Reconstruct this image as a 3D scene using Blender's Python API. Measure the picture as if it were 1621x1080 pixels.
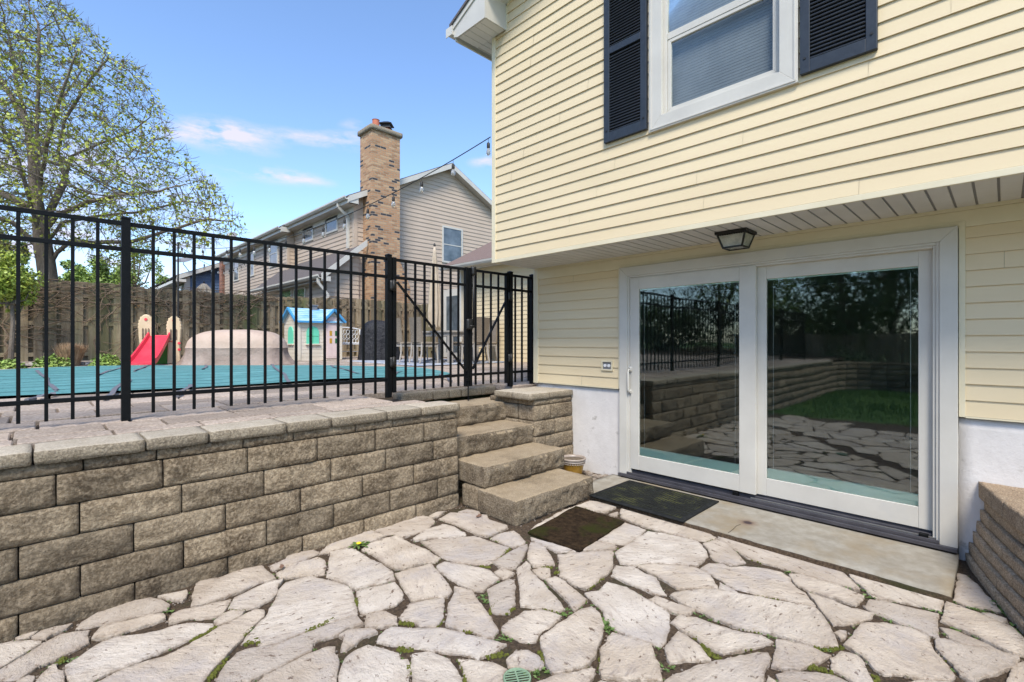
import bpy, bmesh, math, random
import numpy as np
from mathutils import Vector, Matrix, noise
R = math.radians
C = bpy.context.scene.collection
for o in list(bpy.data.objects): bpy.data.objects.remove(o)
scene = bpy.context.scene

# ------------------------------------------------------------------ camera, sky, sun, exposure
F, CX, CY, IW = 765.0, 810.5, 539.5, 1621.0
TH = math.atan2(779.5, F)                 # heading of the lens, measured from world +X
CS, SN = math.cos(TH), math.sin(TH)
H = 1.45                                  # lens height over the patio
cam = bpy.data.cameras.new('camera'); camo = bpy.data.objects.new('camera', cam); C.objects.link(camo)
camo.location = (0, 0, H)
camo.rotation_euler = (R(90), 0, TH - R(90))
cam.sensor_width = 36; cam.lens = 36 * F / IW
cam.clip_start = 0.05; cam.clip_end = 600
scene.camera = camo

SUN_EL, SUN_AZ = R(52), math.atan2(-0.66, -0.75)     # direction towards the sun (azimuth from +X)
w = bpy.data.worlds.new('World'); scene.world = w; w.use_nodes = True
nt = w.node_tree; nt.nodes.clear()
wo = nt.nodes.new('ShaderNodeOutputWorld'); bg = nt.nodes.new('ShaderNodeBackground')
sky = nt.nodes.new('ShaderNodeTexSky'); sky.sky_type = 'NISHITA'; sky.sun_disc = False
sky.sun_elevation = SUN_EL; sky.sun_rotation = math.pi/2 - SUN_AZ
sky.air_density = 1.0; sky.dust_density = 0.6; sky.ozone_density = 1.6; sky.altitude = 200
bg.inputs[1].default_value = 0.15
tint = nt.nodes.new('ShaderNodeMix'); tint.data_type = 'RGBA'; tint.blend_type = 'MULTIPLY'
tint.inputs[0].default_value = 1.0; tint.inputs[7].default_value = (1.03, 1.13, 1.25, 1)
nt.links.new(sky.outputs[0], tint.inputs[6])
tcw = nt.nodes.new('ShaderNodeTexCoord')
def wm(op, a, b=None, c=None):
    n = nt.nodes.new('ShaderNodeMath'); n.operation = op
    for i, v in enumerate((a, b, c)):
        if v is None: continue
        if isinstance(v, (int, float)): n.inputs[i].default_value = v
        else: nt.links.new(v, n.inputs[i])
    return n.outputs[0]
def wdot(vec):
    n = nt.nodes.new('ShaderNodeVectorMath'); n.operation = 'DOT_PRODUCT'
    nt.links.new(tcw.outputs['Generated'], n.inputs[0]); n.inputs[1].default_value = vec
    return n.outputs['Value']
def ray(px, py):
    d = (px - CX) / F; s = (CY - py) / F
    return Vector((CS + SN*d, SN - CS*d, s))
nz = nt.nodes.new('ShaderNodeTexNoise'); nz.inputs['Scale'].default_value = 13; nz.inputs['Detail'].default_value = 9; nz.inputs['Roughness'].default_value = .62
mpw = nt.nodes.new('ShaderNodeMapping'); mpw.inputs['Scale'].default_value = (1, 1, 3.2)
nt.links.new(tcw.outputs['Generated'], mpw.inputs[0]); nt.links.new(mpw.outputs[0], nz.inputs[0])
nzc = wm('MULTIPLY', wm('SUBTRACT', nz.outputs[0], 0.50), 4.2)
tot = None
for (px, py, sx, sy, st) in [(330, 216, .068, .017, 1.1), (372, 210, .05, .014, .9), (452, 280, .062, .010, 1.15), (500, 222, .075, .011, .8), (545, 216, .03, .010, .6),
                         (772, 258, .03, .010, .8), (40, 230, .13, .03, .45), (120, 300, .16, .05, .3), (60, 420, .3, .05, .35), (300, 400, .2, .03, .25), (560, 200, .02, .01, .4),
                         (2000, 300, .5, .2, .8), (-900, 300, .5, .15, .8)]:
    c = ray(px, py).normalized(); r_ = c.cross(Vector((0, 0, 1))).normalized(); u_ = r_.cross(c)
    x = wm('DIVIDE', wdot(r_), sx); y = wm('DIVIDE', wdot(u_), sy)
    x2 = wm('MULTIPLY', x, x); y = wm('SUBTRACT', y, wm('MULTIPLY', wm('COSINE', wm('MULTIPLY', x, 1.3)), .2))
    e = wm('POWER', 2.718, wm('MULTIPLY', wm('ADD', x2, wm('MULTIPLY', y, y)), -1.0))
    e = wm('MULTIPLY', wm('MULTIPLY', e, st), wm('GREATER_THAN', wdot(c), 0.2))
    tot = e if tot is None else wm('ADD', tot, e)
cm = wm('MULTIPLY', tot, wm('MAXIMUM', wm('ADD', nzc, 0.55), 0)); cm = wm('MINIMUM', wm('MAXIMUM', wm('SUBTRACT', cm, .06), 0), .82)
cmix = nt.nodes.new('ShaderNodeMix'); cmix.data_type = 'RGBA'
nt.links.new(cm, cmix.inputs[0]); nt.links.new(tint.outputs[2], cmix.inputs[6]); cmix.inputs[7].default_value = (3.9, 3.6, 4.2, 1)
nt.links.new(cmix.outputs[2], bg.inputs[0]); nt.links.new(bg.outputs[0], wo.inputs[0])

sl = bpy.data.lights.new('sun', 'SUN'); sl.energy = 3.0; sl.angle = R(18); sl.color = (1, .93, .82)
so = bpy.data.objects.new('sun', sl); C.objects.link(so)
sd = Vector((math.cos(SUN_AZ)*math.cos(SUN_EL), math.sin(SUN_AZ)*math.cos(SUN_EL), math.sin(SUN_EL)))
so.rotation_euler = sd.to_track_quat('Z', 'Y').to_euler(); so.location = (-8, -6, 14)
vs = scene.view_settings; vs.view_transform = 'Standard'; vs.look = 'None'; vs.exposure = 0.74; vs.gamma = 1

# ------------------------------------------------------------------ measuring helpers
DK0, DKS = 0.90, 0.006
def deckz(y): return DK0 + DKS*(y - 4.3)
def P(px, py, X=None, Y=None, Z=None, T=None):
    r = ray(px, py)
    t = X/r.x if X is not None else Y/r.y if Y is not None else (Z-H)/r.z if Z is not None else T
    return Vector((r.x*t, r.y*t, H + r.z*t))
def PD(px, py):                            # point on the pool deck
    r = ray(px, py); t = (H - DK0 + DKS*4.3) / (-r.z + DKS*r.y)
    return Vector((r.x*t, r.y*t, H + r.z*t))
def YX(px, X): return P(px, 540, X=X).y    # y on a plane x = const
def XY(px, Y): return P(px, 540, Y=Y).x
def ZX(px, py, X): return P(px, py, X=X).z

# ------------------------------------------------------------------ object helpers
def tag(o, label=None, cat=None, group=None, kind=None):
    if label: o['label'] = label
    if cat: o['category'] = cat
    if group: o['group'] = group
    if kind: o['kind'] = kind
    return o
def thing(name, label, cat, loc, group=None):
    o = bpy.data.objects.new(name, None); C.objects.link(o); o.location = loc; o.empty_display_size = .2
    return tag(o, label, cat, group)
def wloc(o):
    v = Vector((0, 0, 0))
    while o is not None: v += o.location; o = o.parent
    return v
class MB:
    def __init__(s): s.v = []; s.f = []
    def add(s, vs, fs):
        n = len(s.v); s.v += [tuple(v) for v in vs]; s.f += [tuple(i+n for i in f) for f in fs]; return s
    def box(s, a, b):
        x0, y0, z0 = [min(a[i], b[i]) for i in range(3)]; x1, y1, z1 = [max(a[i], b[i]) for i in range(3)]
        return s.add([(x0,y0,z0),(x1,y0,z0),(x1,y1,z0),(x0,y1,z0),(x0,y0,z1),(x1,y0,z1),(x1,y1,z1),(x0,y1,z1)],
              [(0,3,2,1),(4,5,6,7),(0,1,5,4),(1,2,6,5),(2,3,7,6),(3,0,4,7)])
    def cbox(s, c, h, rot=None):            # centre, half sizes, rotation matrix
        vs = [Vector((x*h[0], y*h[1], z*h[2])) for z in (-1,1) for (x,y) in ((-1,-1),(1,-1),(1,1),(-1,1))]
        if rot is not None: vs = [rot @ v for v in vs]
        return s.add([v + Vector(c) for v in vs], [(0,3,2,1),(4,5,6,7),(0,1,5,4),(1,2,6,5),(2,3,7,6),(3,0,4,7)])
    def quad(s, *p): return s.add(p, [tuple(range(len(p)))])
    def bar(s, a, b, wx, wy=None, up=(0,0,1)):   # square bar between points
        a, b = Vector(a), Vector(b); d = (b-a); L = d.length; d.normalize(); wy = wy or wx
        u = Vector(up)
        if abs(d.dot(u)) > .95: u = Vector((1, 0, 0))
        x = d.cross(u).normalized(); y = x.cross(d).normalized()
        vs = [p + x*sx*wx/2 + y*sy*wy/2 for p in (a, b) for (sx, sy) in ((-1,-1),(1,-1),(1,1),(-1,1))]
        return s.add(vs, [(0,3,2,1),(4,5,6,7),(0,1,5,4),(1,2,6,5),(2,3,7,6),(3,0,4,7)])
    def tube(s, pts, rad, n=8, cap=True):
        pts = [Vector(p) for p in pts]; rs = rad if isinstance(rad, (list, tuple)) else [rad]*len(pts)
        b = len(s.v); pu = None
        for i, p in enumerate(pts):
            d = (pts[min(i+1, len(pts)-1)] - pts[max(i-1, 0)]).normalized()
            if pu is None:
                pu = Vector((0,0,1)) if abs(d.z) < .9 else Vector((1,0,0))
            x = d.cross(pu).normalized(); y = x.cross(d).normalized(); pu = y
            s.v += [tuple(p + (x*math.cos(k*2*math.pi/n) + y*math.sin(k*2*math.pi/n))*rs[i]) for k in range(n)]
        for i in range(len(pts)-1):
            for k in range(n):
                s.f.append((b+i*n+k, b+i*n+(k+1)%n, b+(i+1)*n+(k+1)%n, b+(i+1)*n+k))
        if cap: s.f.append(tuple(b+k for k in range(n))[::-1]); s.f.append(tuple(b+(len(pts)-1)*n+k for k in range(n)))
        return s
    def lathe(s, c, prof, n=24, sx=1, sy=1, cap=True):
        b = len(s.v); c = Vector(c)
        for (r, z) in prof:
            s.v += [(c.x+r*sx*math.cos(k*2*math.pi/n), c.y+r*sy*math.sin(k*2*math.pi/n), c.z+z) for k in range(n)]
        for i in range(len(prof)-1):
            for k in range(n): s.f.append((b+i*n+k, b+i*n+(k+1)%n, b+(i+1)*n+(k+1)%n, b+(i+1)*n+k))
        if cap: s.f.append(tuple(b+k for k in range(n))[::-1]); s.f.append(tuple(b+(len(prof)-1)*n+k for k in range(n)))
        return s
    def prism(s, poly, a, b, f):           # poly of 2d points, f(u,v,w)->3d, w from a to b
        n = len(poly); vs = [f(u, v, a) for u, v in poly] + [f(u, v, b) for u, v in poly]
        return s.add(vs, [tuple(range(n))[::-1], tuple(range(n, 2*n))] + [(i, (i+1)%n, n+(i+1)%n, n+i) for i in range(n)])
    def rock(s, lo, hi, res=.04, r=.012, amp=.004, freq=9, face_amp=None, face=None, seed=0, amp2=.0):
        """rounded box with rough faces; face=(axis,sign) gets face_amp; faces are grids"""
        lo, hi = Vector(lo), Vector(hi); base = len(s.v); idx = {}
        N = [max(2, int((hi[i]-lo[i])/res)+1) for i in range(3)]
        def vert(i, j, k):
            key = (i, j, k)
            if key in idx: return idx[key]
            p = Vector([lo[a] + (hi[a]-lo[a])*key[a]/N[a] for a in range(3)])
            q = Vector([min(max(p[a], lo[a]+r), hi[a]-r) for a in range(3)])
            d = p - q
            if d.length > 1e-6: p = q + d.normalized()*r
            o = Vector((seed*3.7, seed*1.3, seed*2.1)); nn = noise.noise_vector(p*freq+o)
            p = p + nn*amp + noise.noise_vector(p*freq*3.1+o)*amp*.5
            if face is not None:
                a, sg = face; edge = hi[a] if sg > 0 else lo[a]
                if abs(q[a]+ (r if sg>0 else -r) - edge) < r*1.01:
                    ins = 1.0
                    for b_ in range(3):
                        if b_ != a: ins *= min(1, min(q[b_]-lo[b_], hi[b_]-q[b_]) / .03)
                    ins = max(0, ins)
                    m = noise.noise(p*7+o)*.75 + (.5-abs(noise.noise(p*15+o)))*.7 + noise.noise(p*34+o)*.35
                    p[a] += sg*(ins*face_amp*(.5+m) )
            idx[key] = len(s.v); s.v.append(tuple(p)); return idx[key]
        for a in range(3):
            b_, c_ = (a+1)%3, (a+2)%3
            for side in (0, N[a]):
                for i in range(N[b_]):
                    for j in range(N[c_]):
                        q = []
                        for (di, dj) in ((0,0),(1,0),(1,1),(0,1)):
                            k = [0,0,0]; k[a] = side; k[b_] = i+di; k[c_] = j+dj; q.append(vert(*k))
                        s.f.append(tuple(q) if side else tuple(q[::-1]))
        return s
    def build(s, name, mat, parent=None, smooth=False, bevel=0, topmat=None, **kw):
        o_ = wloc(parent) if parent is not None else Vector((0,0,0))
        me = bpy.data.meshes.new(name); me.from_pydata([(v[0]-o_.x, v[1]-o_.y, v[2]-o_.z) for v in s.v], [], s.f); me.update()
        if smooth: me.polygons.foreach_set('use_smooth', [True]*len(me.polygons))
        me.materials.append(mat)
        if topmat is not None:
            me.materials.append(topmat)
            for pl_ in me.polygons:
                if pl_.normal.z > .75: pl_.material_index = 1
        ob = bpy.data.objects.new(name, me); C.objects.link(ob)
        if parent is not None: ob.parent = parent
        if bevel:
            m = ob.modifiers.new('bevel', 'BEVEL'); m.width = bevel; m.segments = 2; m.limit_method = 'ANGLE'
        tag(ob, **kw); return ob
def recentre(o):                            # put a single-mesh thing's origin at its base
    me = o.data; n = len(me.vertices); co = np.empty(n*3); me.vertices.foreach_get('co', co); co = co.reshape(-1, 3)
    c = (co.min(0)+co.max(0))/2; c[2] = co[:, 2].min(); co -= c; me.vertices.foreach_set('co', co.ravel()); me.update(); o.location = tuple(Vector(c)+o.location); return o
def copy_tree(o, parent=None):
    c = o.copy(); C.objects.link(c); c.parent = parent
    for ch in list(o.children): copy_tree(ch, c)
    return c

# ------------------------------------------------------------------ materials
def mat(name, c1, c2=None, scale=8, rough=.7, bump=0, bscale=60, detail=5, stretch=(1,1,1), c3=None, s3=2, t3=(.55,.7), island=0, metal=0, spec=.5, bdist=.01, coat=0, mix=(.35,.65), alpha=None, sheen=0, spk=0, sps=90, spc=None):
    m = bpy.data.materials.new(name); m.use_nodes = True; n = m.node_tree; b = n.nodes['Principled BSDF']
    L = n.links.new; tc = n.nodes.new('ShaderNodeTexCoord'); mp = n.nodes.new('ShaderNodeMapping'); mp.inputs['Scale'].default_value = stretch
    L(tc.outputs['Object'], mp.inputs[0])
    b.inputs['Roughness'].default_value = rough; b.inputs['Metallic'].default_value = metal; b.inputs['Specular IOR Level'].default_value = spec
    b.inputs['Coat Weight'].default_value = coat
    if sheen: b.inputs['Sheen Weight'].default_value = sheen
    def noise_fac(sc, lo, hi, det=5):
        t = n.nodes.new('ShaderNodeTexNoise'); t.inputs['Scale'].default_value = sc; t.inputs['Detail'].default_value = det; t.inputs['Roughness'].default_value = .6
        L(mp.outputs[0], t.inputs[0]); r = n.nodes.new('ShaderNodeMapRange'); r.inputs[1].default_value = lo; r.inputs[2].default_value = hi; L(t.outputs[0], r.inputs[0]); return r.outputs[0]
    def mixc(f, a, c, bt='MIX'):
        x = n.nodes.new('ShaderNodeMix'); x.data_type = 'RGBA'; x.blend_type = bt
        if isinstance(f, float): x.inputs[0].default_value = f
        else: L(f, x.inputs[0])
        for i, q in ((6, a), (7, c)):
            if isinstance(q, tuple): x.inputs[i].default_value = (*q, 1)
            else: L(q, x.inputs[i])
        return x.outputs[2]
    col = c1
    if c2: col = mixc(noise_fac(scale, mix[0], mix[1], detail), c1, c2)
    if c3: col = mixc(noise_fac(s3, t3[0], t3[1], 6), col, c3)
    if spk:
        f_ = noise_fac(sps, .42, .62, 3); dk = tuple(v*(1-spk) for v in c1) if spc is None else spc; lt = mixc(f_, dk, tuple(min(1, v*(1+spk*.8)) for v in (c2 or c1)))
        col = mixc(.5, col, lt)
    if island:
        g = n.nodes.new('ShaderNodeNewGeometry'); r = n.nodes.new('ShaderNodeMapRange'); r.inputs[3].default_value = 1-island; r.inputs[4].default_value = 1+island*.6
        L(g.outputs['Random Per Island'], r.inputs[0])
        h = n.nodes.new('ShaderNodeHueSaturation'); L(r.outputs[0], h.inputs['Value'])
        if isinstance(col, tuple): h.inputs['Color'].default_value = (*col, 1)
        else: L(col, h.inputs['Color'])
        col = h.outputs[0]
    if isinstance(col, tuple): b.inputs['Base Color'].default_value = (*col, 1)
    else: L(col, b.inputs['Base Color'])
    if bump:
        t = n.nodes.new('ShaderNodeTexNoise'); t.inputs['Scale'].default_value = bscale; t.inputs['Detail'].default_value = 6; t.inputs['Roughness'].default_value = .65
        L(mp.outputs[0], t.inputs[0]); u = n.nodes.new('ShaderNodeBump'); u.inputs['Strength'].default_value = bump; u.inputs['Distance'].default_value = bdist
        L(t.outputs[0], u.inputs['Height']); L(u.outputs[0], b.inputs['Normal'])
    m['helpers'] = 1
    return m
def nodes(m): return m.node_tree, m.node_tree.nodes['Principled BSDF']

M = {}
M['cream'] = mat('cream_vinyl', (.625,.51,.322), (.665,.55,.355), 3, .5, .12, 180, stretch=(1,.15,1), spec=.35, bdist=.003, c3=(.54,.455,.29), s3=1.1, t3=(.55,.85))
M['cream_trim'] = mat('cream_trim', (.62,.55,.38), (.66,.59,.42), 4, .45)
M['white'] = mat('white_vinyl', (.50,.475,.42), (.55,.525,.465), 3, .4, .05, 90, c3=(.46,.455,.43), s3=4, t3=(.6,.9), spec=.4)
M['soffit'] = mat('white_soffit', (.54,.53,.50), (.60,.59,.56), 3, .5, .04, 90)
M['shutter'] = mat('navy_shutter', (.019,.025,.034), (.027,.034,.045), 20, .45, .1, 200, spec=.4)
M['paintwall'] = mat('painted_foundation', (.59,.555,.52), (.65,.615,.58), 6, .8, .5, 40, c3=(.33,.30,.26), s3=8, t3=(.62,.74), bdist=.006)
M['black'] = mat('black_powder_coat', (.004,.0045,.005), (.006,.0065,.0075), 30, .45, .1, 150, spec=.14, bdist=.002)
M['iron'] = mat('black_iron', (.012,.011,.010), None, 8, .5)
M['track'] = mat('dark_track', (.045,.043,.05), (.065,.062,.07), 10, .45, .1, 80)
M['alu'] = mat('aluminium', (.62,.62,.62), None, 8, .3, metal=.9)
M['block'] = mat('split_face_block', (.185,.136,.082), (.345,.277,.190), 6, .97, 1, 60, c3=(.075,.050,.028), s3=3.5, t3=(.49,.64), island=.30, bdist=.022, mix=(.36,.64), spk=.30, sps=55)
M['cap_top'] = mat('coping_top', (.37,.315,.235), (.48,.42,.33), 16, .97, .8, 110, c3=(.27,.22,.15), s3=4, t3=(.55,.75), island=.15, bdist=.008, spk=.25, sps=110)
M['tread'] = mat('step_tread', (.27,.205,.125), (.38,.30,.20), 14, .97, .8, 150, c3=(.13,.092,.05), s3=3.6, t3=(.50,.68), bdist=.007, spk=.35, sps=140)  # paler stone tone, put on the upward-facing step faces
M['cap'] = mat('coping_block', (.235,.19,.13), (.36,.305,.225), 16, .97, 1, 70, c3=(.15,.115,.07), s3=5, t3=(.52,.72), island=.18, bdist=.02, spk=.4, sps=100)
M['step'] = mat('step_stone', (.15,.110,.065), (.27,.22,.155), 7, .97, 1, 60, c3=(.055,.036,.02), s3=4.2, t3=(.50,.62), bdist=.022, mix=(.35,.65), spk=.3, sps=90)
M['block_brown'] = mat('brown_block', (.40,.28,.17), (.54,.41,.28), 22, .97, 1, 80, c3=(.24,.165,.10), s3=4, t3=(.5,.7), island=.22, bdist=.015, spk=.5, sps=110)
M['dirt'] = mat('joint_soil', (.050,.030,.016), (.15,.10,.058), 60, 1, 1, 120, c3=(.050,.048,.014), s3=3.5, t3=(.54,.68), bdist=.03)
M['concrete'] = mat('concrete_slab', (.24,.212,.165), (.32,.295,.245), 12, .9, .5, 110, c3=(.25,.195,.12), s3=2.2, t3=(.50,.72), bdist=.004)
M['grass'] = mat('lawn_soil', (.05,.11,.014), (.075,.15,.02), 12, 1, .8, 90)
M['blade'] = mat('grass_blade', (.06,.15,.015), (.11,.23,.03), 3, .7)
M['moss'] = mat('moss', (.085,.095,.010), (.15,.16,.02), 60, 1, 1, 200, bdist=.01)
M['weed'] = mat('weed_leaf', (.065,.115,.025), (.12,.19,.04), 20, .6)
M['yellow'] = mat('yellow_petal', (.85,.60,.02), None, 8, .6)
M['paver'] = mat('deck_paver', (.33,.26,.205), (.45,.37,.30), 10, .92, .8, 90, c3=(.22,.17,.135), s3=2.2, t3=(.52,.7), island=.32, bdist=.010, spk=.3, sps=60)
M['taupe'] = mat('taupe_siding', (.455,.36,.27), (.485,.385,.295), 2, .6)
M['blue'] = mat('blue_siding', (.085,.13,.22), (.095,.145,.24), 2, .6)
M['shingle'] = mat('shingles', (.085,.075,.075), (.14,.12,.115), 60, .95, .8, 60, stretch=(1,1,1), bdist=.02)
M['shingle_brown'] = mat('shingles_brown', (.14,.095,.08), (.22,.155,.13), 50, .95, .8, 60, bdist=.02)
M['wood'] = mat('weathered_board', (.18,.132,.075), (.31,.245,.16), 14, .95, .6, 40, stretch=(1,1,.12), c3=(.105,.115,.045), s3=1.3, t3=(.48,.68), island=.42, bdist=.01)
M['vine'] = mat('bare_vine', (.12,.08,.05), (.25,.18,.12), 10, .9)
M['bark'] = mat('bark', (.12,.095,.07), (.20,.165,.125), 9, .95, 1, 26, stretch=(1,1,.3), bdist=.03, c3=(.13,.14,.075), s3=2, t3=(.55,.75))
M['leafy'] = mat('spring_leaf', (.26,.33,.03), (.44,.46,.06), 1.2, .55, island=.35)
M['leafg'] = mat('green_leaf', (.15,.25,.04), (.27,.37,.07), 1.5, .55, island=.4)
M['leafd'] = mat('dark_leaf', (.045,.095,.025), (.09,.15,.04), 1.5, .6, island=.4)
M['leafl'] = mat('lime_leaf', (.24,.33,.04), (.40,.46,.08), 1.5, .5, island=.35)
M['straw'] = mat('dry_grass', (.36,.22,.12), (.50,.34,.20), 12, .9, island=.3)
M['mulch'] = mat('bark_mulch', (.25,.19,.14), (.42,.36,.30), 30, 1, 1, 60, bdist=.03)
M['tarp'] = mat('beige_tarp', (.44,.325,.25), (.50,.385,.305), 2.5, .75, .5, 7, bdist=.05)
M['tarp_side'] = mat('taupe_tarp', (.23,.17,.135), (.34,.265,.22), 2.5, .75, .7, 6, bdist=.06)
M['blackcover'] = mat('black_cover', (.012,.012,.014), (.022,.022,.026), 3, .5, .9, 7, bdist=.07, spec=.3)
M['pcream'] = mat('playhouse_cream', (.60,.54,.43), (.66,.60,.50), 3, .6)
M['pblue'] = mat('playhouse_roof', (.20,.43,.62), (.40,.58,.68), 6, .5, stretch=(.4,1,1), mix=(.40,.6))
M['pgreen'] = mat('mint_shutter', (.14,.60,.40), None, 6, .5)
M['ppink'] = mat('pale_pink_plastic', (.64,.50,.47), (.69,.55,.51), 4, .55)
M['pgold'] = mat('amber_pane', (.50,.28,.03), None, 5, .4)
M['pdkg'] = mat('green_pane', (.03,.14,.05), None, 5, .4)
M['red'] = mat('red_plastic', (.70,.03,.06), (.75,.05,.08), 4, .35, coat=.2)
M['tan'] = mat('tan_plastic', (.60,.45,.27), (.66,.51,.33), 4, .55)
M['kgreen'] = mat('green_plastic', (.04,.18,.02), None, 4, .5)
M['wicker'] = mat('grey_wicker', (.16,.13,.095), (.26,.215,.165), 60, .8, .6, 70)
M['greywood'] = mat('grey_table', (.30,.27,.235), (.38,.35,.31), 8, .7, stretch=(1,1,1))
M['canvas'] = mat('canvas', (.40,.325,.235), (.48,.40,.30), 6, .85, .3, 20)
M['grey'] = mat('grey_metal', (.2,.2,.21), None, 5, .5, metal=.3)
M['rug'] = mat('blue_rug', (.12,.17,.27), (.50,.50,.50), 6, .95)
M['bwhite'] = mat('white_cast_metal', (.72,.72,.71), None, 5, .5)
M['terra'] = mat('terracotta', (.45,.14,.08), None, 5, .8)
M['pot_y'] = mat('mustard_glaze', (.24,.125,.018), (.32,.18,.028), 12, .25, coat=.5)
M['pot_g'] = mat('grey_rim', (.27,.22,.18), (.36,.30,.25), 12, .4)
M['soil'] = mat('potting_soil', (.10,.075,.05), (.17,.13,.09), 60, 1, .8, 90)
M['matbk'] = mat('rubber_mat', (.010,.011,.011), (.022,.023,.023), 40, .85, 1, 120, c3=(.04,.042,.036), s3=60, t3=(.62,.75), bdist=.004, spec=.15)
M['ridge'] = mat('mossy_ridge', (.016,.017,.015), (.03,.032,.02), 9, .9, c3=(.085,.088,.032), s3=4.2, t3=(.50,.62), spec=.15)
M['matbr'] = mat('coir_mat', (.020,.013,.008), (.060,.038,.020), 30, 1, 1, 120, c3=(.034,.036,.008), s3=3.0, t3=(.52,.64), bdist=.016, spec=.1)
M['grate'] = mat('drain_green', (.17,.26,.165), (.23,.32,.21), 20, .5)
M['dark'] = mat('dark_void', (.004,.004,.004), None, 5, .9)
M['room'] = mat('room_wall', (.17,.20,.19), None, 5, .9)
M['greenrail'] = mat('pale_green_rail', (.80,.92,.80), (.84,.95,.85), 3, .5)
M['blind'] = mat('grey_blind', (.30,.31,.315), (.38,.39,.39), 4, .8)
M['cable'] = mat('black_cable', (.018,.016,.014), None, 5, .6)
M['strap'] = mat('grey_strap', (.13,.13,.15), None, 9, .8)
M['lantern'] = mat('plastic_black', (.015,.015,.017), None, 9, .5)

# brick with light mortar for chimneys
def brick_mat(name, c1, c2, dark, mortar, sc):
    m = mat(name, c1, None, 5, .95); n, b = nodes(m); L = n.links.new
    tc = n.nodes.new('ShaderNodeTexCoord'); s = n.nodes.new('ShaderNodeSeparateXYZ'); L(tc.outputs['Object'], s.inputs[0])
    a = n.nodes.new('ShaderNodeMath'); a.operation = 'ADD'; L(s.outputs[0], a.inputs[0]); L(s.outputs[1], a.inputs[1])
    cb = n.nodes.new('ShaderNodeCombineXYZ'); L(a.outputs[0], cb.inputs[0]); L(s.outputs[2], cb.inputs[1])
    br = n.nodes.new('ShaderNodeTexBrick'); L(cb.outputs[0], br.inputs[0]); br.inputs['Scale'].default_value = sc
    br.inputs['Brick Width'].default_value = .21; br.inputs['Row Height'].default_value = .075; br.inputs['Mortar Size'].default_value = .007
    br.inputs['Color1'].default_value = (0,0,0,1); br.inputs['Color2'].default_value = (1,1,1,1); br.inputs['Mortar'].default_value = (*mortar, 1); br.inputs['Bias'].default_value = 0
    cr = n.nodes.new('ShaderNodeValToRGB'); e = cr.color_ramp.elements; cr.color_ramp.interpolation = 'CONSTANT'
    e[0].position = 0; e[0].color = (*dark, 1); e[1].position = .10; e[1].color = (*c1, 1)
    x = e.new(.5); x.color = (*c2, 1); x = e.new(.75); x.color = tuple(v*.75 for v in c1)+(1,)
    L(br.outputs['Color'], cr.inputs[0])
    mx = n.nodes.new('ShaderNodeMix'); mx.data_type = 'RGBA'; L(br.outputs['Fac'], mx.inputs[0]); L(cr.outputs[0], mx.inputs[6]); mx.inputs[7].default_value = (*mortar, 1)
    L(mx.outputs[2], b.inputs['Base Color']); bm = n.nodes.new('ShaderNodeBump'); bm.inputs['Distance'].default_value = .01; bm.invert = True
    L(br.outputs['Fac'], bm.inputs['Height']); L(bm.outputs[0], b.inputs['Normal']); return m
M['brick'] = brick_mat('tan_brick', (.42,.235,.125), (.47,.30,.17), (.045,.040,.045), (.36,.30,.22), 1.0)
M['brick_red'] = brick_mat('red_brick', (.30,.12,.075), (.36,.16,.10), (.16,.07,.05), (.33,.27,.22), 1.0)

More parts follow.
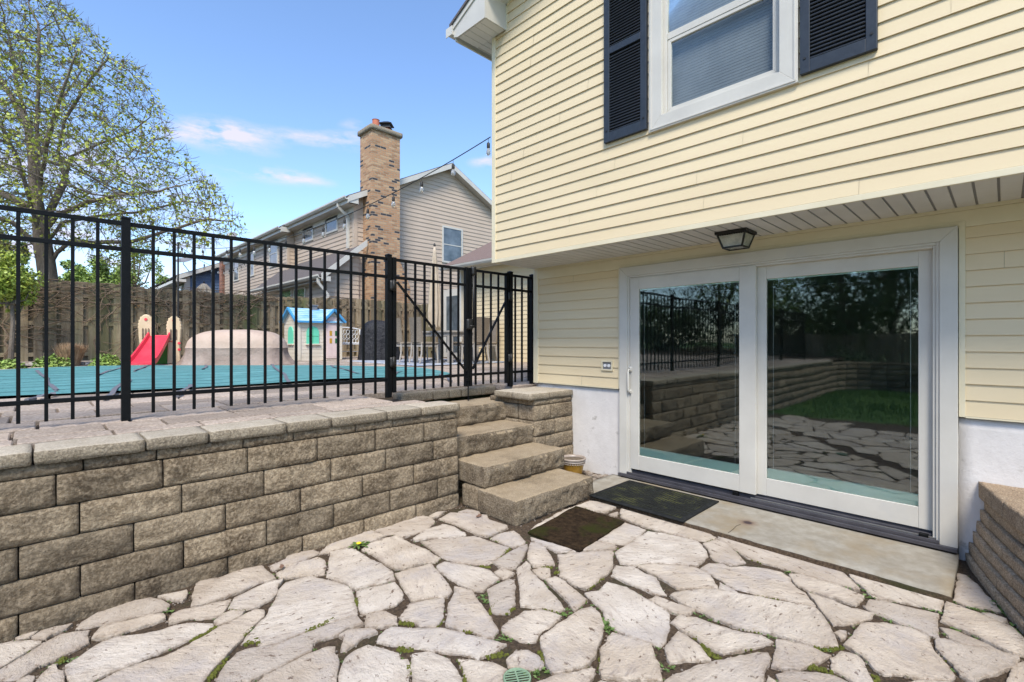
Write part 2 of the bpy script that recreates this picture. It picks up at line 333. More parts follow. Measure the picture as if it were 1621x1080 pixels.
# flagstone: pale, pitted, tint per stone
def stone_mat():
    m = mat('flagstone', (.455,.39,.315), (.605,.545,.465), 4, .9, 0); n, b = nodes(m); L = n.links.new
    col = b.inputs['Base Color'].links[0].from_socket
    tc = n.nodes.new('ShaderNodeTexCoord'); g = n.nodes.new('ShaderNodeNewGeometry')
    cr = n.nodes.new('ShaderNodeValToRGB'); e = cr.color_ramp.elements
    e[0].position = 0; e[0].color = (.80,.77,.76,1); e[1].position = 1; e[1].color = (1.08,1.08,1.10,1)
    x = e.new(.35); x.color = (1,.95,.90,1); x = e.new(.7); x.color = (1.02,.99,.96,1)
    L(g.outputs['Random Per Island'], cr.inputs[0])
    mx = n.nodes.new('ShaderNodeMix'); mx.data_type = 'RGBA'; mx.blend_type = 'MULTIPLY'; mx.inputs[0].default_value = 1; L(col, mx.inputs[6]); L(cr.outputs[0], mx.inputs[7])
    # per-stone rotated streaks
    vr = n.nodes.new('ShaderNodeVectorRotate'); vr.rotation_type = 'Z_AXIS'; L(tc.outputs['Object'], vr.inputs['Vector'])
    an = n.nodes.new('ShaderNodeMath'); an.operation = 'MULTIPLY'; an.inputs[1].default_value = 25; L(g.outputs['Random Per Island'], an.inputs[0]); L(an.outputs[0], vr.inputs['Angle'])
    def nzz(sc, st, lo, hi, det=6, src=None):
        mp = n.nodes.new('ShaderNodeMapping'); mp.inputs['Scale'].default_value = st; L(src or vr.outputs[0], mp.inputs[0])
        t = n.nodes.new('ShaderNodeTexNoise'); t.inputs['Scale'].default_value = sc; t.inputs['Detail'].default_value = det; t.inputs['Roughness'].default_value = .7; L(mp.outputs[0], t.inputs[0])
        r = n.nodes.new('ShaderNodeMapRange'); r.inputs[1].default_value = lo; r.inputs[2].default_value = hi; L(t.outputs[0], r.inputs[0]); return r.outputs[0], t.outputs[0]
    f1, h1 = nzz(15, (.35,1,1), .53, .68)
    x1 = n.nodes.new('ShaderNodeMix'); x1.data_type = 'RGBA'; L(f1, x1.inputs[0]); L(mx.outputs[2], x1.inputs[6]); x1.inputs[7].default_value = (.40,.33,.27,1)
    f2, h2 = nzz(30, (.55,1,1), .60, .645)
    x2 = n.nodes.new('ShaderNodeMix'); x2.data_type = 'RGBA'; L(f2, x2.inputs[0]); L(x1.outputs[2], x2.inputs[6]); x2.inputs[7].default_value = (.17,.12,.085,1)
    f3, h3 = nzz(2.2, (1,1,1), .50, .72, src=tc.outputs['Object'])
    x3 = n.nodes.new('ShaderNodeMix'); x3.data_type = 'RGBA'; L(f3, x3.inputs[0]); L(x2.outputs[2], x3.inputs[6]); x3.inputs[7].default_value = (.43,.385,.36,1)
    at = n.nodes.new('ShaderNodeAttribute'); at.attribute_name = 'rim'; f4, _ = nzz(28, (1,1,1), .38, .66, src=tc.outputs['Object']); f5, _ = nzz(3.0, (1,1,1), .40, .62, src=tc.outputs['Object'])
    mm_ = n.nodes.new('ShaderNodeMath'); mm_.operation = 'MULTIPLY'; L(at.outputs['Fac'], mm_.inputs[0]); L(f4, mm_.inputs[1]); m3_ = n.nodes.new('ShaderNodeMath'); m3_.operation = 'MULTIPLY'; L(mm_.outputs[0], m3_.inputs[0]); m3_.inputs[1].default_value = .85
    x4 = n.nodes.new('ShaderNodeMix'); x4.data_type = 'RGBA'; L(m3_.outputs[0], x4.inputs[0]); L(x3.outputs[2], x4.inputs[6]); x4.inputs[7].default_value = (.20,.145,.095,1)
    L(x4.outputs[2], b.inputs['Base Color'])
    def nb(sc, st):
        return nzz(sc, st, 0, 1)[1]
    ad = n.nodes.new('ShaderNodeMath'); ad.operation = 'MULTIPLY_ADD'; L(nb(13, (.5,1,1)), ad.inputs[0]); ad.inputs[1].default_value = 2.2; L(nb(70, (1,1,1)), ad.inputs[2])
    bu = n.nodes.new('ShaderNodeBump'); bu.inputs['Strength'].default_value = 1; bu.inputs['Distance'].default_value = .010; L(ad.outputs[0], bu.inputs['Height']); L(bu.outputs[0], b.inputs['Normal'])
    return m
M['stone'] = stone_mat()

def glass_mat(name, tint_, base=.09, wav=.02, wsc=3, rough=.0, stretch=(1,1,1), fm=1.5):
    m = bpy.data.materials.new(name); m.use_nodes = True; n = m.node_tree; n.nodes.clear(); L = n.links.new
    o = n.nodes.new('ShaderNodeOutputMaterial'); mx = n.nodes.new('ShaderNodeMixShader'); tr = n.nodes.new('ShaderNodeBsdfTransparent'); gl = n.nodes.new('ShaderNodeBsdfGlossy')
    tr.inputs[0].default_value = (*tint_, 1); gl.inputs['Roughness'].default_value = rough; gl.inputs[0].default_value = (.93,1,.96,1)
    fr = n.nodes.new('ShaderNodeFresnel'); fr.inputs[0].default_value = 1.5
    a = n.nodes.new('ShaderNodeMath'); a.operation = 'MULTIPLY_ADD'; L(fr.outputs[0], a.inputs[0]); a.inputs[1].default_value = fm; a.inputs[2].default_value = base; a.use_clamp = True
    tc = n.nodes.new('ShaderNodeTexCoord'); mp = n.nodes.new('ShaderNodeMapping'); mp.inputs['Scale'].default_value = stretch; t = n.nodes.new('ShaderNodeTexNoise'); t.inputs['Scale'].default_value = wsc; t.inputs['Detail'].default_value = 1
    L(tc.outputs['Object'], mp.inputs[0]); L(mp.outputs[0], t.inputs[0])
    bu = n.nodes.new('ShaderNodeBump'); bu.inputs['Strength'].default_value = 1; bu.inputs['Distance'].default_value = wav; L(t.outputs[0], bu.inputs['Height']); L(bu.outputs[0], gl.inputs['Normal'])
    L(a.outputs[0], mx.inputs[0]); L(tr.outputs[0], mx.inputs[1]); L(gl.outputs[0], mx.inputs[2]); L(mx.outputs[0], o.inputs[0]); return m
M['glass'] = glass_mat('door_glass', (.86,.95,.91), .105, .0007, 2.2, stretch=(1,1,1.8), rough=.025)
M['glass2'] = glass_mat('window_glass', (.62,.66,.68), .0, .006, 13, rough=.16, fm=.6)
M['bulbglass'] = glass_mat('bulb_glass', (.9,.9,.9), .12, 0, 3)
M['lampglass'] = mat('seeded_lamp_glass', (.28,.29,.25), (.42,.42,.37), 20, .2, .6, 60, coat=.5)
M['farglass'] = mat('far_window', (.035,.045,.05), (.16,.19,.21), 2.0, .12, coat=.6, mix=(.3,.7))
M['fargreen'] = mat('patio_door_reflection', (.04,.12,.06), (.14,.26,.12), 9, .15, coat=.5)  # green reflections are painted into the pane colour

# ------------------------------------------------------------------ building blocks
def siding(mb, ax, fix, sg, a0, a1, z0, z1, e, d=.014, holes=(), top=None, seam=0):
    """lap siding on plane ax=fix facing sg*ax, running a0..a1 along the other axis; holes = (a0,a1,z0,z1); top(a)->z limit for gables"""
    def pt(off, a, z): return (fix+sg*off, a, z) if ax == 0 else (a, fix+sg*off, z)
    z = z0; rnd = random.Random(int(fix*100)+int(z0*10)+int(a0*7)); k = 0
    while z < z1 - 1e-4:
        zt = min(z+e, z1)
        cuts = sorted({z, zt} | {h[i] for h in holes for i in (2, 3) if z < h[i] < zt})
        for c0, c1 in zip(cuts, cuts[1:]):
            segs = [(a0, a1)]
            for h in holes:
                if h[2] < (c0+c1)/2 < h[3]:
                    n = []
                    for s in segs:
                        if h[1] <= s[0] or h[0] >= s[1]: n.append(s); continue
                        if h[0] > s[0]: n.append((s[0], h[0]))
                        if h[1] < s[1]: n.append((h[1], s[1]))
                    segs = n
            for s in segs:
                sp = [s]
                if seam:
                    j = s[0] + ((k*1.37 + rnd.random()*.5) % seam)
                    pcs = []; q = s[0]
                    while j < s[1]-.15:
                        if j > q+.15: pcs.append((q, j-.0014)); q = j
                        j += seam
                    pcs.append((q, s[1])); sp = pcs
                for pi, (p, q) in enumerate(sp):
                    ex = .0014*(pi % 2)
                    o0 = .002 + (d-.002)*(1-(c0-z)/e) + ex; o1 = .002 + (d-.002)*(1-(c1-z)/e) + ex
                    if top is None:
                        pa, qa, pb, qb = p, q, p, q
                    else:
                        lo = [t for t in np.linspace(p, q, 240) if top(t) > c1]
                        l0 = [t for t in np.linspace(p, q, 240) if top(t) > c0]
                        if not l0: continue
                        pa, qa = l0[0], l0[-1]
                        pb, qb = (lo[0], lo[-1]) if lo else ((pa+qa)/2, (pa+qa)/2)
                    f = [(0,1,2,3)] if True else []
                    vs = [pt(o0, pa, c0), pt(o0, qa, c0), pt(o1, qb, c1), pt(o1, pb, c1)]
                    mb.add(vs, [(0,1,2,3)])
                    if c0 == z:
                        mb.add([pt(.0, pa, z+.001), pt(.0, qa, z+.001), pt(o0, qa, z), pt(o0, pa, z)], [(0,1,2,3)])
        z += e; k += 1
    return mb

# ------------------------------------------------------------------ the cream house
XL, XU = 4.40, 3.71                        # lower wall plane, overhanging upper wall plane
YC = 4.085                                 # far corner
YN = -7.0                                  # near end, outside the frame
ZF, ZS = .945, 2.345                       # top of foundation, soffit
house = thing('house', 'cream vinyl sided house with overhanging upper storey above the sliding glass door', 'house', (4.4, 0, 0))
# door measures
dY = lambda px: YX(px, XL)
DL, DR = dY(984), dY(1517)                 # outer edges of the casing (DL is the far one)
DT = 2.215; DB = .045
# lower wall
for (ya_, yb_) in ((YN, DR-.02), (DL+.02, YC-.03)):
    mb = MB(); siding(mb, 0, XL, -1, ya_, yb_, ZF+.008, ZS-.14, .107, seam=2.9); mb.build('lower_siding', M['cream'], house)
mb = MB(); mb.box((XL-.016, YN, ZS-.139), (XL+.01, YC-.03, ZS-.03)); mb.box((XL-.024, YN, ZS-.029), (XL+.01, YC-.03, ZS-.004))
mb.box((XL-.02, DR-.035, ZF+.0), (XL-.001, DR-.003, DT+.03)); mb.box((XL-.02, DL+.003, ZF), (XL-.001, DL+.03, DT+.03)); mb.box((XL-.021, DR-.035, DT+.003), (XL-.001, DL+.03, DT+.032))
mb.build('frieze_board', M['cream_trim'], house, bevel=.002)
mb = MB(); mb.box((XL-.019, YN, ZF-.004), (XL-.002, DR-.036, ZF+.007)); mb.box((XL-.019, DL+.031, ZF-.004), (XL-.002, YC-.03, ZF+.007)); mb.build('starter_strip', M['cream_trim'], house)
# foundation (with hole for the door)
mb = MB(); mb.rock((XL+.012, YN, -.3), (XL+.2, DR-.0, ZF-.005), .08, .004, .003, 5); mb.rock((XL+.012, DL, -.3), (XL+.2, YC-.02, ZF-.005), .06, .004, .003, 5)
mb.build('foundation', M['paintwall'], house, smooth=True)
mb = MB(); mb.box((XL+.02, DR-.2, DT-.02), (XL+.2, DL+.2, ZS)); mb.box((XL+.02, YN, ZF), (XL+.2, DR, ZS)); mb.box((XL+.02, DL, ZF), (XL+.2, YC-.03, ZS)); mb.build('lower_wall_core', M['room'], house)
# corner boards
mb = MB(); mb.box((XL-.022, YC-.075, ZF-.01), (XL+.06, YC, ZS-.005)); mb.box((XU-.022, YC-.055, ZS-.01), (XU+.08, YC+.004, 4.93)); mb.build('corner_board', M['cream_trim'], house, bevel=.003)
# upper wall
WY0, WY1, WZ0, WZ1 = .981, 2.10, 3.205, 4.75
mb = MB()
ridgeY = -1.2
rake = lambda y: 4.96 + .427*(4.36-y) if y > ridgeY else 4.96+.427*(4.36-ridgeY) - .427*(ridgeY-y)
siding(mb, 0, XU, -1, YN+1, YC-.05, ZS+.03, 7.6, .1035, holes=[(WY0+.012, WY1-.012, WZ0, WZ1)], top=lambda y: rake(y)-.02, seam=3.1)
mb.build('upper_siding', M['cream'], house)
mb = MB(); mb.box((XU-.020, YN+1, ZS-.012), (XU+.0, YC-.056, ZS+.028)); mb.build('bottom_trim', M['cream_trim'], house, bevel=.003)
mb = MB(); mb.box((XU+.01, YN+1, ZS+.01), (XU+.1, WY0, 4.9)); mb.box((XU+.01, WY1, ZS+.01), (XU+.1, YC-.01, 4.9)); mb.box((XU+.01, WY0, ZS+.01), (XU+.1, WY1, WZ0)); mb.box((XU+.1, YC-.1, 2.36), (8.6, YC-.012, 4.9)); mb.build('upper_wall_core', M['cream_trim'], house)
mb = MB(); siding(mb, 1, YC-.012, 1, XU+.08, 8.6, ZS+.03, 4.9, .1035); siding(mb, 1, YC-.012, 1, XL+.06, 8.6, ZF, ZS, .107); mb.build('side_siding', M['cream'], house)
mb = MB(); mb.box((XL+.2, YC-.1, -.2), (8.6, YC-.03, ZF)); mb.build('side_foundation', M['paintwall'], house)
# soffit: ribbed panels across the overhang
mb = MB(); y = YC-.002; p = .1015
y0 = YN+1
while y > y0:
    mb.box((XU-.001, y-p+.0065, ZS-.006), (XL-.0, y-.0065, ZS)); y -= p
mb.box((XU+.0, y0, ZS+.001), (XL+.0, YC-.004, ZS+.012))
mb.build('soffit', M['soffit'], house)
mb = MB(); yy = YC-.002
while yy > y0: mb.box((XU+.02, yy-.0055, ZS-.0025), (XL-.001, yy+.0055, ZS+.0005)); yy -= p
mb.build('soffit_groove', M['grey'], house)

# roof, rake and the boxed eave return
mb = MB()
def rk(y, dz=0): return rake(y)+dz
pitch = .427
def slab(mb, ya, yb, x0, x1, za, zb, th):   # sloping slab between ya (height za) and yb (height zb)
    mb.add([(x0,ya,za),(x1,ya,za),(x1,yb,zb),(x0,yb,zb),(x0,ya,za+th),(x1,ya,za+th),(x1,yb,zb+th),(x0,yb,zb+th)],
           [(0,3,2,1),(4,5,6,7),(0,1,5,4),(1,2,6,5),(2,3,7,6),(3,0,4,7)])
EY = 4.40
slab(mb, EY+.05, ridgeY, 3.36, 8.8, rk(EY+.05)+.12, rk(ridgeY)+.12, .03); slab(mb, ridgeY, YN, 3.36, 8.8, rk(ridgeY)+.12, rk(YN)+.12, .03)
mb.build('roof', M['shingle'], house)
mb = MB()
slab(mb, EY, ridgeY, 3.39, 3.41, rk(EY)-.03, rk(ridgeY)-.03, .148); slab(mb, ridgeY, YN, 3.39, 3.41, rk(ridgeY)-.03, rk(YN)-.03, .148)
slab(mb, EY, ridgeY, 3.376, 3.389, rk(EY)+.06, rk(ridgeY)+.06, .058)
mb.box((3.41, EY-.02, rk(EY)-.07), (8.7, EY, rk(EY)+.115))
mb.build('rake_board', M['white'], house)
mb = MB()
slab(mb, EY-.03, ridgeY, 3.411, XU-.003, rk(EY-.03)+.0, rk(ridgeY)+.0, .012); mb.build('rake_soffit', M['soffit'], house)
mb = MB(); slab(mb, 3.86, ridgeY, XU-.018, XU-.002, rk(3.86)-.026, rk(ridgeY)-.026, .026); mb.box((XU-.018, 3.845, 4.885), (XU-.002, 3.862, rk(3.86))); mb.build('rake_trim', M['cream_trim'], house)
# box return
mb = MB(); bz = 4.89
prof = [(3.868, bz), (4.335, bz), (4.395, rk(4.395)-.032), (3.868, rk(3.868)-.028)]
mb.prism(prof, 3.392, 3.404, lambda u, v, w_: (w_-.003, u, v))
mb.add([(3.404,3.862,bz),(XU-.003,3.862,bz),(XU-.003,3.862,rk(3.862)),(3.404,3.862,rk(3.862)),(3.404,3.872,bz),(XU-.003,3.872,bz),(XU-.003,3.872,rk(3.862)),(3.404,3.872,rk(3.862))],
       [(0,1,2,3),(7,6,5,4),(0,4,5,1),(1,5,6,2),(2,6,7,3),(3,7,4,0)])
mb.box((3.404, 4.325, bz), (8.7, 4.337, rk(EY)-.04))
mb.build('eave_return', M['white'], house)
mb = MB(); yy = 3.874
while yy < 4.32:
    mb.box((3.405, yy, bz-.002), (XU-.024, yy+.088, bz+.006)); yy += .0925
yy = YC+.006
while yy < 4.32: mb.box((XU-.02, yy, bz-.001), (8.6, min(yy+.07, 4.324), bz+.006)); yy += .0765
mb.build('eave_soffit', M['soffit'], house)
mb = MB()
g = [(0,0),(.07,0),(.105,.05),(.115,.10),(.10,.10),(.09,.055),(.063,.014),(.012,.014),(.012,.1),(0,.1)]
mb.prism(g, 3.37, 8.7, lambda u, v, w_: (w_, EY+.002+u, rk(EY)+.0+v)); mb.box((3.362, EY+.002, rk(EY)), (3.369, EY+.115, rk(EY)+.1))
mb.build('gutter', M['white'], house)
# right-hand closure of the box so nothing is open from the side
mb = MB(); mb.box((8.6, YN+1, ZS), (8.7, YC, 4.9)); mb.box((XL+.2, YN+.9, -.2), (8.6, YN+1, 4.9)); mb.build('rear_wall', M['cream_trim'], house)

# ---- upper window
win = MB()
zt, zb, yl, yr = WZ1, WZ0, WY1, WY0; cw = .115
X0 = XU-.035
def mitre(mb, x0, x1, yl, yr, zb, zt, wd, bottom=True):
    a = [(yr,zb),(yl,zb),(yl,zt),(yr,zt)]; b = [(yr+wd,zb+wd),(yl-wd,zb+wd),(yl-wd,zt-wd),(yr+wd,zt-wd)]
    for i in range(4):
        if i == 0 and not bottom: continue
        j = (i+1) % 4; q = [a[i], a[j], b[j], b[i]]
        mb.prism(q, x0, x1, lambda u, v, w_: (w_, u, v))
    return mb
mitre(win, X0, XU+.03, yl, yr, zb, zt, cw)
mitre(win, X0-.006, X0+.004, yl-.012, yr+.012, zb+.012, zt-.012, .014)
window = win.build('window', M['white'], house, bevel=.002)
i0, i1, j0, j1 = yr+cw, yl-cw, zb+cw, zt-cw
mb = MB(); mitre(mb, XU+.008, XU+.05, i1, i0, j0, j1, .028)
ms = 3.965
mb.box((XU+.014, i0+.029, ms-.02), (XU+.05, i1-.029, ms+.035)); mitre(mb, XU+.018, XU+.05, i1-.03, i0+.03, j0+.03, ms-.021, .028)
mb.build('sash', M['white'], window, bevel=.002)
mb = MB(); mb.quad((XU+.03, i0+.05, j0+.05), (XU+.03, i1-.05, j0+.05), (XU+.03, i1-.05, ms-.04), (XU+.03, i0+.05, ms-.04)); mb.quad((XU+.026, i0+.02, ms+.03), (XU+.026, i1-.02, ms+.03), (XU+.026, i1-.02, j1-.01), (XU+.026, i0+.02, j1-.01))
mb.build('pane', M['glass2'], window)
mb = MB()
z = j0+.02
while z < j1: mb.box((XU+.085, i0, z), (XU+.088, i1, z+.021)); z += .0235
mb.build('blind', M['blind'], window)
mb = MB(); mb.box((XU+.13, yr, zb), (XU+.14, yl, zt)); mb.box((XU+.04, yr, zb), (XU+.13, i0, zt)); mb.box((XU+.04, i1, zb), (XU+.13, yl, zt)); mb.build('window_recess', M['dark'], window)

# ---- shutters
def shutter(yl, yr, zb, zt, label, mids):
    st = .058; x0 = XU-.045; x1 = XU-.012
    mb = MB(); mb.box((x0, yl-st, zb), (x1, yl, zt)); mb.box((x0, yr, zb), (x1, yr+st, zt)); mb.box((x0+.001, yr+st, zb), (x1, yl-st, zb+.085)); mb.box((x0+.001, yr+st, zt-.085), (x1, yl-st, zt))
    for m_ in mids: mb.box((x0+.001, yr+st, m_-.03), (x1, yl-st, m_+.03))
    sh = mb.build('shutter', M['shutter'], house, bevel=.003, label=label)
    mb = MB(); z = zb+.10
    while z < zt-.1:
        if not any(abs(z-m_) < .045 for m_ in mids):
            mb.cbox((x0+.017, (yl+yr)/2, z), (.015, (yl-yr)/2-st-.001, .0035), Matrix.Rotation(R(-50), 3, 'Y'))
        z += .0255
    mb.build('louvre', M['shutter'], sh)
    mb = MB(); mb.box((x1-.004, yr+.02, zb+.02), (x1+.002, yl-.02, zt-.02)); mb.build('shutter_back', M['dark'], sh)
    for yy in (yl-.028, yr+.028):
        mb = MB(); mb.tube([(x0+.002, yy, zb+.1), (x0-.005, yy, zb+.1)], .008, 8); mb.build('screw', M['iron'], sh)
shutter(2.547, 2.118, 3.243, 4.75, 'dark navy louvred shutter left of the window', [4.06])
shutter(.966, .545, 3.243, 4.75, 'dark navy louvred shutter right of the window', [4.06])

# ---- sliding glass door
door = thing('sliding_door', None, None, (0, 0, 0)); door.parent = house; door.location = (XL-4.4, DR, DB)
mb = MB(); x0 = XL-.045
a = [(DR,DB),(DL,DB),(DL,DT),(DR,DT)]; wd = .092
for q in ([(DR,DB),(DR+wd,DB),(DR+wd,DT-wd),(DR,DT)], [(DR,DT),(DR+wd,DT-wd),(DL-wd,DT-wd),(DL,DT)], [(DL-wd,DB),(DL,DB),(DL,DT),(DL-wd,DT-wd)]):
    mb.prism(q, x0, XL+.05, lambda u, v, w_: (w_, u, v))
mb.build('casing', M['white'], door, bevel=.003)
mb = MB()
for k, (o, xx) in enumerate(((.0, XL-.034), (.018, XL-.022))):
    ww = .018
    mb.box((xx, DR+wd+o, DB), (XL+.1, DR+wd+o+ww, DT-wd-o)); mb.box((xx, DL-wd-o-ww, DB), (XL+.1, DL-wd-o, DT-wd-o)); mb.box((xx, DR+wd+o+.0185, DT-wd-o-ww), (XL+.1, DL-wd-o-.0185, DT-wd-o))
mb.build('jamb', M['white'], door, bevel=.002)
JL, JR, JT = DL-wd-.036, DR+wd+.036, DT-wd-.036
PB = .135
def leaf(y0, y1, xf, gl0, gl1, g0, g1, nm, label=None):     # y0 near, y1 far; glass gl0..gl1, g0..g1
    mb = MB(); x1 = xf+.04
    mb.box((xf, y0, PB), (x1, gl0, JT+.01)); mb.box((xf, gl1, PB), (x1, y1, JT+.01)); mb.box((xf+.001, gl0, PB+.001), (x1, gl1, g0)); mb.box((xf+.001, gl0, g1), (x1, gl1, JT+.009))
    lf = mb.build(nm, M['white'], door, bevel=.003, label=label)
    return lf
ML = .5*(dY(1171)+dY(1195))
gz0, gz1 = .283, 1.978
GL = (YX(1171, 4.385), YX(1012.5, 4.385)); GR = (YX(1454, 4.43), YX(1214, 4.43))
leafL = leaf(YX(1196, 4.37), JL-.002, 4.37, GL[0], GL[1], gz0, gz1, 'door_panel')
leafR = leaf(JR-.0, YX(1190, 4.43), 4.418, GR[0], GR[1], gz0, gz1, 'door_panel')
for (g_, xf) in ((GL, 4.385), (GR, 4.432)):
    mb = MB(); mb.quad((xf, g_[0]-.005, gz0-.005), (xf, g_[0]-.005, gz1+.005), (xf, g_[1]+.005, gz1+.005), (xf, g_[1]+.005, gz0-.005)); mb.build('pane', M['glass'], door)
    for (za_, zb_2) in ((gz0-.003, gz0+.085), (gz1-.012, gz1+.003)):
        mb = MB(); mb.box((xf+.006, g_[0]+.001, za_), (xf+.024, g_[1]-.001, zb_2)); mb.build('glazing_rail', M['greenrail'], door)
    for yy in (g_[0]+.045, g_[1]-.045): mb = MB(); mb.tube([(xf+.016, yy, gz0+.085), (xf+.016, yy, gz1-.04)], .0016, 5); mb.build('blind_cord', M['bwhite'], door)
mb = MB(); yst = YX(1214, 4.43)
mb.box((4.419, yst+.058, PB), (4.424, yst+.062, JT)); mb.build('weather_strip', M['track'], door)
# tracks and sill
mb = MB(); mb.box((XL-.07, DR+.0, .046), (XL+.1, DL, .075)); mb.box((XL-.052, DR+wd, .0755), (XL-.044, DL-wd, .1)); mb.box((XL-.005, DR+wd, .0755), (XL+.012, DL-wd, .12)); mb.box((XL+.03, DR+wd, .0755), (XL+.1, DL-wd, .133))
mb.build('sill_track', M['track'], door, bevel=.003)
mb = MB(); mb.box((XL-.028, DR+wd+.02, .0757), (XL-.022, YX(1190, 4.4), .108)); mb.build('track_rail', M['alu'], door)
mb = MB(); mb.box((XL-.05, YX(1168, 4.36), .09), (XL-.005, YX(1160, 4.36), .13)); mb.build('track_guide', M['black'], door, bevel=.003)
mb = MB(); mb.box((XL-.045, YX(1470, 4.38), .09), (XL, YX(1455, 4.38), .118)); mb.build('track_guide', M['black'], door, bevel=.003)
hy = YX(997, 4.36)
mb = MB(); hz0, hz1 = ZX(997, 621, 4.35), ZX(997, 583, 4.35)
mb.tube([(4.368, hy, hz1-.01), (4.335, hy, hz1-.012), (4.328, hy, hz1-.03), (4.326, hy, (hz0+hz1)/2), (4.328, hy, hz0+.03), (4.335, hy, hz0+.012), (4.368, hy, hz0+.01)], .0105, 8)
mb.rock((4.356, hy-.02, hz1-.035), (4.37, hy+.02, hz1+.018), .02, .004, 0); mb.rock((4.358, hy-.016, hz0-.012), (4.37, hy+.016, hz0+.03), .02, .004, 0)
hd = mb.build('handle', M['white'], door, smooth=True)
mb = MB(); mb.tube([(4.357, hy, hz1), (4.3535, hy, hz1)], .005, 8); mb.build('lock_cylinder', M['iron'], door)
# dim room behind the glass
mb = MB(); rx0, rx1 = XL+.2, 8.3
mb.box((XL+.1, DR-.6, -.02), (rx1, DL+.6, .03)); mb.box((rx1, DR-.6, 0), (rx1+.05, DL+.6, ZS)); mb.box((XL+.2, DR-.65, 0), (rx1, DR-.6, ZS)); mb.box((XL+.2, DL+.6, 0), (rx1, DL+.65, ZS)); mb.box((XL+.2, DR-.6, ZS-.05), (rx1, DL+.6, ZS))
mb.build('room', M['room'], house)

# ---- outlet box
yo0, yo1 = YX(969.5, XL-.02), YX(952, XL-.02); zo0, zo1 = ZX(961, 586.5, XL-.02), ZX(961, 570.5, XL-.02)
mb = MB(); mitre(mb, XL-.026, XL-.004, yo1, yo0, zo0, zo1, .016); ob = mb.build('outlet_box', M['cream_trim'], house, bevel=.002)
mb = MB(); mb.box((XL-.014, yo0+.016, zo0+.016), (XL-.008, yo1-.016, zo1-.016)); mb.build('cover_plate', M['grey'], ob)
for q in (.33, .67):
    yy = yo0+(yo1-yo0)*q; mb = MB(); mb.tube([(XL-.0135, yy, (zo0+zo1)/2), (XL-.024, yy, (zo0+zo1)/2)], .017, 14); mb.build('outlet_cover', M['bwhite'], ob)

# ---- ceiling lantern under the soffit
lx0, lx1, ly0, ly1 = 3.95, 4.175, 1.415, 1.655; zt_ = ZS-.008
lamp = thing('porch_light', None, None, (0, 0, 0)); lamp.parent = house; lamp.location = (4.06-4.4, 1.535, ZS)
mb = MB(); mb.box((lx0-.004, ly0-.004, zt_-.022), (lx1+.004, ly1+.004, zt_)); mb.box((lx0+.012, ly0+.012, zt_-.03), (lx1-.012, ly1-.012, zt_-.0225))
q0 = [(lx0+.012, ly0+.012), (lx1-.012, ly0+.012), (lx1-.012, ly1-.012), (lx0+.012, ly1-.012)]
q1 = [(lx0+.042, ly0+.045), (lx1-.042, ly0+.045), (lx1-.042, ly1-.045), (lx0+.042, ly1-.045)]; zb_ = zt_-.128
for a, b in zip(q0, q1): mb.bar((*a, zt_-.025), (*b, zb_), .012)
for i in range(4): mb.bar((*q1[i], zb_), (*q1[(i+1)%4], zb_), .012)
for i in range(12): mb.box((lx0+.006, ly0+.01+i*.0185, zt_-.034), (lx0+.012, ly0+.021+i*.0185, zt_-.0225))
mb.build('lamp_frame', M['iron'], lamp)
mb = MB(); f_ = lambda p, k: (p[0]+(4.0625-p[0])*k, p[1]+(1.535-p[1])*k)
for i in range(4):
    a, b, c, d = q0[i], q0[(i+1)%4], q1[(i+1)%4], q1[i]; k = .03
    mb.quad((*f_(a,k), zt_-.03), (*f_(b,k), zt_-.03), (*f_(c,k), zb_+.002), (*f_(d,k), zb_+.002))
mb.quad(*[(*f_(p,.03), zb_+.002) for p in q1]); mb.build('lamp_glass', M['lampglass'], lamp)

# ---- garden wing of the same house, beyond the corner
WX = 8.6
wing = house
mb = MB(); siding(mb, 0, WX, -1, YC+.02, 10.85, .93, 3.42, .107); mb.build('wing_siding', M['cream'], house)
mb = MB(); mb.box((WX+.01, YC, .5), (WX+.2, 10.84, 3.45)); mb.box((WX-.02, 10.78, .93), (WX+.05, 10.9, 3.42)); mb.build('wing_corner', M['cream_trim'], house)
mb = MB(); siding(mb, 1, 10.85, 1, WX+.06, 15, .93, 3.4, .107); mb.build('wing_end_siding', M['cream'], house)
mb = MB(); er = 8.2; ez = 3.50
mb.add([(er-.03,YC-.2,ez+.03),(er-.03,11.2,ez+.03),(12,11.2,ez+2.0),(12,YC-.2,ez+2.0),(er-.03,YC-.2,ez+.06),(er-.03,11.2,ez+.06),(12,11.2,ez+2.03),(12,YC-.2,ez+2.03)],
       [(0,1,2,3),(7,6,5,4),(0,4,5,1),(1,5,6,2),(2,6,7,3),(3,7,4,0)])
mb.add([(12,YC-.2,ez+2.0),(12,11.2,ez+2.0),(15.5,11.2,ez+.2),(15.5,YC-.2,ez+.2)], [(0,1,2,3)])
mb.build('wing_roof', M['shingle_brown'], house)
mb = MB(); mb.box((er, YC, ez-.06), (er+.02, 11.18, ez+.03)); mb.box((er+.02, YC, ez-.05), (WX-.013, 11.15, ez-.04)); mb.prism(g, YC, 11.19, lambda u, v, w_: (er-.002-u, w_, ez-.06+v*.9))
mb.add([(er,11.16,ez-.06),(12,11.16,ez+1.86),(12,11.16,ez+1.99),(er,11.16,ez+.04),(er,11.19,ez-.06),(12,11.19,ez+1.86),(12,11.19,ez+1.99),(er,11.19,ez+.04)], [(0,1,2,3),(7,6,5,4),(0,4,5,1),(1,5,6,2),(2,6,7,3),(3,7,4,0)])
mb.bar((WX-.07, 10.72, ez-.05), (WX-.07, 10.72, .95), .07, .09)
mb.build('wing_gutter', M['white'], house)
mb = MB(); mb.box((9.4, 11.55, .93), (9.5, 12.75, 3.1)); mb.build('porch_wall', M['white'], house)
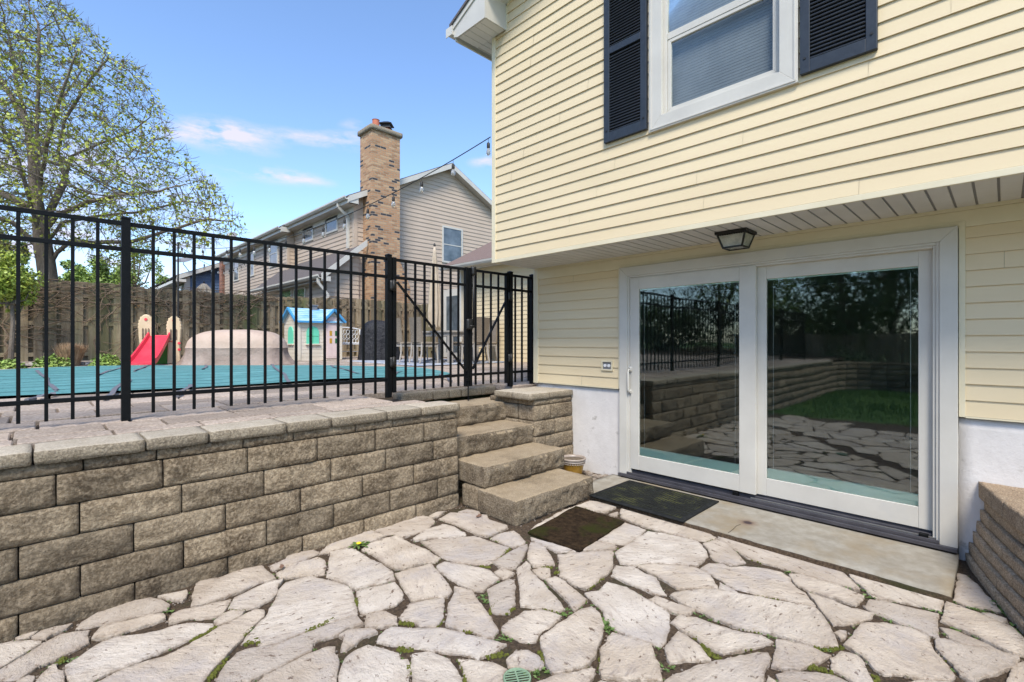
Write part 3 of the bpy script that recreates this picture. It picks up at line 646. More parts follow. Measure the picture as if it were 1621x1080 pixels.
mb = MB(); mb.box((9.385, 11.72, 1.1), (9.399, 12.58, 2.88)); mb.build('storm_door', M['farglass'], house)

# ------------------------------------------------------------------ patio, slab, ground
TO = {'T1': (0, 0), 'T2': (1620, 0), 'T3': (3240, 0), 'T4': (4860, 0), 'T5': (6480, 0), 'T6': (7560, 0), 'U1': (2160, -540), 'U2': (3564, -540), 'V1': (4860, -540), 'V2': (6264, -432)}
STONES = """T1 -60,760 100,725 360,715 350,740 240,800 80,900 0,950 -100,1000
T1 125,700 200,668 330,640 240,690 130,712
T1 270,690 350,640 480,600 620,580 560,620 450,660 400,700 300,705
T1 -100,1010 0,960 200,840 400,720 520,660 640,640 770,625 745,700 760,730 650,790 480,870 330,930 200,1010 150,1040 0,1060 -100,1085
T1 640,620 700,560 850,470 1000,410 1270,345 1400,375 1460,410 1430,450 1300,490 1150,510 1000,560 860,585 720,610
T1 860,600 960,580 1130,540 1280,500 1400,490 1400,530 1310,570 1100,630 1000,665 900,690 790,690
T1 1350,335 1450,320 1600,285 1590,350 1560,385 1490,360
T1 800,760 880,720 1010,680 1180,660 1380,620 1500,575 1620,562 T2 100,560 200,570 215,600 120,650 0,705 T1 1400,800 1150,900 950,980 790,1065 740,1090 620,1090 545,985 570,920 680,850
T1 300,1085 330,1030 440,920 470,920 530,985 560,1060 590,1100 560,1200 300,1200
T1 160,1055 250,1015 300,1030 270,1100 160,1150 60,1150
T1 790,1085 1000,985 1200,905 1400,850 1610,755 T2 120,680 230,615 400,530 560,445 640,455 630,510 540,610 420,720 350,800 290,870 200,960 130,1060 90,1150 T1 1200,1300 700,1300 700,1130
T2 10,420 50,235 100,205 250,185 440,110 620,80 700,150 745,185 640,215 520,255 430,300 300,350 150,395
T2 0,440 150,410 360,360 330,410 290,475 230,515 100,530 0,525 T1 1440,570 1430,540 1480,480 1560,450
T2 330,440 390,350 530,285 660,220 810,190 760,240 750,310 690,370 600,420 480,450
T2 215,540 290,480 360,455 475,460 420,510 330,555 240,585
T2 440,740 540,620 640,520 700,420 770,280 820,220 960,180 1050,158 1110,185 1230,205 1330,240 1400,290 1420,400 1440,480 1250,540 1080,600 900,670 740,740 600,750 590,720 520,720
T2 400,825 480,800 620,770 740,745 900,690 1100,620 1300,545 1430,500 1490,575 1350,610 1270,660 1100,720 1060,750 1040,810 900,880 760,950 600,1020 520,1060 450,1060 430,1100 200,1200 230,1060 300,930
T2 540,1090 700,985 860,910 1050,820 1180,775 1250,770 1240,830 1280,880 1270,980 1250,1100 1200,1300 500,1300
T2 1320,700 1290,670 1350,630 1450,620 1590,620 1600,650 1490,690 1430,740 1340,800 1290,810
T2 1510,500 1620,475 T3 60,470 155,515 150,580 60,590 0,595 T2 1500,600 1505,550
U1 895,835 1050,790 1220,755 1285,860 1280,900 1200,960 1080,1000 930,1035 895,920
U1 635,710 660,500 820,465 880,480 1000,560 1100,600 1200,680 1215,735 1100,770 1000,785 900,820 870,810 790,760 690,735
U1 195,680 330,600 560,540 610,560 630,620 620,690 420,700 250,720
U1 145,620 280,560 300,530 420,500 520,485 570,510 440,570 300,620 170,655
U1 600,480 640,440 720,395 900,335 1020,320 1140,360 1060,395 900,430 820,455 650,500 560,525
U1 1030,305 1180,235 1440,185 1520,200 1560,240 1500,310 1380,350 1290,370 1200,350 1120,345
U1 935,480 1000,430 1100,395 1230,365 1330,420 1440,465 1540,520 1600,560 1560,590 1440,600 1300,640 1220,645 1110,585 1000,510
U1 1215,680 1360,640 1530,600 U2 200,690 260,760 300,830 260,880 100,895 U1 1350,915 1290,810
T3 180,515 260,400 400,370 555,345 560,400 550,530 490,600 350,590 290,560
T3 650,255 800,290 820,330 850,390 930,480 970,540 1020,630 980,695 900,690 800,635 680,620 570,575 600,400 640,310
T3 0,670 60,625 110,595 250,605 450,610 560,610 720,645 740,665 900,690 1090,750 1010,790 930,840 870,860 845,885 810,850 700,830 500,800 350,785 200,760 50,735 -20,725
U2 -40,385 80,310 220,265 320,285 410,340 415,360 250,380 120,385 -20,405
U2 30,410 200,390 420,370 500,365 620,405 790,460 740,520 640,590 600,610 450,600 330,585 230,550 160,510 90,450
U2 185,220 290,165 400,170 520,180 600,190 620,230 770,280 770,300 660,350 590,370 500,345 400,300 290,255
U2 350,163 430,138 530,155 540,176 430,168
U2 105,195 170,160 240,155 190,195 140,210
U2 630,385 720,340 830,318 870,350 930,410 920,430 830,460 760,440 690,410
U2 640,590 760,520 870,460 945,435 940,470 900,570 850,640 770,655 700,625
U2 940,560 965,420 1040,420 1100,470 1150,540 1180,605 1100,615 990,620
U2 970,370 1060,400 1180,430 1380,490 1190,503 1150,480 1060,430 980,400
U2 950,330 1000,280 1100,220 1250,140 1360,110 1400,150 1150,260 1000,320
V1 70,105 180,65 330,80 435,105 330,160 230,150 120,120 40,115
V1 345,180 420,160 415,200 360,190
V1 445,205 440,150 460,118 600,150 760,190 1030,265 1200,340 1260,375 1170,410 1080,395 900,350 700,300 560,250
V1 235,395 330,340 480,248 580,280 665,310 600,370 490,440 380,425
V1 105,485 230,410 380,435 420,465 300,480
U2 1200,520 1380,505 1620,490 V1 380,490 380,640 300,710 160,820 60,770 U2 1440,820 1330,770 1220,700 1215,640 1220,590
V1 395,500 430,480 560,400 680,320 800,335 1000,380 1110,410 1170,480 1195,540 1110,612 900,600 700,590 620,600 570,618 440,590
V1 360,700 410,610 560,625 650,680 750,720 840,870 760,855 600,800 450,740
V1 595,620 680,605 1000,615 1090,640 1210,690 1280,810 1100,810 920,810 800,730 700,680
V1 1145,430 1280,385 1350,420 1450,520 1520,590 1400,612 1290,590 1230,560 1180,470
V1 1270,365 1350,350 1500,410 V2 200,318 600,425 870,515 930,560 1010,620 1070,680 1080,715 1000,690 800,640 500,550 250,480 120,440 V1 1400,470
V1 1130,640 1200,595 1320,600 1380,625 V2 100,510 220,520 420,560 490,610 530,690 620,740 710,850 600,830 400,790 200,755 0,700 V1 1250,710
V2 480,580 600,585 900,680 1125,770 1060,855 900,800 700,740 560,690 520,650
V2 940,528 1100,575 1400,665 1620,725 T5 1600,370 1555,460 1400,420 1200,380 980,340 930,300 870,230 790,170
T5 905,425 960,365 1100,380 1300,430 1550,490 1530,540 1550,690 1450,660 1280,590 1100,520 1000,490
T5 430,305 600,360 800,440 1000,490 960,530 800,570 680,580 640,590 560,480 490,390
T4 865,330 950,305 1050,285 1200,275 1380,300 1500,325 1620,340 T5 200,385 480,430 550,500 620,600 690,770 550,765 400,740 150,660 0,635 T4 1400,590 1250,530 1100,460 950,390
T4 1285,270 1290,215 1400,270 1440,300 1330,295
T4 685,370 750,335 900,400 1090,460 1040,485 900,480 800,430
T4 135,310 260,290 330,215 500,260 620,330 700,375 860,470 860,600 830,720 790,770 700,740 550,690 370,600 310,540 290,450 200,370
T4 870,560 960,495 1100,520 1300,590 1500,650 1650,665 T5 130,730 0,765 T4 1500,790 1320,830 1200,770 1050,670
T4 820,790 880,700 950,645 1010,680 1120,760 1210,885 1050,890 860,905
T4 330,690 370,650 550,700 710,740 730,870 780,920 800,1060 700,1060 500,1050 280,1020 265,960 280,780 325,740
T3 1380,690 1450,640 1620,515 T4 100,450 200,430 270,490 300,590 280,700 230,850 150,930 0,980 T3 1480,1010 1430,920 1400,800
T3 1055,590 1130,530 1250,465 1380,450 1470,470 1555,500 1540,540 1400,640 1330,720 1200,720 1130,680 1055,635
T3 1175,110 1260,40 1290,70 1300,120 1400,220 1500,330 1595,450 1540,465 1400,435 1210,415 1200,260
T3 930,280 1010,230 1120,190 1160,200 1165,400 1120,450 1110,480 1000,480 960,470
T3 490,80 560,45 700,65 850,90 950,110 1030,190 930,250 890,290 800,280 620,200 500,110
T3 980,130 1040,100 1160,140 1100,185 1060,190
T3 1310,110 1370,85 1460,100 1470,155 1400,185 1340,150
U2 1090,730 1180,705 1250,740 1450,900 1440,930 1350,1005 1250,880
T3 1100,870 1160,800 1280,785 1360,840 1400,900 1400,930 1320,970 1200,950 1100,930
T3 670,865 850,885 980,900 1100,955 1060,1000 1060,1100 1000,1250 800,1250 780,1100 720,980
T3 285,830 400,815 500,835 590,870 650,950 700,1040 720,1200 290,1200 280,1000
T2 1330,860 1400,800 1530,745 T3 60,790 170,820 180,870 250,870 270,930 260,1080 240,1250 T2 1280,1250 1270,1010
T3 1330,1080 1500,1020 T4 0,1000 200,955 225,970 200,1030 150,1080 150,1200 T3 1300,1200
T4 170,1090 280,1060 500,1080 560,1200 180,1250
T4 820,1050 880,1010 1000,960 1150,910 1400,860 1610,810 T5 90,820 100,860 60,1000 40,1080 30,1200 T4 900,1250 820,1200
T5 110,925 150,780 155,700 300,730 450,770 630,850 500,900 350,955 220,955
T5 150,1000 250,975 500,985 650,1010 770,1070 800,1200 250,1200
T5 95,1020 150,1060 190,1150 60,1150
T5 625,870 700,800 850,840 900,900 950,1000 1000,1100 950,1150 850,1100 740,1020 625,960
T5 735,745 830,640 880,570 1060,560 1300,610 1440,670 1470,690 1460,720 1500,800 1600,900 1680,1020 1640,1050 1560,1050 1400,1050 1250,1010 1080,1010 1000,960 900,860 800,780
T5 650,650 700,630 755,635 760,665 700,700
T6 425,775 450,705 520,705 700,755 900,790 1160,850 1150,900 1080,950 900,1010 770,1075 640,1010 560,900 500,850
T6 475,600 560,615 700,670 850,730 990,805 850,780 660,740 550,690
T6 480,550 540,390 650,430 800,480 950,550 1080,600 1130,650 1193,700 1210,760 1200,840 1100,820 950,760 750,660
T6 620,140 700,160 800,250 900,350 1000,470 850,440 700,420 580,370 610,290 620,200
T6 830,480 900,480 1050,530 1030,560 950,550
T6 1050,1060 1130,920 1193,880 1400,850 1500,1200 1050,1200
T6 150,1075 300,1050 500,1060 600,1075 640,1200 100,1200"""
def stone_poly(line):
    out = []; cur = None
    for tk in line.split():
        if tk in TO: cur = TO[tk]; continue
        x, y = map(float, tk.split(',')); gx, gy = x+cur[0], y+cur[1]
        p = P(gx/5.4, 880+gy/5.4, Z=0.0); out.append((p.x, p.y))
    return out
polys = [stone_poly(l) for l in STONES.strip().split('\n')]
def area(p): return .5*sum(p[i][0]*p[(i+1)%len(p)][1]-p[(i+1)%len(p)][0]*p[i][1] for i in range(len(p)))
def project(x, y, z=0):
    fw = x*CS + y*SN; rt = x*SN - y*CS
    return (1e9, 1e9) if fw < .05 else (CX + F*rt/fw, CY + F*(H-z)/fw)
def inside(x, y, poly):
    c = False; n = len(poly)
    for i in range(n):
        a, b = poly[i], poly[i-1]
        if (a[1] > y) != (b[1] > y) and x < (b[0]-a[0])*(y-a[1])/(b[1]-a[1])+a[0]: c = not c
    return c
traced = list(polys)
# more flags of the same paving, outside the frame (seen in the glass)
rnd = random.Random(5)
seeds = []
gx = -2.2
while gx < 4.6:
    gy = -3.4
    while gy < 3.5: seeds.append((gx+rnd.uniform(-.14, .14), gy+rnd.uniform(-.14, .14))); gy += .36
    gx += .36
def clip(poly, a, b):                      # keep the part nearer to a than to b
    mx, my = (a[0]+b[0])/2, (a[1]+b[1])/2; nx, ny = b[0]-a[0], b[1]-a[1]; out = []
    for i in range(len(poly)):
        p, q = poly[i], poly[(i+1)%len(poly)]; dp = (p[0]-mx)*nx+(p[1]-my)*ny; dq = (q[0]-mx)*nx+(q[1]-my)*ny
        if dp <= 0: out.append(p)
        if dp*dq < 0: t = dp/(dp-dq); out.append((p[0]+(q[0]-p[0])*t, p[1]+(q[1]-p[1])*t))
    return out
for s_ in seeds:
    c = [(s_[0]-.6, s_[1]-.6), (s_[0]+.6, s_[1]-.6), (s_[0]+.6, s_[1]+.6), (s_[0]-.6, s_[1]+.6)]
    for t_ in seeds:
        if t_ is not s_ and abs(t_[0]-s_[0]) < 1.1 and abs(t_[1]-s_[1]) < 1.1 and c: c = clip(c, s_, t_)
    if len(c) < 3: continue
    cx_, cy_ = sum(p[0] for p in c)/len(c), sum(p[1] for p in c)/len(c)
    c = [(cx_+(p[0]-cx_)*.92, cy_+(p[1]-cy_)*.92) for p in c]
    if min(p[0] for p in c) < -1.35 + .35*math.sin(cy_*1.7) or max(p[1] for p in c) > 3.36: continue
    if cx_ > 2.6 and cy_ < .2: continue
    pj = [project(*p) for p in c]
    if any(0 < q[0] < 1621 and q[1] < 1085 for q in pj): continue
    hit = False
    for tp in traced:
        if max(abs(tp[0][0]-cx_), abs(tp[0][1]-cy_)) > 1.6: continue
        if any(inside(p[0], p[1], tp) for p in c) or inside(cx_, cy_, tp) or any(inside(p[0], p[1], c) for p in tp) or any(inside((p[0]+q[0])/2, (p[1]+q[1])/2, tp) for p, q in zip(c, c[1:]+c[:1])): hit = True; break
    if hit: continue
    if max(p[0] for p in c) > 3.6: continue
    polys.append(c)
def flagstone(mb, poly, k):
    if area(poly) < 0: poly = poly[::-1]
    rn = random.Random(k); pts = []; n = len(poly)
    for i in range(n):                     # densify with small chips along the edges
        a, b = Vector(poly[i]), Vector(poly[(i+1)%n]); L_ = (b-a).length; m_ = max(1, int(L_/.022)); nrm = Vector((b.y-a.y, a.x-b.x)).normalized() if L_ > 0 else Vector((0,0))
        for j in range(m_):
            p = a + (b-a)*(j/m_); o = noise.noise(Vector((p.x*12, p.y*12, k)))*.009 + noise.noise(Vector((p.x*45, p.y*45, k)))*.005 + rn.uniform(-.0018, .0018) + .003
            pts.append(p + nrm*o)
    cx_, cy_ = sum(p.x for p in pts)/len(pts), sum(p.y for p in pts)/len(pts); tilt = Vector((rn.uniform(-.006, .006), rn.uniform(-.006, .006))); h = rn.uniform(-.004, .004)
    N = len(pts); base = len(mb.v)
    def inset(dist):
        r_ = []
        for i in range(N):
            p0, p1, p2 = pts[i-1], pts[i], pts[(i+1)%N]; t = (p2-p0)
            nn = Vector((-t.y, t.x)).normalized() if t.length > 1e-9 else Vector((0,0)); r_.append(p1+nn*dist)
        return r_
    rings = [(0, -.05), (.0003, -.009), (.0014, -.003), (.0042, -.0006), (.024, 0)]
    for d_, z_ in rings:
        for p in inset(d_): mb.v.append((p.x, p.y, z_+h+(p.x-cx_)*tilt.x+(p.y-cy_)*tilt.y + (noise.noise(Vector((p.x*30, p.y*30, k)))*.0022 if d_ else 0)))
    for rI in range(len(rings)-1):
        for i in range(N): mb.f.append((base+rI*N+i, base+rI*N+(i+1)%N, base+(rI+1)*N+(i+1)%N, base+(rI+1)*N+i))
    mb.f.append(tuple(base+(len(rings)-1)*N+i for i in range(N))); RIM.extend([1.0]*(N*3) + [.8]*N + [0.0]*N)
mb = MB(); RIM = []
for k, p in enumerate(polys): flagstone(mb, p, k)
patio = mb.build('patio', M['stone'], None, smooth=False, kind='structure')
ra = patio.data.attributes.new('rim', 'FLOAT', 'POINT'); ra.data.foreach_set('value', RIM)
# ground sheet under it (soil between the stones), lawn further off
def sheet(name, x0, x1, y0, y1, z, m, res, amp, freq, **kw):
    mb = MB(); nx, ny = int((x1-x0)/res)+1, int((y1-y0)/res)+1
    for j in range(ny+1):
        for i in range(nx+1):
            x, y = x0+(x1-x0)*i/nx, y0+(y1-y0)*j/ny; mb.v.append((x, y, z + amp*noise.noise(Vector((x*freq, y*freq, 3.1))) + amp*.6*noise.noise(Vector((x*freq*3, y*freq*3, 7)))))
    for j in range(ny):
        for i in range(nx): a = j*(nx+1)+i; mb.f.append((a, a+1, a+nx+2, a+nx+1))
    return mb.build(name, m, None, smooth=True, **kw)
sheet('joint_soil', -1.75, 4.46, -3.6, 3.6, -.014, M['dirt'], .045, .010, 7, kind='structure')
mb = MB(); mb.add([(-300,-300,-.06),(300,-300,-.06),(300,300,-.06),(-300,300,-.06)], [(0,1,2,3)]); mb.build('ground', M['grass'], None, kind='structure')
sheet('lawn', -16, -1.7, -9, 3.6, -.02, M['grass'], .5, .03, .6, kind='structure')
sheet('side_lawn', -1.7, 4.0, -9, -3.55, -.02, M['grass'], .5, .01, .6, kind='structure')
# grass blades: one uncountable mass
mb = MB(); rn = random.Random(3)
for i in range(26000):
    x, y = rn.uniform(-13, -1.25), rn.uniform(-3.0, 3.5)
    if x > -1.75 + .3*math.sin(y*2.3)+.12: continue
    hh = rn.uniform(.03, .06); a = rn.uniform(0, 6.28); w_ = .006+.004*max(0, -x)/6; dx, dy = math.cos(a)*w_, math.sin(a)*w_; lx, ly = rn.uniform(-.02, .02), rn.uniform(-.02, .02)
    mb.add([(x-dx, y-dy, -.03), (x+dx, y+dy, -.03), (x+lx, y+ly, hh)], [(0,1,2)])
mb.build('grass', M['blade'], None, kind='stuff', label='short green lawn grass beyond the flagstones', category='grass') if False else tag(mb.build('grass', M['blade']), 'short green lawn grass beyond the flagstones', 'grass', kind='stuff')

# concrete slab at the threshold
mb = MB(); mb.rock((3.635, .21, -.06), (XL-.02, 2.93, .034), .06, .006, .0025, 4)
slab_ob = mb.build('concrete_slab', M['concrete'], None, smooth=True, kind='structure')
mb = MB(); mb.rock((3.612, .20, -.06), (3.637, 2.95, .024), .03, .006, .004, 14); mb.build('slab_edge', M['dirt'], None, smooth=True, kind='structure')
# rust stain and crack belong to the slab surface
n, b = nodes(M['concrete']); L = n.links.new
def spot(n, b, centre, rad, colr, soft=.4, st=(1,1,1)):
    L = n.links.new; src = b.inputs['Base Color'].links[0].from_socket
    tc = n.nodes.new('ShaderNodeTexCoord'); v = n.nodes.new('ShaderNodeVectorMath'); v.operation = 'DISTANCE'; v.inputs[1].default_value = tuple(centre[i]*st[i] for i in range(3))
    sc = n.nodes.new('ShaderNodeVectorMath'); sc.operation = 'MULTIPLY'; sc.inputs[1].default_value = st; L(tc.outputs['Object'], sc.inputs[0])
    nn = n.nodes.new('ShaderNodeTexNoise'); nn.inputs['Scale'].default_value = 35; L(tc.outputs['Object'], nn.inputs[0])
    L(sc.outputs[0], v.inputs[0]); a = n.nodes.new('ShaderNodeMath'); a.operation = 'MULTIPLY_ADD'; L(nn.outputs[0], a.inputs[0]); a.inputs[1].default_value = rad*.7; L(v.outputs['Value'], a.inputs[2])
    r = n.nodes.new('ShaderNodeMapRange'); r.inputs[1].default_value = rad*(1+soft)+rad*.35; r.inputs[2].default_value = rad*.35+rad*(1-soft); L(a.outputs[0], r.inputs[0])
    x = n.nodes.new('ShaderNodeMix'); x.data_type = 'RGBA'; L(r.outputs[0], x.inputs[0]); L(src, x.inputs[6]); x.inputs[7].default_value = (*colr, 1); L(x.outputs[2], b.inputs['Base Color'])
rs = P(1184, 827, Z=.034)
spot(n, b, rs, .06, (.19, .13, .09), .5); spot(n, b, rs, .033, (.045, .028, .028), .3)
mb = MB(); a_ = P(1172, 830, Z=.0345); b_ = P(1153, 843, Z=.0345); mb.tube([a_, P(1166, 832, Z=.0345), P(1160, 838, Z=.0345), b_], .0018, 4); mb.build('slab_crack', M['dark'], None, kind='structure')

# weeds and moss in the joints
def weed(mb, p, s, n=5, seed=0):
    rn = random.Random(seed)
    for i in range(n):
        a = rn.uniform(0, 6.28); l = s*rn.uniform(.5, 1); w_ = l*.28; d = Vector((math.cos(a), math.sin(a), 0)); sd_ = Vector((-d.y, d.x, 0)); up = rn.uniform(.2, .9)
        c = Vector(p); m1 = c + d*l*.5 + Vector((0,0,l*up*.6)); t = c + d*l + Vector((0,0,l*up*.5))
        mb.add([c, m1+sd_*w_, t, m1-sd_*w_], [(0,1,2,3)])
wpix = [(575,862,.05),(583,858,.05),(566,858,.04),(120,976,.03),(246,976,.03),(262,970,.035),(105,1045,.035),(98,1050,.03),(45,1008,.03),(63,1070,.02),(340,908,.035),(350,900,.03),(616,820,.045),(622,826,.04),
        (532,912,.035),(447,908,.025),(703,958,.02),(618,957,.025),(764,945,.03),(770,955,.03),(768,940,.025),(800,1012,.03),(790,1015,.025),(782,1010,.02),(870,960,.02),(895,968,.03),(890,972,.03),(851,1068,.035),(858,1064,.035),(845,1070,.03),
        (960,992,.055),(958,985,.045),(963,996,.045),(940,965,.025),(918,967,.03),(922,960,.03),(868,925,.03),(873,928,.025),(1110,972,.028),(1114,976,.025),(1072,972,.022),(1056,1054,.025),(1060,1060,.025),(1132,984,.025),(1030,1078,.03),(1037,1075,.03),
        (1245,903,.035),(1250,910,.025),(1345,930,.025),(1371,944,.04),(1376,940,.03),(1406,914,.025),(1402,982,.035),(1410,985,.03),(1445,992,.03),(1461,1001,.025),(1464,962,.035),(1480,966,.035),(1487,968,.03),(1467,962,.03),(1541,962,.03),(1552,965,.03),(1565,966,.03),(1582,958,.05),(1588,965,.05),(1597,975,.05),(1608,995,.05),(1603,1000,.04),(1520,1000,.03),(1532,1002,.03),
        (1490,1008,.035),(1505,950,.035),(1512,955,.03),(1383,1000,.02),(1340,985,.025),(1352,992,.03),(1303,1030,.025),(1220,1006,.025),(1216,1005,.02),(1194,1024,.03),(1450,1070,.03),(1470,1074,.025),(1510,1062,.03),(1012,848,.02),(1018,845,.025),(1012,850,.02),(998,856,.02),(952,865,.025),(1165,872,.03),(1125,854,.02)]
mb = MB()
for i, (px, py, s) in enumerate(wpix):
    p = P(px, py, Z=-.012); rn = random.Random(i*7)
    for k in range(4):
        q = p + Vector((rn.uniform(-.03, .03), rn.uniform(-.03, .03), 0)); weed(mb, q, s*rn.uniform(.45, .9), 5, i*13+k)
rn = random.Random(77)
allpts = [(p, q) for poly in polys[:95] for p, q in zip(poly, poly[1:]+poly[:1])]
for k in range(620):
    a, b2 = rn.choice(allpts); t = rn.random(); x, y = a[0]+(b2[0]-a[0])*t, a[1]+(b2[1]-a[1])*t; s = rn.uniform(.008, .018)
    weed(mb, (x+rn.uniform(-.012, .012), y+rn.uniform(-.012, .012), -.012), s, 4, k+500)
tag(mb.build('joint_weeds', M['weed']), 'small green weeds sprouting from the joints of the stone patio', 'weeds', kind='stuff')
mb = MB(); mpix = [(400,1018,30,6),(460,985,0,0)]
def mossline(mb, pxs, wpx, seed=0):
    pts = [P(x, y, Z=-.008) for x, y in pxs]; rn = random.Random(seed)
    for a, b2 in zip(pts, pts[1:]):
        n_ = max(2, int((b2-a).length/.009))
        for i in range(n_):
            for k in range(3):
                p = a.lerp(b2, (i+rn.random())/n_) + Vector((rn.uniform(-wpx, wpx), rn.uniform(-wpx, wpx), rn.uniform(-.004, .002))); r_ = rn.uniform(.005, .010)
                mb.lathe(p, [(r_, -.004), (r_*.8, .003), (r_*.3, .006)], 5)
for i, (pts, wd_) in enumerate([([(385,1022),(393,1018),(405,1014),(408,1020)], .016), ([(483,1000),(505,990),(528,980)], .011), ([(302,1014),(330,1000),(344,990)], .008), ([(330,1076),(342,1062),(356,1046)], .012), ([(384,1010),(392,1000),(400,992)], .006), ([(564,948),(566,958)], .007), ([(760,896),(775,898)], .009), ([(858,898),(875,898)], .008), ([(876,905),(886,906)], .012),
        ([(796,875),(808,868)], .010), ([(776,852),(790,858)], .006), ([(1112,1022),(1125,1035),(1138,1042)], .016), ([(1105,1012),(1090,1000)], .006), ([(1290,1025),(1310,1028),(1330,1024)], .014), ([(1275,1055),(1300,1058),(1318,1066)], .014), ([(1390,1078),(1385,1070)], .014), ([(855,1030),(862,1050)], .009), ([(632,985),(655,988)], .012), ([(730,995),(745,1000)], .010), ([(628,1025),(655,1030)], .012), ([(735,1070),(737,1080)], .010), ([(648,1050),(650,1070)], .010), ([(770,1040),(800,1034)], .014), ([(45,1030),(42,1032)], .01), ([(92,1050),(104,1040)], .012), ([(1474,960),(1480,963)], .006), ([(785,950),(775,970)], .010), ([(800,972),(812,962)], .010), ([(10,1032),(16,1030)], .012), ([(1175,961),(1178,962)], .010)]):
    mossline(mb, pts, wd_, i)
rn5 = random.Random(71)
for k in range(46):
    a, b2 = rn5.choice(allpts)
    if math.hypot(a[0]-b2[0], a[1]-b2[1]) < .5 and a[0] > .3:
        p_, q_ = Vector((*a, -.008)), Vector((*b2, -.008)); wd_ = rn5.uniform(.003, .007)
        for i in range(int((q_-p_).length/.006)):
            c_ = p_.lerp(q_, rn5.random())+Vector((rn5.uniform(-wd_, wd_), rn5.uniform(-wd_, wd_), rn5.uniform(-.004, .001))); r_ = rn5.uniform(.003, .007); mb.lathe(c_, [(r_, -.004), (r_*.8, .002), (r_*.3, .004)], 5)
tag(mb.build('moss', M['moss']), 'olive green moss cushions between the flagstones', 'moss', kind='stuff')
# pebbles / debris
mb = MB(); rn = random.Random(9)
for k in range(2600):
    if k < 2200: a, b2 = rn.choice(allpts); t = rn.random(); x, y = a[0]+(b2[0]-a[0])*t, a[1]+(b2[1]-a[1])*t
    elif k < 2450: x, y = rn.uniform(-.6, 2.7), rn.uniform(3.20, 3.36)
    else: x, y = rn.uniform(2.7, 4.3), rn.uniform(2.62, 2.70) if rn.random() < .5 else rn.uniform(2.9, 3.4)
    r_ = rn.uniform(.0025, .007); mb.lathe((x+rn.uniform(-.01, .01), y+rn.uniform(-.01, .01), -.010), [(r_, 0), (r_*.9, r_*.7), (r_*.3, r_)], 5)
tag(mb.build('gravel', M['mulch']), 'small gravel crumbs and leaf litter in the patio joints', 'gravel', kind='stuff')

# dandelion
dp = P(568, 866, Z=0)
dn = thing('dandelion', 'yellow dandelion flower with serrated leaves growing near the block wall', 'flower', dp)
mb = MB(); rn = random.Random(2)
for k in range(9):
    a = k*.7+rn.random()*.3; l = rn.uniform(.05, .09); d = Vector((math.cos(a), math.sin(a), 0)); s_ = Vector((-d.y, d.x, 0)); pts = []
    for j in range(7):
        t = j/6; wv = .010*(math.sin(t*3.0)+.2)*(1 if j % 2 else .5); pts.append((dp+d*l*t+Vector((0,0,.018*math.sin(t*2.6)))+Vector((0,.012,0)), wv))
    vs = [p+s_*w_ for p, w_ in pts]+[p-s_*w_ for p, w_ in pts]; mb.add(vs, [(j, j+1, j+8, j+7) for j in range(6)])
mb.build('leaf', M['weed'], dn)
mb = MB(); fc = dp+Vector((0, 0, .028)); mb.lathe(fc, [(.004, -.004), (.016, 0), (.017, .004), (.010, .008), (.003, .009)], 14); mb.build('flower_head', M['yellow'], dn); mb = MB(); mb.tube([dp, fc], .0025, 5); mb.build('stem', M['weed'], dn)

# green drain grate
gc = P(818.7, 1072.6, Z=.002); r_ = .0605
gr = thing('drain_grate', 'round green plastic drain grate set between the flagstones', 'drain grate', (gc.x, gc.y, -.02))
mb = MB(); mb.lathe((gc.x, gc.y, 0), [(r_, -.03), (r_, .004), (r_*.97, .0065), (r_*.88, .0065), (r_*.86, .002), (r_*.86, -.02)], 40, cap=False)
dv = Vector((CS, SN, 0)); rt_ = Vector((SN, -CS, 0)); sk = (rt_*.97+dv*.2).normalized(); pk = Vector((-sk.y, sk.x, 0))
mb.bar(gc-pk*r_*.87-Vector((0,0,.001)), gc+pk*r_*.87-Vector((0,0,.001)), .007, .006)
for k in range(-3, 4):
    o = k*.0152; hl = math.sqrt(max(0, (r_*.88)**2-o*o)); c = gc+pk*o
    mb.bar(c-sk*hl, c+sk*hl, .0062, .0014)
mb.build('grate', M['grate'], gr); mb = MB(); mb.lathe((gc.x, gc.y, -.02), [(r_*.9, 0), (r_*.9, .002)], 24); mb.build('sump', M['dark'], gr)

# doormats
def ptz(px, py, z): return P(px, py, Z=z)
m1 = [ptz(941.4, 788, .038), ptz(985.8, 758.6, .038), ptz(1133.6, 792.8, .038), ptz(1088.6, 828, .038)]
mm = thing('rubber_doormat', 'black rubber doormat with yellow mossy grid lying against the sliding door', 'doormat', sum(m1, Vector())/4 - Vector((0,0,.004)))
# true rectangle on the slab
xa, xb = (m1[0].x+m1[3].x)/2, (m1[1].x+m1[2].x)/2; ya, yb = (m1[2].y+m1[3].y)/2, (m1[0].y+m1[1].y)/2
mb = MB(); mb.rock((xa, ya, .034), (xb, yb, .048), .06, .005, .001, 5); mb.build('mat_base', M['matbk'], mm, smooth=True)
mb = MB(); nx, ny = 9, 30
for i in range(nx+1):
    x = xa+.05+(xb-xa-.1)*i/nx; mb.box((x-.0022, ya+.05, .0482), (x+.0022, yb-.05, .0512))
for j in range(ny+1):
    y = ya+.05+(yb-ya-.1)*j/ny; mb.box((xa+.05, y-.0022, .0482), (xb-.05, y+.0022, .0509))
mb.build('grid', M['ridge'], mm)
m2 = [P(836, 841, Z=.012), P(912, 800.4, Z=.012), P(989, 824.4, Z=.012), P(917.4, 870.7, Z=.012)]
mb = MB(); nU, nV = 26, 20; vs = []
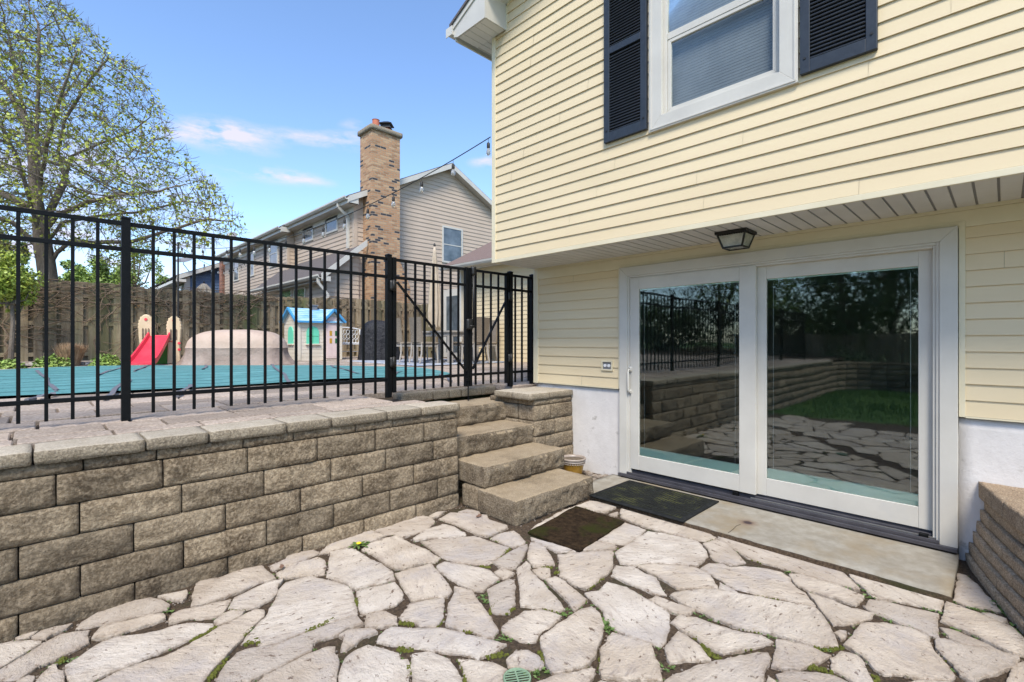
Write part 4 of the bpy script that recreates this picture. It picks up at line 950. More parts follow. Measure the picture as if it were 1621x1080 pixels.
for j in range(nV+1):
    for i in range(nU+1):
        u, v = i/nU, j/nV; p = m2[0].lerp(m2[3], u).lerp(m2[1].lerp(m2[2], u), v)
        e_ = min(u, 1-u, v, 1-v); p = p.copy(); p.z = .010 + .006*noise.noise(Vector((p.x*7, p.y*7, 1))) + .012*math.exp(-((u-.15)**2+(v-.85)**2)/.03)*.6
        p.x += .007*noise.noise(Vector((p.x*9, p.y*9, 5))); p.y += .007*noise.noise(Vector((p.x*9, p.y*9, 8))); vs.append(p)
n_ = len(vs); top_f = [(j*(nU+1)+i, j*(nU+1)+i+1, (j+1)*(nU+1)+i+1, (j+1)*(nU+1)+i) for j in range(nV) for i in range(nU)]
bd = [i for i in range(nU+1)] + [j*(nU+1)+nU for j in range(1, nV+1)] + [nV*(nU+1)+i for i in range(nU-1, -1, -1)] + [j*(nU+1) for j in range(nV-1, 0, -1)]
low = [vs[i]-Vector((0,0,.014)) for i in bd]; sidef = [(bd[i], n_+i, n_+(i+1)%len(bd), bd[(i+1)%len(bd)]) for i in range(len(bd))]
mb.add(vs+low, top_f+sidef)
o = mb.build('coir_doormat', M['matbr'], None, smooth=False); recentre(o); tag(o, 'worn brown mat stained with green moss lying on the flagstones by the steps', 'doormat')

# flower pot
pc = Vector((4.12, 3.255, .0)); pt = thing('flower_pot', 'small mustard yellow glazed pot with grey rim beside the stone steps', 'flower pot', pc)
mb = MB(); mb.lathe(pc, [(.088, 0), (.094, .01), (.100, .05), (.112, .11), (.121, .15), (.120, .152)], 36); mb.build('body', M['pot_y'], pt, smooth=True)
mb = MB(); mb.lathe(pc, [(.121, .150), (.130, .155), (.132, .163), (.127, .169), (.124, .171), (.134, .176), (.138, .186), (.136, .196), (.130, .199), (.118, .196), (.114, .175)], 36, cap=False); mb.build('rim', M['pot_g'], pt, smooth=True)
mb = MB()
for k in range(30):
    a = k*2*math.pi/30; mb.cbox(pc+Vector((.124*math.cos(a), .124*math.sin(a), .143)), (.004, .008, .0055), Matrix.Rotation(a, 3, 'Z'))
mb.build('bead_band', M['bwhite'] if False else M['pot_g'], pt); mb = MB(); mb.lathe(pc, [(.119, .172), (.06, .178), (.0, .174)], 24); mb.build('soil', M['soil'], pt)
# a little earth bank between the steps, the foundation and the slab
mb = MB()
for k in range(34):
    rn = random.Random(k+40); x, y = rn.uniform(3.78, 4.36), rn.uniform(2.98, 3.44)
    if (x-pc.x)**2+(y-pc.y)**2 < .16**2: continue
    r_ = rn.uniform(.02, .05); mb.rock((x-r_, y-r_*.7, -.02), (x+r_, y+r_*.7, rn.uniform(.0, .02)), .02, .01, .006, 14, seed=k)
tag(recentre(mb.build('rubble', M['mulch'])), 'loose stone chips on bare soil by the foundation and pot', 'rubble', kind='stuff')
# dead leaves
def leaf_thing(px, py, z, label, s=.03, a=0):
    p = P(px, py, Z=z); mb = MB(); d = Vector((math.cos(a), math.sin(a), 0)); q = Vector((-d.y, d.x, 0)); vs = []
    for j in range(6):
        t = j/5; w_ = s*.45*math.sin(t*math.pi)**.7; vs += [p+d*s*(t-.5)*2+q*w_+Vector((0,0,.012+.006*math.sin(j*2))), p+d*s*(t-.5)*2-q*w_+Vector((0,0,.010))]
    mb.add(vs, [(2*j, 2*j+2, 2*j+3, 2*j+1) for j in range(5)]); o = mb.build('dead_leaf', M['leafdead']); recentre(o); tag(o, label, 'leaf')
M['leafdead'] = mat('dead_leaf', (.13,.07,.045), (.20,.12,.08), 30, .9)
leaf_thing(758, 818, .004, 'curled brown dead leaf lying beside the bottom step', .04, .3)
leaf_thing(446, 899, .006, 'flat dark leaf on the pale stone left of the dandelion', .03, 1.0)

# ------------------------------------------------------------------ retaining walls and steps
Z_C = [.895, .822, .757, .593, .427, .262, .095, -.07]
def jx(pxs, y): return [XY(p, y) for p in pxs]
def wall_run(mb, capmb, x_end, x_start, yface, joints, capj):
    for c in range(len(joints)):
        z1, z0 = Z_C[c+1], Z_C[c+2] if c+2 < len(Z_C) else -.1
        y = yface - .006*c; js = [x_end] + joints[c][::-1]
        while js[-1] > x_start: js.append(js[-1]-.457)
        for k, (b, a) in enumerate(zip(js, js[1:])):
            near = b > -1.2
            mb.rock((a+.002, y, z0+.003), (b-.002, y+.24, z1-.001), .017 if near else .11, .007, .002, 8, face_amp=.024 if c else .012, face=(1, -1), seed=c*40+k)
    js = [x_end+.015] + capj[::-1]
    while js[-1] > x_start: js.append(js[-1]-.36)
    for k, (b, a) in enumerate(zip(js, js[1:])):
        capmb.rock((a+.002, yface-.03, Z_C[1]), (b-.002, yface+.27, Z_C[0]), .035 if b > -1.2 else .12, .012, .003, 9, face_amp=.009, face=(1, -1), seed=k+300)
YW = 3.44
mainw = thing('retaining_wall', 'long tan split-face block retaining wall with pale coping under the black fence', 'retaining wall', (0, YW, 0))
joints = [jx([132, 248, 385, 465, 563, 622, 696], YW), jx([89, 258, 392, 502, 594, 671], YW), jx([29-40+137-126+0, 126, 288, 418, 524, 611, 686][1:], YW-.01), jx([29, 212, 357, 476, 574, 655], YW-.015), jx([127, 290.6, 422, 528, 617.6, 692.6], YW-.02), jx([29, 214, 361, 479.5, 577, 659], YW-.03)]
a_, b_ = MB(), MB(); wall_run(a_, b_, 2.685, -7.2, YW, joints, jx([52, 231, 332, 455, 526, 614, 668], YW-.03))
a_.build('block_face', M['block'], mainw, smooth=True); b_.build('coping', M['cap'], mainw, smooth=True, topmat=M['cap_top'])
# the wall's return beside the steps and the curved far end (seen in the glass)
mb = MB()
for c in range(6):
    z1, z0 = Z_C[c+1], Z_C[c+2]
    mb.rock((2.45, YW+.245, z0+.003), (2.675, YW+.62, z1-.001), .04, .008, .002, 8, face_amp=.012, face=(0, 1), seed=c+70)
    x, y = -7.2, YW
    for k in range(7):
        a = R(180+12*k+6); x2, y2 = x+.45*math.cos(a), y+.45*math.sin(a)
        q = MB(); q.rock((0, -.12, z0+.003), (.44, .12, z1-.001), .11, .01, .003, 8, seed=c*9+k)
        ca, sa = math.cos(a), math.sin(a); mb.add([(x+v[0]*ca-v[1]*sa, y+.1+v[0]*sa+v[1]*ca, v[2]) for v in q.v], q.f); x, y = x2, y2
mb.build('wall_return', M['block'], mainw, smooth=True)

steps = thing('stone_steps', 'four tan stone slab steps climbing from the patio to the gate', 'steps', (3.2, 2.7, 0))
tops = [.184, .371, .562, .766]; yf = [2.70, 3.114, 3.53, 3.96]; bot = [-.02, .186, .373, .564]
xs = [(2.685, 3.705), (2.725, 3.79), (2.69, 3.79), (2.69, 4.02)]
for i in range(4):
    mb = MB(); y1 = (yf[i+1]+.12) if i < 3 else 4.42
    if i == 0: y1 = 3.16
    mb.rock((xs[i][0], yf[i], bot[i]), (xs[i][1], y1, tops[i]), .016, .011, .005, 11, face_amp=.036, face=(1, -1), seed=i+11)
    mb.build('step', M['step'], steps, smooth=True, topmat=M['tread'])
mb = MB(); mb.rock((2.70, 3.165, -.02), (2.95, 3.39, .180), .03, .01, .003, 8, seed=5); mb.rock((2.955, 3.165, -.02), (3.78, 3.5, .182), .05, .01, .003, 8, seed=6); mb.rock((2.70, 3.56, 0), (3.78, 3.95, .37), .08, .01, .003, 8, seed=7)
mb.build('base_block', M['block'], steps, smooth=True)

pier = thing('retaining_wall', 'short block wall with coping between the steps and the painted foundation', 'retaining wall', (4.1, 3.5, 0))
mb = MB()
pj = [[4.02], [4.03], [4.09], [3.93], [4.12], [3.95]]
for c in range(6):
    z1, z0 = Z_C[c+1], Z_C[c+2]; js = [3.765-.0] + pj[c] + [4.405]
    for k, (a, b) in enumerate(zip(js, js[1:])):
        mb.rock((a+.002, 3.50-.006*c, z0+.003), (b-.002, 3.74, z1-.001), .018, .008, .002, 8, face_amp=.022, face=(1, -1), seed=c*5+k+90)
    if z1 > .5: mb.rock((3.765, 3.745, z0+.003), (3.99, 4.2, z1-.001), .03, .009, .003, 8, face_amp=.014, face=(0, -1), seed=c+130)
mb.build('block_face', M['block'], pier, smooth=True)
mb = MB(); mb.rock((3.68, 3.475, .822), (4.0, 3.76, .896), .03, .014, .004, 8, face_amp=.008, face=(1,-1), seed=1); mb.rock((4.004, 3.475, .822), (4.40, 3.76, .895), .03, .014, .004, 8, face_amp=.008, face=(1,-1), seed=2)
mb.rock((3.69, 3.764, .822), (4.06, 4.06, .894), .03, .014, .004, 8, seed=3); mb.rock((4.064, 3.764, .822), (4.40, 4.06, .892), .03, .014, .004, 8, seed=4)
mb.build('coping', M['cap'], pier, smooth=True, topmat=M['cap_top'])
mb = MB(); mb.rock((4.40, 3.52, -.05), (4.41, 3.60, .86), .05, .003, .002, 6); mb.build('mortar_strip', M['concrete'], pier)

# thin-course wall at the right edge
rw = thing('retaining_wall', 'low curved brown wall of thin stacked courses right of the sliding door', 'retaining wall', (4.0, .05, 0))
path = [Vector((4.41, .185, 0)), Vector((4.10, .115, 0)), Vector((3.80, .03, 0)), Vector((3.50, -.065, 0)), Vector((3.22, -.19, 0)), Vector((2.98, -.37, 0)), Vector((2.80, -.6, 0)), Vector((2.70, -.86, 0)), Vector((2.66, -1.15, 0)), Vector((2.64, -1.45, 0)), Vector((2.64, -1.75, 0))]
def along(t):
    i = min(int(t), len(path)-2); f = t-i; p = path[i].lerp(path[i+1], f); d = (path[i+1]-path[i]).normalized(); return p, d
def curved_block(mb, t0, t1, z0, z1, off, depth, seed, amp=.004):
    q = MB(); n0 = along(t0)[0]; n1 = along(t1)[0]; L_ = (n1-n0).length; q.rock((0, 0, z0), (L_, depth, z1), .02, .005, .003, 12, face_amp=amp, face=(1, -1) if False else None, seed=seed)
    d = (n1-n0).normalized(); nrm = Vector((-d.y, d.x, 0))          # inward = into the bank
    nrm = -nrm if nrm.dot(Vector((1, -1, 0))) < 0 else nrm
    for i_, v in enumerate(q.v): pass
    mb.add([n0 + d*v[0] + nrm*(v[1]+off) + Vector((0, 0, v[2])) for v in q.v], q.f if d.cross(nrm).z > 0 else [f[::-1] for f in q.f])
mb = MB(); nc = 6; hc = .455/nc
for c in range(nc):
    t = 0 if c % 2 else .0; st = .5+.35*((c*7) % 3)/2; k = 0
    while t < 9.9:
        t1 = min(t+(st if t == 0 else 1.1+.3*((k+c) % 2)), 10-1e-6); curved_block(mb, t, t1-.012, c*hc-.03+.002*0, (c+1)*hc-.032, c*.018, .24, c*30+k); t = t1; k += 1
mb.build('block_face', M['block_brown'], rw, smooth=True)
mb = MB(); t = 0; k = 0
for t1 in (1.55, 2.6, 3.7, 4.9, 6.1, 7.4, 8.7, 9.999):
    curved_block(mb, t, t1-.01, .424, .528, 6*.018-.045, .34, k+400, .008); t = t1; k += 1
mb.build('coping', M['block_brown'], rw, smooth=True)
mb = MB(); pts = [along(i*.5)[0] for i in range(20)]; mb.quad(*([(p.x+.18, p.y-.22, .505) for p in pts] + [(4.4, -1.9, .505), (4.4, -.05, .505)])); mb.build('planting_soil', M['dirt'], rw)

# ------------------------------------------------------------------ pool deck
PVX0, PVX1, PVY0, PVY1 = -8.5, 8.6, YW+.275, 14.6
cov_px = [(-260, 676), (-120, 652), (0, 631), (100, 626.5), (200, 622), (310, 616), (418, 610), (520, 605), (610, 600.5), (680, 598), (706, 596), (716, 594), (709, 590.5), (690, 586.5), (667, 583.5), (640, 582.3), (607, 581.6), (540, 580.8), (500, 580.2), (455, 579.6), (420, 579), (380, 579), (330, 579.2), (270, 579.4), (211, 580), (150, 581.5), (90, 583), (0, 586), (-120, 590), (-240, 596)]
cov = [PD(x, y) for x, y in cov_px]
def inside(x, y, poly):
    c = False; n = len(poly)
    for i in range(n):
        a, b = poly[i], poly[i-1]
        if (a[1] > y) != (b[1] > y) and x < (b[0]-a[0])*(y-a[1])/(b[1]-a[1])+a[0]: c = not c
    return c
cov2 = [(p.x, p.y) for p in cov]
mb = MB(); rn = random.Random(21); y = PVY0; row = 0
rows = []
while y < PVY1:
    h_ = .19 if row == 0 else rn.choice([.23, .31, .31, .42]); rows.append((y, min(y+h_, PVY1))); y += h_; row += 1
for (y0_, y1_) in rows:
    x = PVX0 + rn.uniform(0, .3)
    while x < PVX1:
        w_ = rn.choice([.31, .42, .46, .62]); x1_ = min(x+w_, PVX1)
        cx_, cy_ = (x+x1_)/2, (y0_+y1_)/2
        skip = (inside(x, y0_, cov2) and inside(x1_, y1_, cov2) and inside(x, y1_, cov2) and inside(x1_, y0_, cov2)) or (y0_ < 4.42 and x1_ > 2.69 and x < 4.02) or (y0_ < 4.09 and x1_ > 3.68)
        if y0_ > 13.0 and x < 2.0: skip = True
        if not skip:
            g_ = .0085; z_ = deckz(cy_)+rn.uniform(-.004, .004); c_ = .006
            a0, a1, b0, b1 = x+g_, x1_-g_, y0_+g_, y1_-g_
            mb.add([(a0,b0,z_-.06),(a1,b0,z_-.06),(a1,b1,z_-.06),(a0,b1,z_-.06),(a0,b0,z_-c_),(a1,b0,z_-c_),(a1,b1,z_-c_),(a0,b1,z_-c_),(a0+c_,b0+c_,z_),(a1-c_,b0+c_,z_),(a1-c_,b1-c_,z_),(a0+c_,b1-c_,z_)],
                   [(0,1,5,4),(1,2,6,5),(2,3,7,6),(3,0,4,7),(4,5,9,8),(5,6,10,9),(6,7,11,10),(7,4,8,11),(8,9,10,11)])
        x = x1_
mb.build('pool_deck', M['paver'], None, kind='structure')
mb = MB(); mb.add([(-30, YW+.26, .84), (2.68, YW+.26, .84), (2.68, 4.43, .84), (4.03, 4.43, .84), (4.03, 3.8, .84), (8.6, 3.8, .84), (40, 3.8, .88), (40, 60, .93), (-30, 60, .93)], [tuple(range(9))])
mb.build('terrace_ground', M['dirt'], None, kind='structure')
# edging pavers at the top of the steps
mb = MB(); x = 2.69; k = 0
for w_ in (.42, .22, .18, .3, .24):
    mb.rock((x+.003, 4.40, .80), (x+w_-.003, 4.56, .897), .03, .012, .003, 9, face_amp=.008, face=(1,-1), seed=k+61); x += w_; k += 1
mb.build('deck_edging', M['cap'], None, smooth=True, kind='structure')

# pool cover
def sheet_poly(mb, poly, zf, inset=.0):
    from mathutils.geometry import delaunay_2d_cdt
    pts = [Vector(p) for p in poly]; n = len(pts); ext = []
    x0, x1 = min(p.x for p in pts), max(p.x for p in pts); y0_, y1_ = min(p.y for p in pts), max(p.y for p in pts); s = .22; x = x0
    while x < x1:
        y = y0_
        while y < y1_:
            if inside(x, y, poly): ext.append(Vector((x, y)))
            y += s
        x += s
    vs, es, fs, *_ = delaunay_2d_cdt(pts+ext, [], [list(range(n))], 1, 1e-4)
    mb.add([(v.x, v.y, zf(v.x, v.y)) for v in vs], [tuple(f) for f in fs])
M['cover'] = mat('teal_pool_cover', (.075,.235,.235), (.10,.275,.275), 2, .75, .8, 2.2, bdist=.10, c3=(.14,.36,.36), s3=.9)
M['webbing'] = mat('dark_webbing', (.035,.13,.14), None, 5, .9)
pool = thing('pool_cover', 'teal fabric pool cover strapped over the swimming pool', 'pool cover', (-1, 9, .93))
zf = lambda x, y: deckz(y)+.026 + .03*noise.noise(Vector((x*.9, y*.9, 2))) 
mb = MB(); sheet_poly(mb, cov2, zf); mb.build('cover_sheet', M['cover'], pool, smooth=True)
for k in range(26):                      # webbing sewn on
    mb = MB(); yy = 5.95+k*.46; pts = []
    for i in range(120):
        x = -8+i*.12
        if inside(x, yy+.03*x, cov2): pts.append((x, yy+.03*x, zf(x, yy+.03*x)+.006))
    if len(pts) > 3:
        for a, b in zip(pts, pts[1:]):
            if abs(a[0]-b[0]) >= .2: mb.build('webbing', M['webbing'], pool); mb = MB()
            else: mb.add([(a[0], a[1]-.014, a[2]), (b[0], b[1]-.014, b[2]), (b[0], b[1]+.014, b[2]), (a[0], a[1]+.014, a[2])], [(0,1,2,3)])
    if mb.v: mb.build('webbing', M['webbing'], pool)
cx_, cy_ = 0.5, 9.0
for k, (a, b) in enumerate([((283,627.5),(307,612)), ((322,589),(328,575.5)), ((430,579),(460,610)), ((524,581),(570,594)), ((55,634),(85,628)), ((200,583),(150,596)), ((88,622),(60,590)), ((214,590),(236,580)), ((612,604),(635,590)), ((712,604),(695,596)), ((168,632),(205,606))]):
    p, q = PD(*a), PD(*b); mb = MB(); n_ = 8; w_ = .022; d = (q-p).normalized(); s_ = Vector((-d.y, d.x, 0))*w_; vs = []
    for i in range(n_+1):
        t = p.lerp(q, i/n_)+s_*.8*math.sin(i*1.1+k); zz = zf(t.x, t.y)+.014+.008*math.sin(i*2.0+k); vs += [Vector((t.x, t.y, zz))+s_, Vector((t.x, t.y, zz))-s_]
    mb.add(vs, [(2*i, 2*i+1, 2*i+3, 2*i+2) for i in range(n_)]); mb.tube([Vector((p.x, p.y, deckz(p.y)+.02)), Vector((p.x, p.y, deckz(p.y)+.02))-d*.12], .018, 7); mb.build('strap', M['strap'], pool)

# ------------------------------------------------------------------ black aluminium fence and gates
FY = 4.28; FB = .925; ZR = (1.063, 2.085, 2.262)
def picket_mesh(z0=FB+.012, z1=ZR[2]):
    me = MB().box((-.0095, -.0095, 0), (.0095, .0095, z1-z0)); m = bpy.data.meshes.new('picket'); m.from_pydata(me.v, [], me.f); m.materials.append(M['black']); return m
pick = picket_mesh()
def fence_run(root, x0, x1, xs, posts):
    b = wloc(root)
    for x in xs:
        o = bpy.data.objects.new('picket', pick); C.objects.link(o); o.parent = root; o.location = (x-b.x, FY-b.y, FB+.012-b.z)
    for z in ZR:
        mb = MB(); mb.box((x0, FY-.0125, z-.013), (x1, FY+.0125, z+.016)); mb.build('rail', M['black'], root, bevel=.003)
    for x in posts:
        mb = MB(); mb.box((x-.0255, FY-.0255, .89), (x+.0255, FY+.0255, 2.295)); mb.add([(x+sx*.028, FY+sy*.028, z) for z in (2.295, 2.306) for sx, sy in ((-1,-1),(1,-1),(1,1),(-1,1))]+[(x, FY, 2.318)], [(3,2,1,0),(0,1,5,4),(1,2,6,5),(2,3,7,6),(3,0,4,7),(4,5,8),(5,6,8),(6,7,8),(7,4,8)])
        mb.build('post', M['black'], root, bevel=.002)
PX = [.437, 2.483]
fx0 = -7.9
f1 = thing('metal_fence', 'long run of black aluminium picket fence along the top of the block wall', 'fence', (-2, FY, .9))
xs = [.592+.1249*k for k in range(15)]
for sec in range(4):
    b = PX[0]-2.046*sec; xs += [b-2.046+.149+.1249*k for k in range(15)]
fence_run(f1, fx0, 2.46, [x for x in xs if x > fx0], [PX[0]-2.046*k for k in range(0, 5)]+[PX[1]])
f2 = thing('metal_fence', 'short black picket panel between the gate and the house corner', 'fence', (4.36, FY, .9))
fence_run(f2, 4.20, 4.545, jx([815.6, 826.2, 836.2], FY), [4.168, 4.563])
def gate(x0, x1, pxs, brace, label, hinge_x, hinge_dir):
    g_ = thing('metal_gate', label, 'gate', ((x0+x1)/2, FY, .94), 'gate leaves of the black pool fence' if False else None)
    b = wloc(g_)
    mb = MB()
    for x in (x0+.02, x1-.02): mb.box((x-.02, FY-.022, .935), (x+.02, FY+.022, 2.285))
    for z in ZR: mb.box((x0+.041, FY-.0125, z-.013), (x1-.041, FY+.0125, z+.016))
    mb.build('gate_frame', M['black'], g_, bevel=.002)
    for x in jx(pxs, FY):
        o = bpy.data.objects.new('picket', pick); C.objects.link(o); o.parent = g_; o.location = (x-b.x, FY-b.y, FB+.02-b.z)
    mb = MB(); mb.bar((brace[0][0], FY-.019, brace[0][1]), (brace[1][0], FY-.019, brace[1][1]), .016, .026, up=(0,1,0)); mb.build('brace', M['black'], g_)
    for z in (1.24, 2.0):
        mb = MB(); mb.rock((hinge_x-.035, FY-.05, z-.05), (hinge_x+.035, FY-.024, z+.05), .03, .006, 0); mb.tube([(hinge_x, FY-.052, z-.055), (hinge_x, FY-.052, z+.055)], .011, 8); mb.build('hinge', M['iron'], g_, smooth=True)
    return g_
g1 = gate(2.522, 3.492, [642.2, 657.3, 672, 686.2, 700, 713.3, 725.6], ((2.57, 2.04), (3.455, 1.11)), 'wider left leaf of the black double gate with diagonal brace', 2.513, 1)
mb = MB(); mb.rock((3.45, FY-.055, 1.58), (3.53, FY-.023, 1.70), .03, .006, 0); mb.tube([(3.49, FY-.05, 1.62), (3.56, FY-.05, 1.62)], .010, 8); mb.build('latch', M['iron'], g1, smooth=True)
mb = MB(); mb.tube([(3.472, FY-.035, 1.1), (3.472, FY-.035, .775)], .007, 8); mb.box((3.452, FY-.046, 1.0), (3.492, FY-.023, 1.03)); mb.build('drop_rod', M['black'], g1)
g2 = gate(3.505, 4.128, [752.9, 764.9, 777.1, 788.9], ((4.07, 1.93), (3.55, 1.13)), 'narrower right leaf of the black double gate with diagonal brace', 4.135, -1)
mb = MB(); mb.tube([(3.553, FY-.035, 1.6), (3.553, FY-.035, 2.24)], .014, 10); mb.rock((3.525, FY-.052, 2.2), (3.58, FY-.02, 2.30), .03, .006, 0); mb.build('gate_latch', M['iron'], g2, smooth=True)

# ------------------------------------------------------------------ board fence with dead vines
def wf_y(x): return 15.0 - .10*x
def ztop(x): return 2.74 + .03*math.sin(x*1.1) + (.05 if x < 1.2 else 0)
wf = thing('wooden_fence', 'weathered grey board fence behind the pool covered in bare vines', 'fence', (3, wf_y(3), .9))
mb = MB(); rn = random.Random(8); x = -9.0; k = 0
while x < 12.5:
    w_ = .142; y = wf_y(x) + (0 if k % 2 else .065); zt2 = ztop(x)+rn.uniform(-.02, .02); t = rn.uniform(-.006, .006)
    mb.add([(x, y-.01, .88), (x+w_, y-.01, .88), (x+w_+t, y-.01, zt2-.012), (x+w_-.03+t, y-.01, zt2), (x+.03+t, y-.01, zt2), (x+t, y-.01, zt2-.012)] + [(x, y+.01, .88), (x+w_, y+.01, .88), (x+w_+t, y+.01, zt2-.012), (x+w_-.03+t, y+.01, zt2), (x+.03+t, y+.01, zt2), (x+t, y+.01, zt2-.012)],
           [(0,1,2,3,4,5), (11,10,9,8,7,6)]+[(i, i+6, (i+1)%6+6, (i+1)%6) for i in range(6)])
    x += .108 if k % 2 else .118; k += 1
mb.build('board', M['wood'], wf)
for z in (1.15, 1.85, 2.5): mb = MB(); mb.bar((-9, wf_y(-9)+.03, z), (12.5, wf_y(12.5)+.03, z), .04, .09); mb.build('stringer', M['wood'], wf)
vn = thing('climbing_vine', 'tangle of bare brown vines over the top of the board fence', 'vine', (2, wf_y(2)-.05, .9))
mb = MB(); rn = random.Random(4)
for k in range(520):
    x = rn.uniform(-8, 4.9) if k < 480 else rn.uniform(4.9, 9)
    z = 2.72 - abs(rn.gauss(0, .28)) if rn.random() < .62 else rn.uniform(1.2, 2.6)
    a = rn.uniform(-.5, .5) + (math.pi if rn.random() < .5 else 0)
    if rn.random() < .15: a = rn.uniform(0, 6.28)
    p = Vector((x, wf_y(x)-rn.uniform(.02, .10), z)); pts = [p]; L_ = rn.randint(5, 13)
    for j in range(L_):
        a += rn.uniform(-.35, .35) + (-.10*math.sin(a) if True else 0); st = rn.uniform(.06, .14)
        q = pts[-1]+Vector((math.cos(a)*st, rn.uniform(-.02, .02), math.sin(a)*st)); q.y = min(q.y, wf_y(q.x)-.012); q.z = min(max(q.z, .95), 2.80 + .05*noise.noise(Vector((q.x*2, 0, 0)))); pts.append(q)
    r0 = rn.uniform(.005, .014); mb.tube(pts, [r0*(1-.75*i/len(pts)) for i in range(len(pts))], 4, cap=False)
for k in range(16):
    x = rn.uniform(-7, 4.6); pts = [Vector((x, wf_y(x)-.03, .9))]
    for j in range(14): pts.append(pts[-1]+Vector((rn.uniform(-.12, .12), rn.uniform(-.01, .01), .135))); pts[-1].y = wf_y(pts[-1].x)-.04
    mb.tube(pts, [.016*(1-.04*i) for i in range(15)], 5, cap=False)
mb.build('vine_stem', M['vine'], vn)
mb = MB()
for k in range(70):
    x = rn.uniform(-7, 5.5); z = rn.uniform(2.2, 2.85); c = Vector((x, wf_y(x)-.08, z)); s = rn.uniform(.012, .03)
    mb.add([c+Vector((rn.uniform(-s,s), rn.uniform(-s,s), rn.uniform(-s,s))) for _ in range(4)], [(0,1,2,3)])
M['leafor'] = mat('withered_leaf', (.42,.20,.05), (.30,.16,.06), 30, .8); mb.build('withered_leaf', M['leafor'], vn)

# planting bed in front of the fence
def bed_pt(px, py): return PD(px, py)
mb = MB(); nx = 90
for j in range(9):
    for i in range(nx+1):
        x = -9+11.2*i/nx; yb = 13.25-.02*x; y = yb+(wf_y(x)-yb)*j/8; mb.v.append((x, y, deckz(y)+.01+.03*math.sin(min(1, j/3)*1.57)+.02*noise.noise(Vector((x*4, y*4, 0)))))
for j in range(8):
    for i in range(nx): a = j*(nx+1)+i; mb.f.append((a, a+1, a+nx+2, a+nx+1))
mb.build('planting_bed', M['mulch'], None, smooth=True, kind='structure')
mb = MB(); rn = random.Random(31)
for k in range(420):
    x = rn.uniform(-6, 2.1); y = 13.25-.02*x+abs(rn.gauss(0, .3)); r_ = rn.uniform(.02, .05); mb.rock((x-r_, y-r_*.8, deckz(y)), (x+r_, y+r_*.8, deckz(y)+.03+r_*.6), .05, r_*.4, .004, 9, seed=k)
M['pebble'] = mat('bed_stones', (.42,.36,.31), (.55,.50,.45), 20, .9, island=.4)
tag(mb.build('bed_stones', M['pebble']), 'scattered pale stones and mulch along the planting bed edge', 'gravel', kind='stuff')
def shrub(c, rx, ry, rz, n, m, label, leaf=.035, seed=0):
    t = thing('shrub', label, 'shrub', c); rn = random.Random(seed); mb = MB()
    for k in range(n):
        d = Vector((rn.gauss(0,1), rn.gauss(0,1), abs(rn.gauss(0,1)))).normalized(); q = rn.uniform(.6, 1.0)*(1+.16*noise.noise(d*2.5+Vector((seed,0,0)))); p = Vector(c)+Vector((d.x*rx*q, d.y*ry*q, d.z*rz*q))
        s = leaf*rn.uniform(.5, 1.1); u = Vector((rn.gauss(0,1), rn.gauss(0,1), rn.gauss(0,.6))).normalized(); v = u.cross(d+Vector((0,0,.4))).normalized()
        mb.add([p-u*s, p+v*s*.5, p+u*s, p-v*s*.5], [(0,1,2,3)])
    mb.build('foliage', m, t)
    mb = MB()
    for k in range(14):
        a = k*.45; mb.tube([Vector(c), Vector(c)+Vector((math.cos(a)*rx*.6, math.sin(a)*ry*.6, rz*.7))], [.01, .004], 4)
    mb.build('stem', M['vine'], t)
def bshrub(px, wpx, hpx, py, label, seed, n=900):
    p = PD(px, py); k = (p.x*CS+p.y*SN)/F; shrub(p+Vector((0,0,-.02)), wpx/2*k, wpx/2*k, hpx*k, n, M['leafg'], label, .04, seed)
bshrub(12, 42, 17, 583, 'low bright green perennial shrub at the left end of the planting bed', 1)
bshrub(83, 48, 20, 580, 'low bright green shrub between the black lantern and the dry grass clump', 2)
bshrub(169, 44, 20, 579, 'low bright green shrub right of the dry grass clump', 3)
p = PD(112, 578); k = (p.x*CS+p.y*SN)/F; t = thing('ornamental_grass', 'round clump of dry tan ornamental grass cut short', 'ornamental grass', p); mb = MB(); rn = random.Random(6)
for i in range(900):
    a = rn.uniform(0, 6.28); r0 = rn.uniform(0, .16); lean = rn.uniform(.1, .75); hh = 37*k*rn.uniform(.8, 1.05); d = Vector((math.cos(a), math.sin(a), 0)); b0 = p+d*r0; tip = b0+d*lean*hh*.62+Vector((0,0,hh*(1-.25*lean*lean))); s_ = Vector((-d.y, d.x, 0))*.006
    md = b0.lerp(tip, .5)+Vector((0,0,.04)); mb.add([b0-s_, b0+s_, md+s_, md-s_, tip], [(0,1,2,3), (3,2,4)])
mb.build('stalk', M['straw'], t)
# black bed lantern
for (px, py, hp, lab) in ((44, 572, 32, 'black square garden lantern standing in the planting bed'), (2, 574, 22, 'black garden lantern cut off by the left edge of the photo')):
    p = PD(px, py); k = (p.x*CS+p.y*SN)/F; h_ = hp*k; t = thing('garden_lantern', lab, 'lantern', p)
    mb = MB(); mb.box((p.x-.08, p.y-.08, p.z), (p.x+.08, p.y+.08, p.z+h_*.22)); mb.build('base', M['grey'], t)
    mb = MB(); mb.lathe((p.x, p.y, p.z+h_*.2), [(.11, 0), (.14, h_*.06), (.12, h_*.1), (.15, h_*.5), (.16, h_*.52)], 4); mb.build('body', M['lantern'], t)
    mb = MB(); mb.lathe((p.x, p.y, p.z+h_*.73), [(.19, 0), (.20, h_*.05), (.15, h_*.14), (.11, h_*.17), (.05, h_*.25)], 4); mb.build('lid', M['lantern'], t)
    mb = MB(); mb.box((p.x-.09, p.y-.09, p.z+h_*.71), (p.x+.09, p.y+.09, p.z+h_*.735)); mb.build('lens', M['lampglass'], t)

